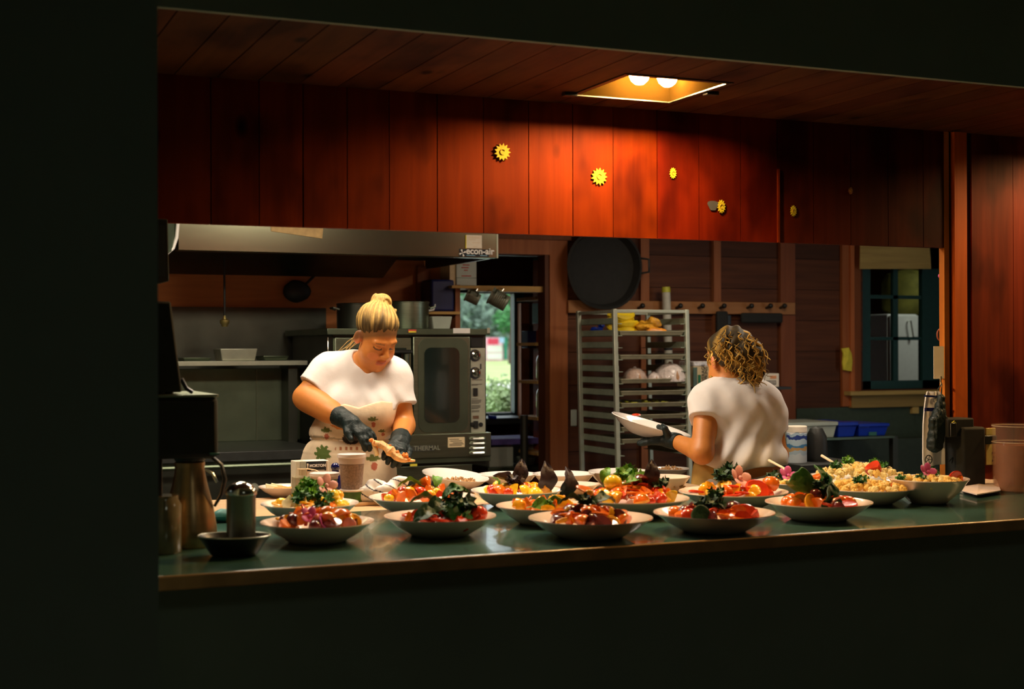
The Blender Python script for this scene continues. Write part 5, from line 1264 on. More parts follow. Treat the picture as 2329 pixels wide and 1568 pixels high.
# wrapped loaves
zz = T[870][0] + .004
for (px, hw, h, m, lab) in ((1444, 24, .085, 'bread', 'brown round loaf wrapped in cling film, leftmost on the rack tray'), (1487, 14, .055, 'film', 'low white wrapped bun between the two larger wrapped loaves'), (1524, 32, .11, 'film', 'largest white loaf wrapped in cling film on the right of the rack tray')):
    c = P(px, 860, RY + .08); r = P(px + hw, 860, RY + .08).x - c.x; c.z = zz; t = empty('wrapped_loaf', c, lab, 'bread', 'wrapped loaves on the rack tray')
    g = G(); g.lathe(c, [(0, .004), (r * .95, .004), (r, h * .25), (r * .8, h * .65), (r * .45, h * .92), (0, h * .97)], 24, ripple=lambda a, r_, h_: .06 * math.sin(5 * a + 3)); mk('loaf', g, M['bread'], t)
    g = G(); g.lathe(c, [(r * 1.03, .003), (r * 1.05, h * .25), (r * .85, h * .68), (r * .5, h * .95), (.012, h * 1.0), (.006, h * 1.1), (0, h * 1.1)], 30, ripple=lambda a, r_, h_: .03 * math.sin(13 * a + 40 * h_) + .02 * math.sin(23 * a))
    fm = mat('wrap_film_%d' % px, (.85, .74, .70), .12, var=.25, scale=40, bump=.9, bscale=60, coat=.8, alpha=.35 if m == 'bread' else .8); mk('cling_film', g, fm, t)
g = G(); q = random.Random(4); zz, a, b, y0, y1 = T[925]
for i in range(30): p = Vector((q.uniform(a + .05, b - .1), q.uniform(y0 + .02, y0 + .2), zz + .02 + q.uniform(0, .014))); g.ell(p, (.012, .01, .004), nu=6, nv=4, noise=.3, seed=i)
o = mk('scattered_greens', g, mat('olive_greens', (.42, .42, .03), .6, var=.4)); tag(o, 'scattered yellow green leaves on a middle rack tray', 'greens', kind='stuff')
g = G(); zz, a, b, y0, y1 = T[870]
for i in range(5): x = r0 - .028 - i * .0; p = Vector((a + .01 + i * .006, y1 - .1 - .05 * i, zz + .03)); g.box(p.x, p.x + .012, p.y, p.y + .02, p.z, p.z + .006)
# cartons on a shelf behind the cook
CSf = empty('rear_shelf', P(1660, 905, 7.4), 'dark shelf on the rear wall behind the curly haired cook', 'shelf')
g = G(); bpx(g, 1572, 882, 1800, 888, 7.4, .48); mk('shelf_board', g, M['iron'], CSf)
NB = empty('napkin_carton', P(1597, 881, 7.42), 'pale carton printed with green and upright lettering behind the cook', 'carton'); 
g = G(); bpx(g, 1577, 834, 1613, 881, 7.42, .2); mk('carton', g, M['cream'], NB, bev=.003)
g = G(); bpx(g, 1577, 822, 1614, 834, 7.42, .18); mk('crumpled_top', g, M['film'], NB, bev=.006)
panel('green_block', 1588, 853, 1594, 872, 7.42, 'inkgreen', NB); panel('plain_side', 1577, 836, 1586, 880, 7.42, 'steel_dull', NB, t=.003)
text('lettering', 'BEVERAGE', .030, P(1602.5, 880, 7.415), M['ink'], NB, rot=(R(90), R(-90), 0)); text('lettering', 'NAPKINS', .030, P(1609.5, 880, 7.415), M['ink'], NB, rot=(R(90), R(-90), 0))
WB = empty('white_carton', P(1755, 881, 7.42), 'white carton with a framed barcode and small orange print', 'carton')
g = G(); bpx(g, 1722, 850, 1772, 881, 7.42, .2); mk('carton', g, M['paper'], WB, bev=.003)
panel('barcode_frame', 1737, 866, 1765, 875.5, 7.42, 'ink', WB, t=.002); panel('barcode_field', 1738.5, 867.5, 1763.5, 874, 7.417, 'paper', WB, t=.002)
g = G(); q = random.Random(1); x = 1740
while x < 1762: w_ = q.uniform(.5, 1.3); bpx(g, x, 868, x + w_, 873.5, 7.4145, .001); x += w_ + q.uniform(.6, 1.2)
mk('barcode', g, M['ink'], WB, smooth=False)
panel('orange_print', 1752, 855, 1766, 862, 7.42, mat('orange_print', (.75, .3, .12), .6), WB, t=.002); panel('gold_print', 1724, 858, 1737, 861, 7.42, 'cream', WB, t=.002)
# blue bins and tub under the right window
SB = empty('steel_ledge', P(1950, 1003, 7.0), 'narrow steel ledge carrying the clear and blue bins below the right window', 'shelf')
g = G(); bpx(g, 1786, 996, 2035, 1001, 7.2, .6); mk('shelf_board', g, M['steel_dull'], SB)
g = G(); bpx(g, 1786, 1001, 2150, 1200, 7.7, .1); mk('back_board', g, mat('dark_green_board', (.03, .045, .028), .6, var=.2), SB)
g = G(); x = P(1800, 1100, 7.3).x; g.box(x, x + .04, 7.25, 7.29, 0, P(1800, 1001, 7.25).z); x = P(2020, 1100, 7.3).x; g.box(x, x + .04, 7.25, 7.29, 0, P(1800, 1001, 7.25).z); mk('leg', g, M['steel_dark'], SB)
zs = P(1910, 996, 7.2).z
def bin_(pa, pb, pt, pb_, Y, m, lab, lip=.012, dpt=.35):
    a, b = P(pa, pb_, Y).x, P(pb, pb_, Y).x; h = P((pa + pb) / 2, pt, Y).z - zs; t = empty('storage_bin', ((a + b) / 2, Y, zs), lab, 'bin', 'storage bins below the right window')
    g = G(); g.hexa([(a + .02, Y + .02, zs), (b - .02, Y + .02, zs), (b - .02, Y + dpt - .02, zs), (a + .02, Y + dpt - .02, zs)], [(a + .006, Y + .006, zs + h * .75), (b - .006, Y + .006, zs + h * .75), (b - .006, Y + dpt, zs + h * .75), (a + .006, Y + dpt, zs + h * .75)]); mk('tub', g, M[m], t, bev=.004)
    g = G(); g.box(a, b, Y - .004, Y + dpt + .004, zs + h * .75, zs + h); mk('lid', g, M[m], t, bev=.004); return t
t = bin_(1788, 1906, 961, 996, 7.22, 'frost', 'pale translucent bin left of the blue bin below the window')
t = bin_(1906, 1952, 961, 997, 7.23, 'blue', 'bright blue end bin between the pale bin and the labelled blue bin')
t = bin_(1953, 2023, 964, 999, 7.24, 'blue', 'blue bin with a small green label at its front'); panel('green_label', 1977, 983, 1994, 991, 7.25, 'tealbox', t, t=.006)
WT2 = empty('wipes_tub', P(1812, 1050, 5.6), 'white lidded tub with a blue and orange label behind the cook', 'tub')
a, b = P(1812, 1052, 5.6), P(1812, 969, 5.6); r = .0485; WT2.location.z = CT
side = empty('side_table', (P(1812, 1050, 5.6).x, 5.6, 0), 'narrow steel table right of the curly haired cook', 'table')
g = G(); g.box(a.x - .08, a.x + .32, 5.45, 5.8, a.z - .03, a.z); mk('tabletop', g, M['iron'], side, bev=.003)
for x in (a.x - .05, a.x + .28):
    for y in (5.5, 5.75): g = G(); g.cyl((x, y, 0), (x, y, a.z - .03), .02); mk('leg', g, M['steel_dull'], side)
WT2.location = (a.x, 5.6, a.z); WL[WT2.name] = Vector((a.x, 5.6, a.z)); h = b.z - a.z
nlab, ntl, bl, outl = new_mat('tub_label'); Nn = ntl.nodes.new
tc = Nn('ShaderNodeTexCoord'); sx = Nn('ShaderNodeSeparateXYZ'); ntl.links.new(tc.outputs['Object'], sx.inputs[0]); nz = Nn('ShaderNodeTexNoise'); nz.inputs['Scale'].default_value = 22; ntl.links.new(tc.outputs['Object'], nz.inputs[0])
ad = Nn('ShaderNodeMath'); ad.operation = 'MULTIPLY_ADD'; ntl.links.new(nz.outputs[0], ad.inputs[0]); ad.inputs[1].default_value = .05; ntl.links.new(sx.outputs[2], ad.inputs[2])
mr_ = Nn('ShaderNodeMapRange'); mr_.inputs[1].default_value = .02; mr_.inputs[2].default_value = h * .85 + .02; ntl.links.new(ad.outputs[0], mr_.inputs[0])
cr = Nn('ShaderNodeValToRGB'); cr.color_ramp.interpolation = 'CONSTANT'
for pos, c_ in ((0, (.55, .62, .66)), (.3, (.4, .52, .6)), (.42, (.55, .33, .12)), (.52, (.06, .22, .42)), (.62, (.45, .6, .7)), (.78, (.02, .05, .25)), (.9, (.4, .55, .68))):
    e_ = cr.color_ramp.elements.new(pos) if pos else cr.color_ramp.elements[0]; e_.position = pos; e_.color = (*c_, 1)
ntl.links.new(mr_.outputs[0], cr.inputs[0]); ntl.links.new(cr.outputs[0], bl.inputs['Base Color'])
g = G(); g.lathe(WL[WT2.name], [(0, 0), (r * .97, 0), (r, .006), (r, h * .84), (r * .96, h * .85)], 32); mk('tub_body', g, nlab, WT2)
g = G(); g.lathe(WL[WT2.name] + Vector((0, 0, h * .84)), [(r * 1.03, 0), (r * 1.03, h * .14), (r * .95, h * .16), (0, h * .16)], 32); mk('lid', g, M['paper'], WT2)
g = G(); c = P(1853, 1052, 5.62); g.lathe((c.x + .01, 5.62, a.z), [(0, 0), (.05, 0), (.055, .02), (.05, .12), (.03, .16), (0, .17)], 24); tag(mk('dark_pot', g, M['iron']), 'dark rounded pot beside the labelled white tub', 'pot')
# yellow crumpled paper on the window casing
g = G(); ptsL = [(1915, 793), (1931, 791), (1937, 805), (1939, 822), (1937, 845), (1919, 842), (1917, 825), (1919, 805)]
front = [P(x, y, BY - .06 - .006 * (i % 2)) for i, (x, y) in enumerate(ptsL)]; cc = sum(front, Vector()) / 8 + Vector((0, -.012, 0))
g.add(front + [cc] + [p + Vector((0, .012, 0)) for p in front], [(i, (i + 1) % 8, 8) for i in range(8)] + [(i, i + 9, (i + 1) % 8 + 9, (i + 1) % 8) for i in range(8)] + [tuple(range(9, 17))[::-1]]); tag(mk('sticky_note', g, M['yellow'], smooth=False), 'crumpled yellow paper stuck to the casing left of the right window', 'note')
# towel and black oven mitt hanging on the jamb, white paper, bottle opener
TY = WY - .005
TWL = empty('hanging_towel', P(2126, 890, TY), 'white towel with navy bands hanging at the right jamb', 'towel')
def cloth(ptsl, ptsr, Y, m, name, parent, amp=.008, n=10, th=.006, f=3.0):
    g = G(); rows = len(ptsl); vs_ = []
    for side_ in (0, 1):
        for j in range(rows):
            a, b = P(*ptsl[j], Y), P(*ptsr[j], Y)
            for i in range(n + 1):
                t = i / n; p = a.lerp(b, t); p = p + Vector((0, amp * math.sin(f * math.pi * t + j * .3) + th * side_, 0)); vs_.append(p)
    fs = []; W_ = n + 1; S_ = rows * W_
    for j in range(rows - 1):
        for i in range(n): a = j * W_ + i; fs += [(a, a + 1, a + W_ + 1, a + W_), (a + S_, a + W_ + S_, a + W_ + 1 + S_, a + 1 + S_)]
    for j in range(rows - 1):
        for i in (0, n): a = j * W_ + i; fs.append((a, a + W_, a + W_ + S_, a + S_))
    for i in range(n):
        for j in (0, rows - 1): a = j * W_ + i; fs.append((a, a + 1, a + 1 + S_, a + S_))
    g.add(vs_, fs); return mk(name, g, M[m] if isinstance(m, str) else m, parent)
cloth([(2110, 891), (2107, 905), (2105, 930), (2103, 965), (2103, 1000), (2103, 1045), (2104, 1062)], [(2138, 891), (2141, 905), (2146, 930), (2147, 965), (2148, 1000), (2148, 1050), (2149, 1056)], TY, 'towel', 'towel_cloth', TWL)
cloth([(2105, 899), (2104, 903)], [(2140, 901), (2140, 906)], TY - .012, 'darkblue', 'navy_band', TWL, amp=.004); cloth([(2105, 928), (2105, 936)], [(2146, 928), (2146, 936)], TY - .012, 'darkblue', 'navy_band', TWL, amp=.005)
g = G(); c = P(2112, 1046, TY - .016)
for (ra_, rb_) in ((.0135, .0165),): g.tube([c + Vector((rb_ * math.cos(t * .35), 0, rb_ * math.sin(t * .35))) for t in range(18)], .0022, 5, closed=True)
for i in range(5): a = i * 1.257; g.tube([c, c + Vector((.015 * math.cos(a), 0, .015 * math.sin(a)))], .0014, 5)
mk('wheel_emblem', g, M['ink'], TWL)
MT = SDF(); m0, m1, m2, m3 = P(2141, 905, TY - .05), P(2134, 960, TY - .055), P(2126, 1012, TY - .055), P(2121, 958, TY - .06)
MT.cap(tuple(m0), tuple(m1), .014, .030, k=.02).cap(tuple(m1), tuple(m2), .031, .031, k=.02).cap(tuple(P(2128, 985, TY - .05)), tuple(m3), .016, .012, k=.012)
MTo = empty('oven_mitt', P(2132, 1030, TY - .05), 'black quilted oven mitt hanging in front of the white towel', 'oven mitt')
def mpost(D, X, Y, Z): return np.maximum(D + .0022 * np.sin(330 * (X * .8 + Z * .35)) * np.sin(330 * (Z * .35 - X * .8)), np.abs(Y - (TY - .055)) - .026)
o = sdf_obj('mitt_body', MT, .003, M['glove'], MTo, post=mpost); WLm = WL[MTo.name]
mme = o.data; co = np.empty(len(mme.vertices) * 3, np.float32); mme.vertices.foreach_get('co', co); co = co.reshape(-1, 3) - np.array(WLm); mme.vertices.foreach_set('co', co.ravel()); mme.update()
g = G(); g.tube([m0, m0 + Vector((.01, .01, .03)), P(2143, 872, TY - .04), m0 + Vector((0, .02, .03))], .003, 5); mk('hanging_loop', g, M['glove'], MTo)
HK = empty('jamb_hook', P(2140, 860, TY - .03), 'small chrome hook on the right jamb above the black mitt', 'hook')
g = G(); g.tube([Vector((JX, WY + .02, P(2146, 860, WY).z)), P(2140, 858, TY - .03), P(2139, 870, TY - .035), P(2142, 878, TY - .035)], .004, 6); mk('hook_wire', g, M['chrome'], HK)
g = G(); bpx(g, 2124, 788, 2147, 862, WY - .004, .002); tag(mk('paper_sheet', g, M['paper'], smooth=False), 'white paper sheet pinned at the right jamb above the hook', 'paper')
g = G(); p = P(2138, 762, WY + .06); g.tube([p + Vector((.014 * math.cos(t * .5), 0, .022 * math.sin(t * .5))) for t in range(12)], .0035, 6, closed=True); tag(mk('rubber_ring', g, mat('rust_rubber', (.35, .1, .05), .5)), 'rust coloured ring hanging on the right jamb above the paper', 'ring')
g = G(); g.ell(P(2137, 628, WY + .04), (.006, .006, .008), nu=8, nv=6); tag(mk('pink_pin', g, mat('pink', (.8, .1, .4), .5)), 'tiny pink pin high on the right jamb', 'pin')
# ================================================================ PLATTERS AND FOOD
def dish_geo(R_, h, base=.5, th=.006, sy=1.0):
    g = G(); g.lathe((0, 0, 0), [(0, .004), (R_ * base * .92, .004), (R_ * base * .96, 0), (R_ * base, 0), (R_ * (base + .06), .006), (R_ * .80, h * .55), (R_ * .95, h * .93), (R_, h), (R_ * .995, h + th * .5), (R_ * .94, h + th * .2), (R_ * .78, h * .6 + th), (R_ * base * 1.02, .006 + th), (R_ * base * .8, .003 + th), (0, .003 + th)], 56, sy=sy); return g
def dish(px, py, hw, lab, m='plate', h=.055, name='platter', z0=CT, tilt=None, group='platters on the serving counter', base=.5, yr=1.0):
    c = Pz(px, py, z0 + h); a, b = Pd(px - hw, py, (c - O).dot(ray(px, py)) / ray(px, py).length_squared), None
    d = (c - O).length / ray(px, py).length; r = hw / F * d
    g = dish_geo(r, h, base, sy=yr); me = raw_mesh(name, g, M[m]); o = bpy.data.objects.new(name, me); COL.objects.link(o)
    o.location = (c.x, c.y, z0 + .0005)
    if tilt: o.rotation_euler = tilt
    tag(o, lab, 'platter', group); WL[o.name] = Vector(o.location); return (o, Vector((c.x, c.y, z0)), r, h)
def fm(name, col, rough=.22, **k): return mat(name, col, rough, var=k.pop('var', .22), scale=k.pop('scale', 45), coat=k.pop('coat', .35), **k)
FOOD = {'red': fm('tomato_red', (.62, .045, .012)), 'orange': fm('tomato_orange', (.80, .17, .012)), 'gold': fm('tomato_gold', (.85, .40, .015)), 'yellow': fm('tomato_yellow', (.85, .58, .03)), 'purple': fm('tomato_purple', (.13, .02, .022)), 'pink': fm('tomato_pink', (.72, .20, .13)),
        'basil': mat('basil_green', (.05, .22, .03), .45, var=.4, scale=40, bump=.3), 'dark': mat('dark_basil', (.018, .075, .030), .5, var=.5, scale=40, bump=.3), 'black': mat('purple_basil', (.025, .010, .014), .5, var=.5, scale=40, bump=.2), 'herb': mat('herb_green', (.10, .30, .02), .5, var=.5, scale=60), 'kale': mat('kale_green', (.025, .13, .02), .5, var=.5, scale=60),
        'floret': mat('cauliflower', (.85, .68, .28), .6, var=.2, scale=40, bump=.4, bscale=160), 'floretg': mat('golden_cauliflower', (.85, .54, .12), .6, var=.25, scale=40, bump=.4, bscale=160),
        'magenta': mat('magenta_petal', (.62, .10, .38), .6, var=.2), 'petal': mat('pink_petal', (.80, .42, .42), .6, var=.2), 'nut': mat('toasted_nuts', (.62, .36, .15), .6, var=.5, scale=60), 'cream': mat('cream_piece', (.85, .76, .45), .4, var=.15)}
def proto(kind):
    g = G(); q = random.Random(hash(kind) % 1000 if False else len(kind) * 7 + ord(kind[0]))
    if kind == 'wedge':       # a quarter-ish tomato wedge: curved skin, two cut faces
        nu, nv = 8, 8; vs_ = []; fs = []
        for j in range(nv + 1):
            th = math.pi * j / nv
            for i in range(nu + 1):
                a = R(-42 + 84 * i / nu); vs_.append((.030 * math.sin(th) * math.cos(a) - .010, .030 * math.sin(th) * math.sin(a), -.026 * math.cos(th)))
        ax0 = len(vs_); vs_ += [(-.012, 0, -.022), (-.014, 0, -.011), (-.014, 0, 0), (-.014, 0, .011), (-.012, 0, .022)]
        for j in range(nv):
            for i in range(nu): a = j * (nu + 1) + i; fs.append((a, a + 1, a + nu + 2, a + nu + 1))
        for j in range(nv):
            s_ = ax0 + min(4, j * 5 // nv); s2 = ax0 + min(4, (j + 1) * 5 // nv)
            for e, i in ((0, 0), (1, nu)):
                a, b = j * (nu + 1) + i, (j + 1) * (nu + 1) + i
                fs.append((a, b, s2) if s_ == s2 else (a, b, s2, s_))
        g.add(vs_, fs)
    elif kind == 'slice': g.lathe((0, 0, 0), [(0, -.004), (.030, -.004), (.034, -.002), (.034, .002), (.030, .004), (.027, .0032), (.012, .0026), (0, .003)], 22, ripple=lambda a, r, h: .05 * math.sin(3 * a))
    elif kind == 'cherry': g.lathe((0, 0, 0), [(0, -.016), (.010, -.014), (.0165, -.006), (.018, .002), (.015, .010), (.008, .0145), (.003, .013), (0, .0125)], 16)
    elif kind == 'half': g.lathe((0, 0, 0), [(0, -.016), (.012, -.014), (.020, -.007), (.023, 0), (.021, .0015), (.012, .0008), (0, .0018)], 18)
    elif kind == 'leaf':
        n = 16; vs_ = []; fs = []
        for s_ in (0, 1):
            for j in range(n + 1):
                t = j / n; w_ = .0175 * math.sin(math.pi * t ** .8) ** .8 + .0006; z = .014 * math.sin(math.pi * t) - .0012 * s_
                for e in (-1, -.5, 0, .5, 1): vs_.append((.062 * t - .03, w_ * e, z + .008 * abs(e) ** 1.6 * math.sin(math.pi * t) + .0022 * math.sin(16 * t + 2 * abs(e) * 3)))
        N_ = (n + 1) * 5
        for j in range(n):
            for i in range(4): a = j * 5 + i; fs += [(a, a + 5, a + 6, a + 1), (a + N_, a + 1 + N_, a + 6 + N_, a + 5 + N_)]
            for i in (0, 4): a = j * 5 + i; fs.append((a, a + 5, a + 5 + N_, a + N_))
        for j in (0, n):
            for i in range(4): a = j * 5 + i; fs.append((a, a + 1, a + 1 + N_, a + N_))
        g.add(vs_, fs); g.tube([(-.03, 0, 0), (-.045, 0, -.006)], .0014, 5)
    elif kind == 'frilly':     # kale / parsley tuft
        for k in range(34):
            d = Vector((q.gauss(0, 1), q.gauss(0, 1), abs(q.gauss(0, .8)))).normalized(); c = d * q.uniform(.008, .03); u = d.orthogonal().normalized(); v = d.cross(u); r0 = q.uniform(.007, .012); pts = [c - d * .004]
            for i in range(9): a = i * .698; pts.append(c + (u * math.cos(a) + v * math.sin(a)) * r0 * (1.25 if i % 2 else .8) + d * (.004 if i % 2 else -.001))
            g.add(pts, [(0, i + 1, (i + 1) % 9 + 1) for i in range(9)])
            g.tube([(0, 0, -.004), c], .0012, 4)
    elif kind == 'floret':
        for k in range(9):
            d = Vector((q.gauss(0, 1), q.gauss(0, 1), abs(q.gauss(0, .8)))).normalized(); g.ell(d * .0085, q.uniform(.0055, .0085), nu=8, nv=6, noise=.15, seed=k)
        g.cyl((0, 0, -.011), (0, 0, 0), .005, .007, 8)
    elif kind == 'flower':
        for k in range(5):
            a = k * 1.257; c = Vector((math.cos(a), math.sin(a), .0)) * .013; g.ell(c + Vector((0, 0, .004)), (.011, .009, .0022), Matrix.Rotation(a, 3, 'Z') @ Matrix.Rotation(-.45, 3, 'Y'), 10, 6)
        g.ell((0, 0, .004), .004, nu=8, nv=6)
    elif kind == 'strip': g.tube([(-.028, 0, 0), (-.01, .003, .006), (.01, -.002, .007), (.028, 0, 0)], [.005, .009, .009, .005], 8, flat=.6)
    elif kind == 'spoon': g.tube([(-.10, 0, 0), (.06, 0, 0)], [.0045, .0035], 8); g.ell((.078, 0, 0), (.026, .016, .004), nu=12, nv=8)
    return raw_mesh(kind, g, FOOD['red'])
PROTO = {k: proto(k) for k in ('wedge', 'slice', 'cherry', 'half', 'leaf', 'frilly', 'floret', 'flower', 'strip', 'spoon')}
MESHC = {}
def fmesh(kind, col):
    if (kind, col) not in MESHC:
        me = PROTO[kind].copy(); me.materials.clear(); me.materials.append(FOOD[col] if col in FOOD else M[col]); MESHC[kind, col] = me
    return MESHC[kind, col]
NAMES = {'wedge': 'tomato_wedge', 'slice': 'tomato_slice', 'cherry': 'cherry_tomato', 'half': 'halved_tomato', 'leaf': 'basil_leaf', 'frilly': 'herb_sprig', 'floret': 'cauliflower_floret', 'flower': 'flower', 'strip': 'pepper_strip', 'spoon': 'serving_spoon'}
CATS = {'wedge': 'tomato', 'slice': 'tomato', 'cherry': 'tomato', 'half': 'tomato', 'leaf': 'basil leaf', 'frilly': 'herb', 'floret': 'cauliflower', 'flower': 'flower', 'strip': 'pepper', 'spoon': 'spoon'}
WORD = {'red': 'red', 'orange': 'orange', 'gold': 'golden', 'yellow': 'yellow', 'purple': 'dark purple', 'pink': 'pinkish', 'basil': 'green', 'dark': 'dark green', 'black': 'blackish purple', 'herb': 'bright green', 'kale': 'dark green', 'floret': 'pale yellow', 'floretg': 'golden', 'magenta': 'magenta', 'petal': 'pink', 'white': 'white', 'cream': 'cream'}
def piece(kind, col, loc, rot, s, where, label=None, group=None, sector='on'):
    o = bpy.data.objects.new(NAMES[kind], fmesh(kind, col)); COL.objects.link(o); o.location = loc; o.rotation_euler = rot; o.scale = (s, s, s) if not hasattr(s, '__len__') else s
    nm = NAMES[kind].replace('_', ' ')
    tag(o, label or '%s %s %s the %s' % (WORD[col], nm, sector, where), CATS[kind], group or '%ss on the %s' % (nm, where)); return o
SECT = ['at the right of', 'at the back right of', 'at the back of', 'at the back left of', 'at the left of', 'at the front left of', 'at the front of', 'at the front right of']
def sector_of(a, u):
    if u < .38: return 'on top of'
    return SECT[int(round((a + YAW) / (math.pi / 4))) % 8]
SQ = random.Random(77)
def heap(D, where, mix, n, H, spreadr=.70, leaves=(), extra=()):
    """pieces piled in rings from the rim inwards and upwards"""
    o, c, r, h = D; tot = sum(w_ for _, _, w_ in mix); placed = []
    for i in range(n):
        t = (i + .5) / n; rad = r * spreadr * math.sqrt(1 - t ** 1.15) * SQ.uniform(.85, 1.0); a = i * 2.39996 + SQ.uniform(-.3, .3)
        u = rad / (r * spreadr); z = c.z + .012 + h * .45 * max(0, u - .45) + (H + .018) * (1 - u * u) ** .8 + .012 + .010 * max(0, u - .5)
        x = SQ.uniform(0, tot)
        for kd, cl, w_ in mix:
            x -= w_
            if x <= 0: break
        tiltv = .30 if kd == 'slice' else 1.4
        rot = (SQ.uniform(-tiltv, tiltv), SQ.uniform(-tiltv, tiltv), SQ.uniform(0, 6.28))
        sc_ = SQ.uniform(.85, 1.15)
        piece(kd, cl, (c.x + rad * math.cos(a), c.y + rad * math.sin(a), z), rot, sc_, where, sector=sector_of(a, u))
    for (kd, cl, dx, dy, dz, s, rot, lab) in leaves:
        piece(kd, cl, (c.x + dx * r, c.y + dy * r, c.z + .03 + H + dz), rot, s, where, lab)
W_ = {}
W_[1] = dish(722, 1188, 129, 'round platter of mixed tomatoes nearest the metal shaker')
W_[2] = dish(1001, 1175, 128, 'front platter piled with dark basil over red tomatoes')
W_[3] = dish(1238, 1151, 110, 'platter of golden tomatoes and mint tucked behind the purple orange one')
W_[4] = dish(1343, 1179, 142, 'front platter heaped with orange and purple tomatoes, nearest the counter edge')
W_[5] = dish(1624, 1167, 138, 'front platter of red tomatoes with a dark kale sprig in the middle')
W_[6] = dish(1862, 1143, 121, 'front platter crowned with large upright basil leaves, furthest right of the front row')
W_[7] = dish(705, 1146, 111, 'platter of yellow tomatoes and parsley behind the leftmost front platter', m='plate_white')
W_[8] = dish(960, 1131, 121, 'white platter of orange tomatoes behind the dark basil platter', m='plate_white')
W_[9] = dish(1175, 1116, 104, 'white platter with upright blackish basil leaves and yellow tomatoes', m='plate_white')
W_[10] = dish(1438, 1134, 130, 'largest heaped platter of orange and red tomatoes in the middle of the counter')
W_[11] = dish(1668, 1119, 124, 'platter of sliced tomatoes with a pink flower in front of the curly haired cook', m='plate')
W_[12] = dish(1972, 1110, 109, 'platter of cauliflower behind the upright basil leaves')
W_[13] = dish(2112, 1090, 90, 'deep bowl of cauliflower at the right end of the counter', h=.085, base=.42)
W_[14] = dish(1812, 1096, 92, 'left cauliflower platter with the magenta flower')
W_[15] = dish(1955, 1086, 120, 'rear cauliflower platter between the left one and the deep bowl', m='plate_white')
# 1
heap(W_[1], 'leftmost front platter', [('wedge', 'orange', 3), ('wedge', 'purple', 2), ('half', 'pink', 2), ('slice', 'gold', 1.5), ('wedge', 'gold', 2), ('strip', 'red', 1.5), ('cherry', 'purple', 1)], 34, .040,
     leaves=[('flower', 'magenta', -.22, -.28, .006, 1.3, (.9, .2, 0), 'magenta flower on the leftmost front platter, upper of two'), ('flower', 'magenta', -.05, -.5, -.012, 1.3, (1.0, 0, 1), 'magenta flower on the leftmost front platter, lower of two'), ('half', 'orange', .33, -.25, .0, 1.5, (2.6, 0, .5), 'big orange tomato half on the right of the leftmost front platter'), ('frilly', 'kale', .1, .1, .02, 1.0, (0, 0, 0), 'dark kale tuft on top of the leftmost front platter'), ('half', 'gold', .58, -.1, -.02, 1.4, (2.2, .3, 0), 'golden tomato half at the right rim of the leftmost front platter')])
# 2
heap(W_[2], 'dark basil platter', [('slice', 'red', 3), ('wedge', 'red', 2), ('wedge', 'orange', 1), ('strip', 'orange', 1)], 24, .018,
     leaves=[('leaf', 'dark', -.36, -.30, .008, 1.5, (.5, -.1, .2), 'broad dark basil leaf lying at the left of the front basil platter'), ('leaf', 'dark', -.12, -.05, .034, 1.35, (.8, -.3, .6), 'dark basil leaf left of centre on the front basil platter'), ('leaf', 'basil', .28, .0, .065, 1.4, (.4, -.3, -.4), 'bright green basil leaf highest right on the front basil platter'), ('leaf', 'dark', .16, -.2, .034, 1.3, (1.2, -.7, 1.1), 'dark upright basil leaf in the middle of the front basil platter'), ('leaf', 'dark', .40, -.25, .026, 1.25, (1.0, .4, 2.5), 'dark drooping basil leaf right of centre on the front basil platter'), ('leaf', 'basil', -.25, .1, .045, 1.4, (.3, -.1, 2.9), 'green basil leaf pointing left at the back of the front basil platter'), ('frilly', 'kale', .16, -.34, .014, 1.7, (.5, 0, 0), 'dark herb tuft at the front of the basil platter'), ('frilly', 'dark', .30, -.1, .034, 1.8, (.2, 0, 1), 'blackish herb tuft behind the basil leaves of the front platter'), ('cherry', 'red', .64, -.22, .012, 1.6, (0, 0, 0), 'large glossy red tomato at the right of the basil platter'), ('cherry', 'red', .52, .05, .03, 1.3, (0, 0, 0), 'red tomato half hidden behind the large glossy one')])
# 3
heap(W_[3], 'golden tomato platter', [('wedge', 'gold', 3), ('strip', 'orange', 2), ('slice', 'orange', 1), ('wedge', 'red', 1)], 22, .022,
     leaves=[('leaf', 'herb', -.25, -.35, .010, 1.1, (1.0, 0, .2), 'left mint leaf at the front of the golden tomato platter'), ('leaf', 'basil', .05, -.38, .010, 1.1, (1.0, 0, 2.6), 'right mint leaf at the front of the golden tomato platter'), ('frilly', 'herb', -.1, -.36, .008, .8, (.6, 0, 0), 'small mint tip between the two leaves of the golden platter'), ('strip', 'gold', .3, -.3, .016, 1.5, (0, .5, -.4), 'long golden tomato slice leaning at the right of the golden platter')])
# 4
heap(W_[4], 'orange purple platter', [('wedge', 'orange', 4), ('slice', 'orange', 2), ('strip', 'gold', 2), ('wedge', 'purple', 2), ('slice', 'purple', 1)], 38, .036, .66,
     leaves=[('leaf', 'dark', -.28, .1, .030, 1.3, (.3, 0, 2.9), 'dark basil leaf pointing left on top of the orange purple platter'), ('leaf', 'dark', .3, .1, .028, 1.3, (.3, 0, .2), 'dark basil leaf pointing right on top of the orange purple platter'), ('frilly', 'dark', -.05, .05, .034, 1.1, (0, 0, 0), 'dark herb crown on top of the orange purple platter'), ('cherry', 'gold', -.03, -.02, .062, .7, (0, 0, 0), 'small golden berry set in the dark herb crown'), ('slice', 'orange', -.02, .15, .07, .8, (.3, .2, 0), 'orange tomato slice topping the dark herb crown')])
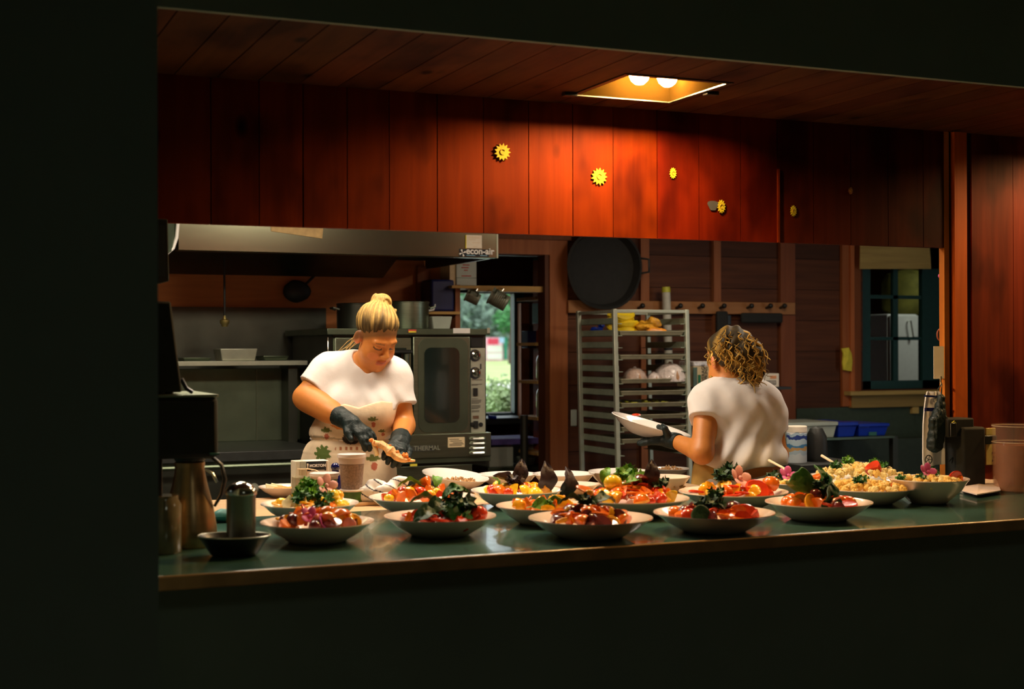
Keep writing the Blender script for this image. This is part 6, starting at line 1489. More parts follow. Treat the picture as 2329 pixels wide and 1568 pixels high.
# 5
heap(W_[5], 'dark kale platter', [('wedge', 'red', 3), ('wedge', 'orange', 2), ('wedge', 'purple', 2), ('half', 'purple', 1), ('slice', 'orange', 1.5)], 28, .022,
     leaves=[('frilly', 'dark', -.05, .0, .022, 1.5, (0, 0, 0), 'dark kale tuft in the middle of the kale platter'), ('frilly', 'dark', -.22, -.02, .014, 1.2, (.2, .3, 1), 'dark kale tuft left of the middle one on the kale platter'), ('frilly', 'kale', .06, .05, .045, 1.2, (0, .2, 2), 'highest dark kale tuft on the kale platter'), ('half', 'dark', -.45, -.35, .004, 1.5, (1.3, .2, 0), 'dark green tomato piece standing at the left of the kale platter'), ('slice', 'red', .45, -.3, .0, 1.1, (.9, 0, 0), 'bright red slice at the right of the kale platter'), ('half', 'purple', .33, -.05, .016, 1.2, (2.7, 0, 0), 'dark round tomato on the right of the kale platter')])
# 6
heap(W_[6], 'upright basil platter', [('wedge', 'orange', 3), ('wedge', 'gold', 1.5), ('slice', 'red', 2), ('strip', 'pink', 2), ('half', 'purple', 1)], 30, .026,
     leaves=[('leaf', 'basil', -.42, -.1, .052, 2.2, (.9, -.35, 2.9 + .5), 'broad green basil leaf pointing left above the right front platter'), ('leaf', 'dark', .08, .0, .045, 1.9, (1.3, -.9, .9), 'dark basil leaf rising right above the right front platter'), ('leaf', 'kale', .0, .05, .065, 1.7, (.4, -1.3, 1.6), 'tallest upright basil leaf on the right front platter'), ('leaf', 'dark', -.05, -.25, .01, 1.9, (1.5, -1.2, .2), 'dark basil leaf hanging down the front of the right platter'), ('frilly', 'dark', -.02, -.1, .045, 1.2, (.3, 0, 0), 'dark herb tuft at the foot of the upright leaves'), ('half', 'gold', -.42, -.38, .008, 1.3, (1.2, .1, .3), 'golden notched slice at the left of the right front platter'), ('cherry', 'purple', -.25, -.25, .03, 1.1, (0, 0, 0), 'dark round tomato beside the golden notched slice')])
# 7
heap(W_[7], 'parsley platter', [('wedge', 'yellow', 3), ('wedge', 'cream', 2), ('slice', 'gold', 1.5), ('wedge', 'orange', 1), ('strip', 'yellow', 2)], 28, .030,
     leaves=[('frilly', 'herb', -.12, -.1, .022, 1.5, (0, 0, 0), 'bright parsley tuft left of the flower on the parsley platter'), ('frilly', 'herb', .08, .0, .030, 1.4, (0, .2, 1), 'bright parsley tuft behind the pale flower'), ('frilly', 'kale', -.25, -.25, .010, 1.4, (.2, 0, 2), 'dark parsley tuft at the front left of the parsley platter'), ('frilly', 'kale', .22, -.3, .0, 1.5, (0, .1, 3), 'dark parsley tuft at the front right of the parsley platter'), ('frilly', 'herb', -.02, .1, .05, 1.0, (0, 0, 4), 'topmost parsley tip on the parsley platter'), ('flower', 'petal', .30, -.1, .050, 1.7, (1.1, 0, .3), 'pale pink flower on top of the parsley platter'), ('cherry', 'yellow', .42, -.2, .022, 1.2, (0, 0, 0), 'glossy yellow tomato right of the pale flower'), ('cherry', 'gold', .55, -.1, .018, 1.2, (0, 0, 0), 'golden tomato at the right end of the parsley platter')])
heap(W_[8], 'white orange tomato platter', [('wedge', 'orange', 3), ('wedge', 'gold', 2), ('wedge', 'red', 2), ('cherry', 'yellow', 1), ('strip', 'pink', 1)], 32, .036,
     leaves=[('leaf', 'herb', -.22, .05, .026, 1.3, (.2, 0, 2.9), 'bright basil leaf pointing left on the white orange tomato platter'), ('leaf', 'herb', .3, .1, .035, 1.0, (.3, -.5, 1.3), 'bright basil leaf standing on the right of the white orange tomato platter'), ('wedge', 'orange', .05, .1, .032, 1.4, (1, .3, 0), 'large orange wedge topping the white orange tomato platter')])
heap(W_[9], 'black basil platter', [('wedge', 'yellow', 3), ('wedge', 'gold', 2), ('cherry', 'red', 2), ('wedge', 'orange', 2)], 26, .026,
     leaves=[('leaf', 'black', .55, -.2, .040, 1.9, (1.5, -1.45, .1), 'tall blackish basil leaf standing second from the right'), ('leaf', 'black', .95, -.35, .022, 1.9, (1.3, -1.2, .6), 'tall blackish basil leaf standing furthest right'), ('leaf', 'black', .05, .0, .062, 1.5, (1.4, -1.3, .0), 'blackish basil leaf with a pale back, highest of the group'), ('leaf', 'black', -.3, .0, .030, 1.4, (.9, -.5, 2.5), 'blackish basil leaf pointing left on the yellow tomatoes'), ('frilly', 'black', -.08, -.1, .03, 1.2, (0, 0, 0), 'blackish basil tuft among the yellow tomatoes'), ('leaf', 'herb', -.5, .0, .030, .7, (.6, -.8, 2), 'small bright leaf at the left of the black basil platter')])
heap(W_[10], 'large middle platter', [('wedge', 'orange', 4), ('wedge', 'gold', 2.5), ('cherry', 'red', 1.6), ('half', 'red', 1.5), ('slice', 'orange', 2), ('wedge', 'yellow', 1.5), ('wedge', 'red', 2)], 56, .048, .78,
     leaves=[('frilly', 'herb', .02, .25, .040, 1.6, (0, 0, 0), 'bright green herb tuft on the back of the large middle platter'), ('frilly', 'herb', .22, .3, .034, 1.2, (0, 0, 1), 'small bright herb tuft beside the bigger one on the middle platter'), ('leaf', 'herb', -.4, .2, .05, 1.0, (.3, -1.0, .5), 'upright bright leaf at the left back of the large middle platter'), ('leaf', 'black', .32, -.05, .056, 1.5, (1.3, -1.4, 0), 'blackish basil stem standing right of centre on the large middle platter'), ('frilly', 'dark', .48, -.1, .012, 1.3, (0, 0, 2), 'dark herb tuft on the right of the large middle platter'), ('half', 'purple', .1, -.1, .034, 1.3, (2.6, 0, 0), 'dark purple tomato near the centre of the large middle platter'), ('leaf', 'herb', -.05, -.15, .03, 1.1, (.4, .1, .3), 'green leaf in the centre of the large middle platter'), ('cherry', 'yellow', -.38, .0, .03, 1.7, (0, 0, 0), 'big glossy yellow tomato on the left of the large middle platter'), ('frilly', 'kale', .62, .2, .0, 1.1, (0, 0, 2), 'dark green herb tuft at the right rim of the large middle platter')])
heap(W_[11], 'pink flower platter', [('wedge', 'gold', 2.5), ('slice', 'red', 1.5), ('wedge', 'orange', 2), ('wedge', 'yellow', 2), ('cherry', 'red', 1), ('slice', 'pink', 1)], 32, .028,
     leaves=[('flower', 'petal', .12, .0, .040, 2.0, (1.0, 0, .3), 'large pink flower on the sliced tomato platter'), ('frilly', 'dark', -.05, .25, .040, 1.5, (0, 0, 0), 'dark kale tuft behind the pink flower, left one'), ('frilly', 'dark', .15, .35, .048, 1.5, (0, 0, 1), 'dark kale tuft behind the pink flower, right one'), ('cherry', 'orange', .68, -.2, .022, 1.7, (0, 0, 0), 'glossy orange tomato at the right end of the pink flower platter'), ('slice', 'red', .3, -.35, .006, 1.3, (.9, 0, 0), 'shiny red tomato slice at the front of the pink flower platter')])
# 12 - 15 cauliflower
def florets(D, where, n, H, golden=.3, extra=(), spreadr=.84):
    o, c, r, h = D
    for i in range(n):
        t = (i + .5) / n; rad = r * spreadr * math.sqrt(1 - t) * SQ.uniform(.9, 1); a = i * 2.39996 + SQ.uniform(-.2, .2); u = rad / (r * spreadr)
        z = c.z + .014 + h * .85 * max(0, u - .35) + (H + .01) * (1 - u * u) ** .9 + SQ.uniform(-.003, .003)
        k = 'floretg' if SQ.random() < golden else 'floret'
        piece('floret', k, (c.x + rad * math.cos(a), c.y + rad * math.sin(a), z), (SQ.uniform(-.6, .6), SQ.uniform(-.6, .6), SQ.uniform(0, 6)), SQ.uniform(.85, 1.25), where, sector=sector_of(a, u))
    for (kd, cl, dx, dy, dz, s, rot, lab) in extra: piece(kd, cl, (c.x + dx * r, c.y + dy * r, c.z + .022 + H + dz), rot, s, where, lab)
florets(W_[12], 'front cauliflower platter', 76, .045, .75, [('frilly', 'kale', -.35, -.2, .012, .9, (0, 0, 0), 'dark herb tuft on the left of the front cauliflower platter'), ('half', 'orange', .42, -.35, -.014, 1.0, (1.8, 0, 0), 'small orange piece at the right of the front cauliflower platter'), ('half', 'red', .5, -.3, -.02, .8, (1.8, 0, 0), 'small red piece at the right of the front cauliflower platter'), ('frilly', 'basil', .1, .2, .012, .6, (0, 0, 0), 'tiny herb tip on the front cauliflower platter')])
florets(W_[13], 'deep cauliflower bowl', 74, .062, .55, [('cherry', 'orange', .72, -.2, .0, 1.3, (0, 0, 0), 'orange tomato at the right rim of the deep bowl'), ('half', 'red', .6, -.3, .002, 1.3, (1.8, 0, 0), 'red orange piece beside the tomato at the rim of the deep bowl'), ('flower', 'magenta', -.05, .0, .024, 1.5, (1.0, 0, 0), 'pinkish red flower in the middle of the deep bowl'), ('frilly', 'kale', -.45, -.25, .004, .8, (0, 0, 0), 'dark herb tuft on the left of the deep bowl'), ('frilly', 'kale', .25, .2, .012, 1.0, (0, 0, 0), 'green herb tuft on the right of the deep bowl'), ('frilly', 'basil', -.8, .1, .002, .7, (0, 0, 1), 'small herb tuft at the left rim of the deep bowl')])
florets(W_[14], 'left cauliflower platter', 66, .030, .35, [('flower', 'magenta', -.2, .1, .022, 1.7, (.9, 0, 0), 'bright magenta flower on the left cauliflower platter'), ('frilly', 'dark', -.5, .25, .010, 1.2, (0, 0, 0), 'dark herb tuft beside the magenta flower'), ('wedge', 'orange', .42, -.15, .012, 1.3, (1.4, .3, 0), 'upright orange wedge on the left cauliflower platter'), ('frilly', 'kale', .62, -.1, .006, .9, (0, 0, 0), 'herb tuft right of the upright orange wedge')])
florets(W_[15], 'rear cauliflower platter', 84, .072, .15, [('wedge', 'red', -.02, -.42, .0, 1.5, (1.3, 0, .2), 'bright red orange wedge in front of the rear cauliflower mound'), ('frilly', 'kale', -.55, .0, .004, .9, (0, 0, 0), 'green herb tuft left on the rear cauliflower mound'), ('frilly', 'herb', -.2, .1, .018, .9, (0, 0, 0), 'green herb tuft near the top of the rear cauliflower mound'), ('frilly', 'herb', .5, .2, .002, .9, (0, 0, 0), 'green herb tuft right on the rear cauliflower mound'), ('frilly', 'basil', .35, -.25, .0, .8, (0, 0, 2), 'small dark herb tuft low on the rear cauliflower mound')])
# ---- nut platters on the worktable
def nuts(D, n, where, H=.016, spreadr=.55):
    o, c, r, h = D; g = G(); q = random.Random(n)
    for i in range(n):
        rad = r * spreadr * math.sqrt(q.random()); a = q.uniform(0, 6.28); u = rad / r; p = Vector((c.x + rad * math.cos(a), c.y + rad * math.sin(a), c.z + .013 + H * (1 - u * u / spreadr ** 2) * q.random() + .01 * u))
        g.ell(p, (q.uniform(.004, .009), q.uniform(.003, .006), q.uniform(.002, .004)), Euler((q.uniform(0, 3), q.uniform(0, 3), 0)).to_matrix(), 6, 4, noise=.2, seed=i)
    k = mk('chopped_nuts', g, FOOD['nut']); tag(k, 'chopped toasted nuts scattered on the ' + where, 'nuts', kind='stuff')
GB = 'rear platters on the worktable'
W_[16] = dish(1033, 1090, 77, 'white platter of chopped nuts tilted at the left of the rear row', m='plate_white', h=.045, group=GB)
W_[16][0].rotation_euler = (R(7), R(5), 0); W_[16][0].location.z += .014
nuts((W_[16][0], W_[16][1] + Vector((.01, -.02, .016)), W_[16][2], .045), 130, 'tilted white platter', H=.026)
W_[17] = dish(1155, 1080, 68, 'empty white platter right of the tilted nut platter', m='plate_white', h=.05, group=GB)
W_[18] = dish(1282, 1079, 71, 'empty white platter in the middle of the rear row', m='plate_white', h=.055, group=GB)
W_[19] = dish(1408, 1073, 70, 'empty white platter right of the middle one in the rear row', m='plate_white', h=.06, group=GB)
W_[20] = dish(1297, 1103, 66, 'pinkish platter with a few nut crumbs in front of the middle empty one', m='plate', h=.04, group=GB); nuts(W_[20], 60, 'pinkish crumb platter', H=.006)
W_[21] = dish(1510, 1086, 60, 'pinkish bowl of nut mix left of the mustard apron', m='plate', h=.055, group=GB); nuts(W_[21], 130, 'bowl left of the mustard apron', H=.035, spreadr=.8)
W_[22] = dish(1524, 1067, 44, 'small white platter of nuts behind the pinkish bowl', m='plate_white', h=.03, group=GB); nuts(W_[22], 70, 'small white platter behind the bowl', H=.03, spreadr=.8)
W_[24] = dish(648, 1108, 60, 'cream platter with golden bread at the left end of the worktable', m='plate', h=.035, group=GB)
o, c, r, h = W_[24]
for (dx, dy, s, lab) in ((.25, -.2, (1.4, 1.0, .6), 'golden bread piece at the front of the cream platter'), (-.1, .1, (1.1, .9, .5), 'golden bread piece at the back of the cream platter')):
    g = G(); g.ell((c.x + dx * r, c.y + dy * r, c.z + .028), (.028 * s[0], .022 * s[1], .018 * s[2]), nu=16, nv=10, noise=.1, seed=int(s[0] * 9)); tag(mk('bread_piece', g, mat('golden_bread', (.80, .33, .06), .5, var=.35, scale=40)), lab, 'bread')
for (dx, dy, a, lab) in ((-.35, .2, .4, 'pale pointed cracker leaning at the back of the cream platter'), (-.1, .35, -.3, 'pale cracker beside the pointed one on the cream platter')):
    g = G(); p = c + Vector((dx * r, dy * r, .02)); g.hexa([p + Vector((-.03, -.002, 0)), p + Vector((.04, -.002, 0)), p + Vector((.04, .012, 0)), p + Vector((-.03, .012, 0))], [p + Vector((-.032, .006, .028)), p + Vector((.01, .006, .018)), p + Vector((.01, .012, .018)), p + Vector((-.032, .012, .028))]); tag(mk('cracker', g, FOOD['cream'], bev=.003), lab, 'cracker')
# ---- serving spoons resting in the cauliflower
def stick(p0, p1, m, lab, head=True):
    a, b = p0, p1; t = empty('serving_spoon', tuple(b), lab, 'spoon', 'serving spoons in the cauliflower'); g = G(); g.tube([a, a.lerp(b, .5), b], [.0055, .0045, .004], 8); mk('spoon_handle', g, m, t)
    g = G(); d = (b - a).normalized(); g.ell(b + d * .014, (.020, .014, .006), nu=12, nv=8); mk('spoon_bowl', g, m, t)
wh = mat('pale_wood', (.85, .70, .50), .5, var=.08)
stick(Pd(1869, 1037, 5.35), Pd(1918, 1066, 5.2), wh, 'pale spoon handle rising over the rear cauliflower mound')
stick(Pd(1921, 1046, 5.45), Pd(1992, 1079, 5.25), mat('dark_spoon', (.12, .07, .04), .4, var=.2), 'dark spoon handle right of the pale one in the cauliflower')
stick(Pd(1749, 1048, 5.25), Pd(1784, 1066, 5.15), wh, 'short pale spoon handle beside the magenta flower')
stick(Pd(1800, 1089, 5.05), Pd(1832, 1101, 4.95), wh, 'pale spoon handle at the front of the left cauliflower platter')
stick(Pd(1652, 1067, 5.0), Pd(1674, 1076, 4.92), wh, 'pale spoon handle by the dark kale in front of the cook')
# ---- platter held by the curly haired cook
hp = Pd(1481, 966, 5.80); rH = 90 / F * 5.80 / math.cos(R(15)); g = dish_geo(rH, .052, .5)
ho = bpy.data.objects.new('held_platter', raw_mesh('held_platter', g, M['plate_white'])); COL.objects.link(ho)
ez = Vector((math.sin(R(16.5)), -.055, math.cos(R(16.5)))).normalized(); ex = Vector((1, 0, 0)); ex = (ex - ez * ex.dot(ez)).normalized(); ey = ez.cross(ex)
Rw = Matrix((ex, ey, ez)).transposed(); Rw = Matrix.Rotation(-YAW, 3, 'Z') @ Rw
ho.matrix_world = Matrix.Translation(hp - (Rw @ Vector((0, 0, .052)))) @ Rw.to_4x4(); tag(ho, 'empty white platter held tilted in the black glove of the curly haired cook', 'platter')
g = G(); c = Pd(1447, 944, 5.82); g.ell(c, (.02, .02, .006), nu=12, nv=8); tag(mk('tomato_piece', g, FOOD['red']), 'small red piece lying inside the held platter', 'tomato')

# ================================================================ CONTAINERS ON THE WORKTABLE
def cup(px, yb, yt, hw, z0, contents, fill, lab, d=None, frosted='frost', taper=.82):
    c = Pz(px, yb, z0); dd = (c - O).length / ray(px, yb).length; r = hw / F * dd; h = (yb - yt) / F * dd
    t = empty('deli_cup', c, lab, 'cup', 'lidded plastic cups on the worktable'); r0 = r * taper
    g = G(); rf = r0 + (r - r0) * fill; g.lathe(c, [(0, .001), (r0 * .97, .001), (rf * .97, h * fill), (0, h * fill)], 32); mk('contents', g, M[contents], t)
    g = G(); g.lathe(c, [(0, 0), (r0, 0), (r0 + .001, .003), (rf, h * fill + .0005)], 32); f2 = G()
    if fill < .9:
        f2.lathe(c, [(rf, h * fill + .001), (r * .985, h * .93), (r * .97, h * .93), (rf * .97, h * fill + .001)], 32); mk('cup_wall', f2, mat('cup_clear', (.62, .50, .44), .3, var=.05, alpha=.9), t)
    g = G(); g.lathe(c + Vector((0, 0, h * (.90 if fill < .9 else .86))), [(r * 1.0, 0), (r * 1.05, .001), (r * 1.06, h * .03), (r * 1.05, h * .10), (r * .98, h * .11), (r * .96, h * .09), (0, h * .09)], 36); mk('lid', g, M['lid'], t); return c, r, h
c1, r1, h1 = cup(802, 1149, 1113, 28, CT, 'sage', .86, 'small cup of green sauce under the tall cup')
c2 = c1 + Vector((0, 0, h1 * .98)); 
cup(800, 1113, 1033, 31, c1.z + h1 * .975, 'lentil', .72, 'tall lidded cup of brown grains standing on the small green cup', taper=.78)
cup(738, 1146, 1076, 32, CT, 'sage', .80, 'wide cup of green sauce with a white lid left of the tall cup')
BXm = empty('salt_box', Pz(718, 1135, CT), 'pale box with a black salt label behind the green sauce cup', 'box')
Yb = WL[BXm.name].y + .12
g = G(); a, b = P(672, 1140, Yb), P(748, 1140, Yb); g.box(a.x, b.x, Yb, Yb + .07, CT, P(715, 1049, Yb).z); mk('carton', g, M['paper'], BXm, bev=.002)
panel('black_label', 682, 1050, 742, 1072, Yb, 'labelblack', BXm, t=.002); text('lettering', 'MORTON', .0142, P(704, 1063, Yb - .004), M['whiteprint'], BXm, bold=.0006)
g = G(); bpx(g, 708, 1069.5, 738, 1070.5, Yb - .003, .001); mk('small_print', g, M['whiteprint'], BXm, smooth=False)
g = G(); c = P(700, 1058, Yb - .004); g.ell(c, (.0035, .001, .0055), nu=8, nv=6); g.ell(c + Vector((0, 0, -.008)), (.002, .001, .004), nu=8, nv=6); mk('emblem', g, M['paper'], BXm)
JR = empty('square_jar', Pz(690, 1138, CT), 'clear square container of pale grains with a wooden scoop', 'jar'); Yj = WL[JR.name].y
a, b = P(671, 1130, Yj), P(697, 1130, Yj); zt_ = P(690, 1050, Yj).z; zf = P(690, 1087, Yj).z
g = G(); g.box(a.x + .002, b.x - .002, Yj + .002, Yj + .055, CT + .002, zf); mk('grains', g, mat('olive_grains', (.36, .30, .16), .7, var=.3, scale=120), JR)
g = G(); 
for (x0, x1, y0, y1) in ((a.x, a.x + .002, Yj, Yj + .057), (b.x - .002, b.x, Yj, Yj + .057), (a.x, b.x, Yj, Yj + .002), (a.x, b.x, Yj + .055, Yj + .057)): g.box(x0, x1, y0, y1, CT, zt_)
mk('jar_wall', g, mat('jar_clear', (.75, .8, .7), .08, var=.05, alpha=.22), JR, smooth=False)
g = G(); g.tube([P(676, 1068, Yj + .03), P(700, 1067, Yj + .02), P(718, 1070, Yj + .0), P(732, 1078, Yj - .01)], [.006, .005, .0045, .004], 8, flat=.5); g.box(P(683, 1070, Yj + .02).x, P(697, 1070, Yj + .02).x, Yj + .01, Yj + .04, P(690, 1083, Yj).z, P(690, 1069, Yj).z); tag(mk('wooden_scoop', g, mat('scoop_wood', (.65, .42, .2), .5)), 'wooden scoop lying in the clear square container', 'scoop')
BL = empty('blue_bottle', Pz(763, 1135, CT), 'dark navy bottle with a round glossy top between the cups', 'bottle'); c = WL[BL.name]
d_ = (c - O).length / ray(763, 1135).length; zt_ = 1.5 + (O + ray(763, 1063) * d_).z - 1.5
g = G(); g.lathe(c, [(0, 0), (.02, 0), (.021, .004), (.021, (zt_ - CT) * .7), (.013, (zt_ - CT) * .82), (.013, (zt_ - CT) * .92)], 24); mk('bottle_body', g, M['darkblue'], BL)
g = G(); g.ell((c.x, c.y, zt_), .0165, nu=20, nv=14); mk('round_top', g, M['darkblue'], BL)
# orange ribbed block and crumpled towel
g = G(); p = Pz(866, 1106, CT); 
for i in range(20):
    x = p.x - .065 + i * .0066; g.tube([(x, p.y - .03, CT), (x, p.y - .034, CT + .016), (x, p.y - .028, CT + .040), (x, p.y + .02, CT + .042), (x, p.y + .026, CT)], .0040, 6)
g.box(p.x - .067, p.x + .064, p.y - .031, p.y + .023, CT, CT + .041); tag(mk('ribbed_loaf', g, M['ribbed']), 'orange ribbed block on the worktable before the blonde cook', 'food')
TWs = SDF(); c = Pz(860, 1132, CT)
q = random.Random(12)
for (px, py, r) in ((826, 1126, .030), (842, 1120, .034), (858, 1108, .034), (872, 1118, .030), (889, 1112, .026), (905, 1100, .028), (918, 1094, .022), (898, 1122, .022), (850, 1130, .024)):
    pp = Pd(px, py, 4.85 + q.uniform(-.02, .05)); TWs.ell(tuple(pp), (r, r * .9, r * .8), k=.02)
TWo = empty('crumpled_towel', (c.x, c.y, CT), 'crumpled white kitchen towel with navy stripes on the worktable', 'towel')
o = sdf_obj('towel_cloth', TWs, .003, M['cloth'], TWo, post=lambda D, X, Y, Z: np.maximum(D + .007 * noise3(X, Y, Z, 95, 4) + .003 * noise3(X, Y, Z, 220, 6), -(Z - CT - .001)),
  color=lambda V: np.where((np.abs(((V[:, 0] * .9 + V[:, 2] * 1.5 + .006 * np.sin(60 * V[:, 1])) % .055) - .027) < .0035)[:, None], np.array((.03, .03, .05)), np.array((.88, .85, .84))))
me = o.data; co = np.empty(len(me.vertices) * 3, np.float32); me.vertices.foreach_get('co', co); co = co.reshape(-1, 3) - np.array(WL[TWo.name]); me.vertices.foreach_set('co', co.ravel()); me.update()
g = G(); p = Pz(846, 1149, CT); g.box(p.x - .09, p.x + .12, p.y - .02, p.y + .10, CT, CT + .012); tag(mk('cutting_board', g, M['tablewood'], bev=.003), 'pale wooden board under the crumpled towel', 'board')

# ================================================================ LEFT END OF THE COUNTER
# coffee brewer
BR = empty('coffee_brewer', Pz(400, 1215, CT), 'tall black coffee brewer at the dark left end of the counter', 'coffee maker'); Yw = 4.0
def bb(px0_, py0_, px1_, py1_, Y, dp, nm, m, bev=.004):
    g = G(); bpx(g, px0_, py0_, px1_, py1_, Y, dp); return mk(nm, g, M[m], BR, bev=bev)
bb(300, 905, 497, 1045, 3.80, .34, 'brew_head', 'blackm', .012); bb(300, 899, 497, 905, 3.80, .34, 'steel_top', 'steel', .002)
bb(280, 1040, 370, 1190, 4.04, .12, 'column', 'black'); g = G(); a = P(300, 1200, 3.75); b = P(460, 1200, 3.75); g.box(a.x, b.x, 3.85, 4.14, CT, CT + .03); mk('base', g, M['black'], BR, bev=.004)
bb(478, 1031, 500, 1036, 3.79, .01, 'switch', 'tealbox', .001)
# hopper / grinder standing on top
GR = empty('coffee_grinder', P(370, 898, 3.95), 'black grinder with a slanted hopper standing on the coffee brewer', 'grinder')
g = G(); Y0, Y1 = 3.86, 4.08; z0_ = P(400, 893, 3.86).z; z1_ = P(400, 686, 3.86).z
g.hexa([(P(300, 890, Y0).x, Y0, z0_), (P(415, 890, Y0).x, Y0, z0_), (P(415, 890, Y0).x, Y1, z0_), (P(300, 890, Y0).x, Y1, z0_)], [(P(300, 690, Y0).x, Y0, z1_), (P(389, 690, Y0).x, Y0, z1_), (P(389, 690, Y0).x, Y1, z1_), (P(300, 690, Y0).x, Y1, z1_)]); mk('hopper', g, M['blackm'], GR, bev=.006)
g = G(); g.cyl(P(352, 897, 3.95), P(352, 880, 3.95), .03, n=16); g.cyl(P(385, 899, 3.95), P(385, 880, 3.95), .012, n=12); mk('foot', g, M['black'], GR)
g = G(); bpx(g, 328, 876, 332, 896, 3.85, .02); mk('brass_corner', g, mat('brass2', (.6, .5, .2), .3, .8), GR)
g = G(); g.tube([P(412, 862, 3.9), P(424, 884, 3.9), P(438, 893, 3.9)], .006, 6); mk('cord', g, M['black'], GR)
# speaker box hanging from the header at the left jamb
SP = empty('wall_speaker', (P(340, 560, WY).x, 4.1, HZ - .15), 'black box speaker fixed in the upper left corner of the opening', 'speaker')
g = G(); a = P(290, 600, 4.12); b = P(385, 600, 4.12); zt1 = HZ - .001; zz1 = P(385, 640, 4.12).z; zz0 = P(325, 657, 4.12).z
g.hexa([(a.x, 4.12, zz0 - .01), (b.x, 4.12, zz1), (b.x, 4.26, zz1), (a.x, 4.26, zz0 - .01)], [(a.x, 4.12, zt1), (b.x - .004, 4.12, zt1), (b.x - .004, 4.26, zt1), (a.x, 4.26, zt1)]); mk('cabinet', g, M['blackm'], SP, bev=.003)
g = G(); g.box(a.x + .01, b.x - .012, 4.115, 4.119, zz1 + .015, zt1 - .02); mk('grille', g, M['iron'], SP)
# steel air pot
AP = empty('thermal_carafe', Pz(432, 1242, CT), 'brushed steel thermal carafe with a curved handle beside the brewer', 'carafe'); c = WL[AP.name]
d_ = (c - O).length / ray(432, 1242).length; k = d_ / F
g = G(); hh = lambda y: (1242 - y) * k
g.lathe(c, [(0, 0), (60 * k, 0), (62 * k, .004), (60 * k, hh(1200)), (52 * k, hh(1150)), (40 * k, hh(1105)), (33 * k, hh(1070)), (34 * k, hh(1052)), (30 * k, hh(1048))], 36); mk('carafe_body', g, mat('warm_steel', (.42, .27, .13), .3, .9, var=.15, scale=6, stretch=(1, 1, 8)), AP)
g = G(); g.lathe(c + Vector((0, 0, hh(1048))), [(33 * k, 0), (35 * k, .004), (34 * k, .016), (20 * k, .024), (0, .024)], 28); mk('lid', g, M['black'], AP)
ru = RZ.T @ np.array((1, 0, 0)); ru = Vector(ru)
g = G(); pts = [c + ru * (dx * k) + Vector((0, 0, hh(y))) for dx, y in ((28, 1040), (50, 1040), (72, 1058), (80, 1090), (72, 1125), (56, 1152))]; g.tube(pts, [.008, .009, .009, .009, .008, .006], 10, flat=.7); mk('handle', g, M['black'], AP)
g = G(); pts = [c + ru * (dx * k) + Vector((0, 0, hh(y))) for dx, y in ((36, 1068), (52, 1078), (62, 1098))]; g.tube(pts, .004, 6); mk('handle_inlay', g, M['chrome'], AP)
GJ = empty('glass_jar', Pz(372, 1258, CT), 'dim glass jar half hidden at the far left of the counter', 'jar'); c = WL[GJ.name]
g = G(); g.lathe(c, [(0, 0), (.045, 0), (.048, .004), (.048, .13), (.04, .145), (.040, .155)], 28); mk('jar_body', g, mat('dim_glass', (.2, .16, .09), .1, var=.2, coat=.5), GJ)
g = G(); bpx(g, 333, 1142, 350, 1162, c.y - .052, .001); mk('label', g, M['cream'], GJ)
# metal shaker in an oval dish
DI = empty('black_dish', Pz(538, 1268, CT), 'black oval dish with a pale rim holding the metal shaker', 'dish'); c = WL[DI.name]; d_ = (c - O).length / ray(538, 1262).length; k = d_ / F
g = G(); g.lathe((0, 0, 0), [(0, 0), (.055, 0), (.062, .004), (.086, .040), (.096, .052), (.094, .055), (.082, .044), (.058, .012), (0, .010)], 44, sy=.72); g.xf(Matrix.Translation(c + Vector((0, .03, 0))) @ Matrix.Rotation(-YAW, 4, 'Z')); mk('bowl', g, M['black'], DI)
g = G(); g.tube([Matrix.Translation(c + Vector((0, .03, .0535))) @ Matrix.Rotation(-YAW, 4, 'Z') @ Vector((.095 * math.cos(t * .157), .0685 * math.sin(t * .157), 0)) for t in range(40)], .0022, 6, closed=True); mk('rim', g, M['alu'], DI)
SHk = empty('metal_shaker', c + Vector((.02, .035, .011)), 'brushed metal shaker with a domed chrome lid standing in the black dish', 'shaker'); c = WL[SHk.name]
ht = 1.5 - 0; top = (O + ray(557, 1095) * ((c - O).length / ray(557, 1240).length)).z; H_ = top - c.z
g = G(); g.lathe(c, [(0, 0), (.036, 0), (.038, .004), (.0385, H_ * .80), (.040, H_ * .81)], 32); mk('shaker_body', g, mat('satin_steel', (.30, .30, .24), .38, .9, var=.15, scale=5, stretch=(1, 1, 8)), SHk)
g = G(); g.lathe(c + Vector((0, 0, H_ * .81)), [(.041, 0), (.042, .003), (.042, H_ * .06), (.034, H_ * .12), (.018, H_ * .175), (0, H_ * .19)], 32); mk('lid', g, M['chrome'], SHk)
g = G(); p = Pz(512, 1188, CT); g.ell(p + Vector((0, 0, .02)), (.045, .03, .02), nu=20, nv=12, noise=.12); tag(mk('teal_cloth', g, mat('teal_cloth', (.03, .22, .22), .5, var=.6, scale=18)), 'small teal cloth bundle between the carafe and the shaker', 'cloth')

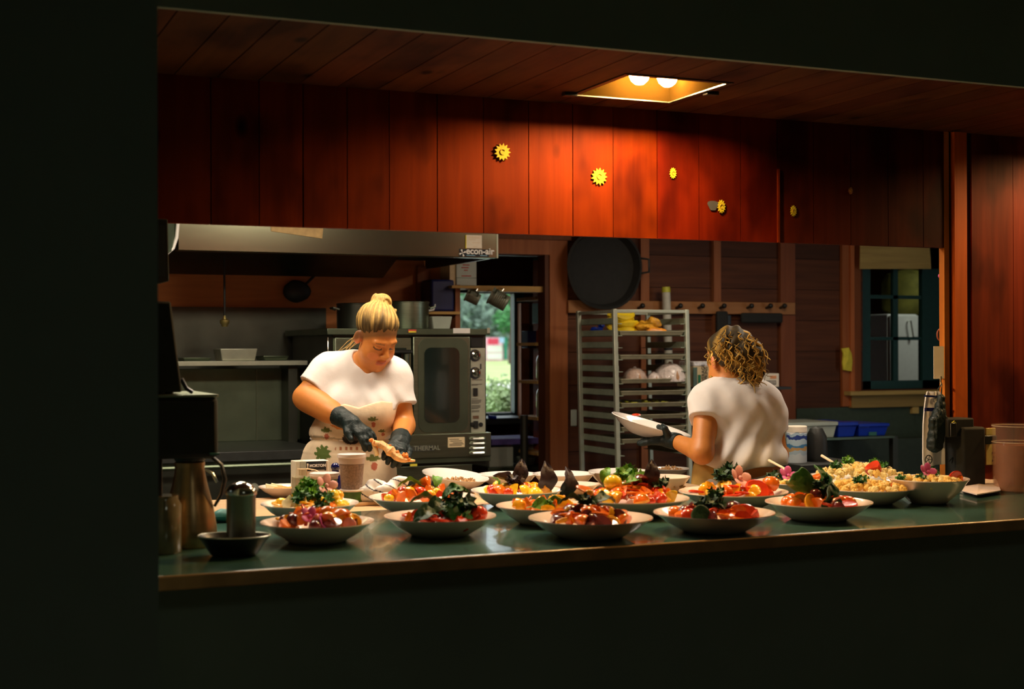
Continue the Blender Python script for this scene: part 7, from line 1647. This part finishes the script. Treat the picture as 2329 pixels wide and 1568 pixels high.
# ================================================================ RIGHT END OF THE COUNTER
g = G(); 
def sheetpts(ptsl, z): return [Pz(x, y, z) for x, y in ptsl]
for j, (zz_, dxy) in enumerate(((CT + .001, 0), (CT + .007, 2), (CT + .013, 4))):
    pl = sheetpts([(2183, 1117), (2222, 1127), (2276, 1118), (2262, 1090), (2232, 1085)], zz_)
    n_ = len(pl); lift = [0, 0, 0, .006 + .004 * j, .020 + .004 * j]
    g.add([p + Vector((0, 0, l_)) for p, l_ in zip(pl, lift)] + [p + Vector((0, 0, l_ + .004)) for p, l_ in zip(pl, lift)], [tuple(range(n_))[::-1], tuple(range(n_, 2 * n_))] + [(i, (i + 1) % n_, (i + 1) % n_ + n_, i + n_) for i in range(n_)])
tag(mk('napkin_stack', g, M['leafpaper'], smooth=False), 'stack of folded pinkish paper napkins beside the water pitcher', 'napkins')
PT2 = empty('water_pitcher', Pz(2312, 1118, CT), 'clear plastic pitcher of amber drink at the right edge of the counter', 'pitcher'); c = WL[PT2.name]; d_ = (c - O).length / ray(2312, 1118).length; k = d_ / F
h_ = (1118 - 966) * k; g = G(); g.lathe(c, [(0, .006), (46 * k, .006), (49 * k, .02), (52 * k, h_ * .70), (0, h_ * .70)], 40); mk('drink', g, M['amber'], PT2)
clr = mat('pitcher_plastic', (.70, .50, .38), .06, var=.05, alpha=.14)
g = G(); g.lathe(c, [(0, 0), (48 * k, 0), (51 * k, .01), (54 * k, h_ * .72), (52 * k, h_ * .74), (53 * k, h_ * .97), (55 * k, h_)], 40); mk('pitcher_wall', g, clr, PT2)
for yy in (.74, .98): g = G(); g.tube([c + Vector((53.5 * k * math.cos(t * .157), 53.5 * k * math.sin(t * .157), h_ * yy)) for t in range(40)], .0016, 6, closed=True); mk('rim_line', g, mat('rim_hilite', (.7, .55, .4), .2, alpha=.7), PT2)
g = G(); g.tube([c + ru * (53 * k) + Vector((0, 0, h_ * .9)), c + ru * (85 * k) + Vector((0, 0, h_ * .85)), c + ru * (88 * k) + Vector((0, 0, h_ * .4)), c + ru * (54 * k) + Vector((0, 0, h_ * .25))], .008, 8); mk('handle', g, clr, PT2)
# black box, pipes, cable and outlet on the red wall
BB = empty('black_box', (P(2204, 1100, WY - .06).x, WY - .03, CT), 'black metal box on a stand against the right post', 'box')
g = G(); bpx(g, 2156, 952, 2216, 995, WY - .10, .09); mk('box_body', g, M['blackm'], BB, bev=.006)
g = G(); bpx(g, 2192, 972, 2243, 1109, WY - .12, .11); mk('stand', g, M['blackm'], BB, bev=.01)
g = G(); a = P(2176, 1000, WY - .11); bpx(g, 2163, 962, 2177, 994, WY - .108, .008); mk('latch', g, M['black'], BB, bev=.006)
g = G(); g.tube([P(2165, 962, WY - .11), P(2170, 958, WY - .11), P(2174, 963, WY - .11)], .002, 5); mk('yellow_mark', g, M['yellow'], BB)
PI = empty('steel_pipe', (P(2171, 1100, WY - .03).x, WY - .03, CT), 'grey steel pipe running down under the black box', 'pipe')
g = G(); g.cyl(Vector((P(2171, 1050, WY - .03).x, WY - .03, CT)), P(2171, 996, WY - .03), .008, n=12); mk('tube', g, M['alu'], PI)
g = G(); g.tube([P(2158, 1050, WY - .05), P(2166, 1042, WY - .06), P(2180, 1030, WY - .06), P(2192, 1034, WY - .05)], .0025, 6); mk('cable', g, M['black'], PI)
OU = empty('outlet', (P(2254, 1050, WY - .005).x, WY, P(2254, 1050, WY).z), 'yellowed wall outlet with a black plug beside the pitcher', 'outlet')
g = G(); bpx(g, 2243, 974, 2265, 1058, WY - .006, .006); mk('cover_plate', g, M['outlet'], OU, bev=.002)
g = G(); bpx(g, 2240, 991, 2268, 1011, WY - .04, .035); mk('plug', g, M['black'], OU, bev=.004)
for (x, y) in ((2257, 1028), (2262, 1028), (2259, 1038), (2257, 1046)): g = G(); bpx(g, x, y, x + 2.4, y + 5, WY - .0075, .0015); mk('socket_slot', g, M['ink'], OU)
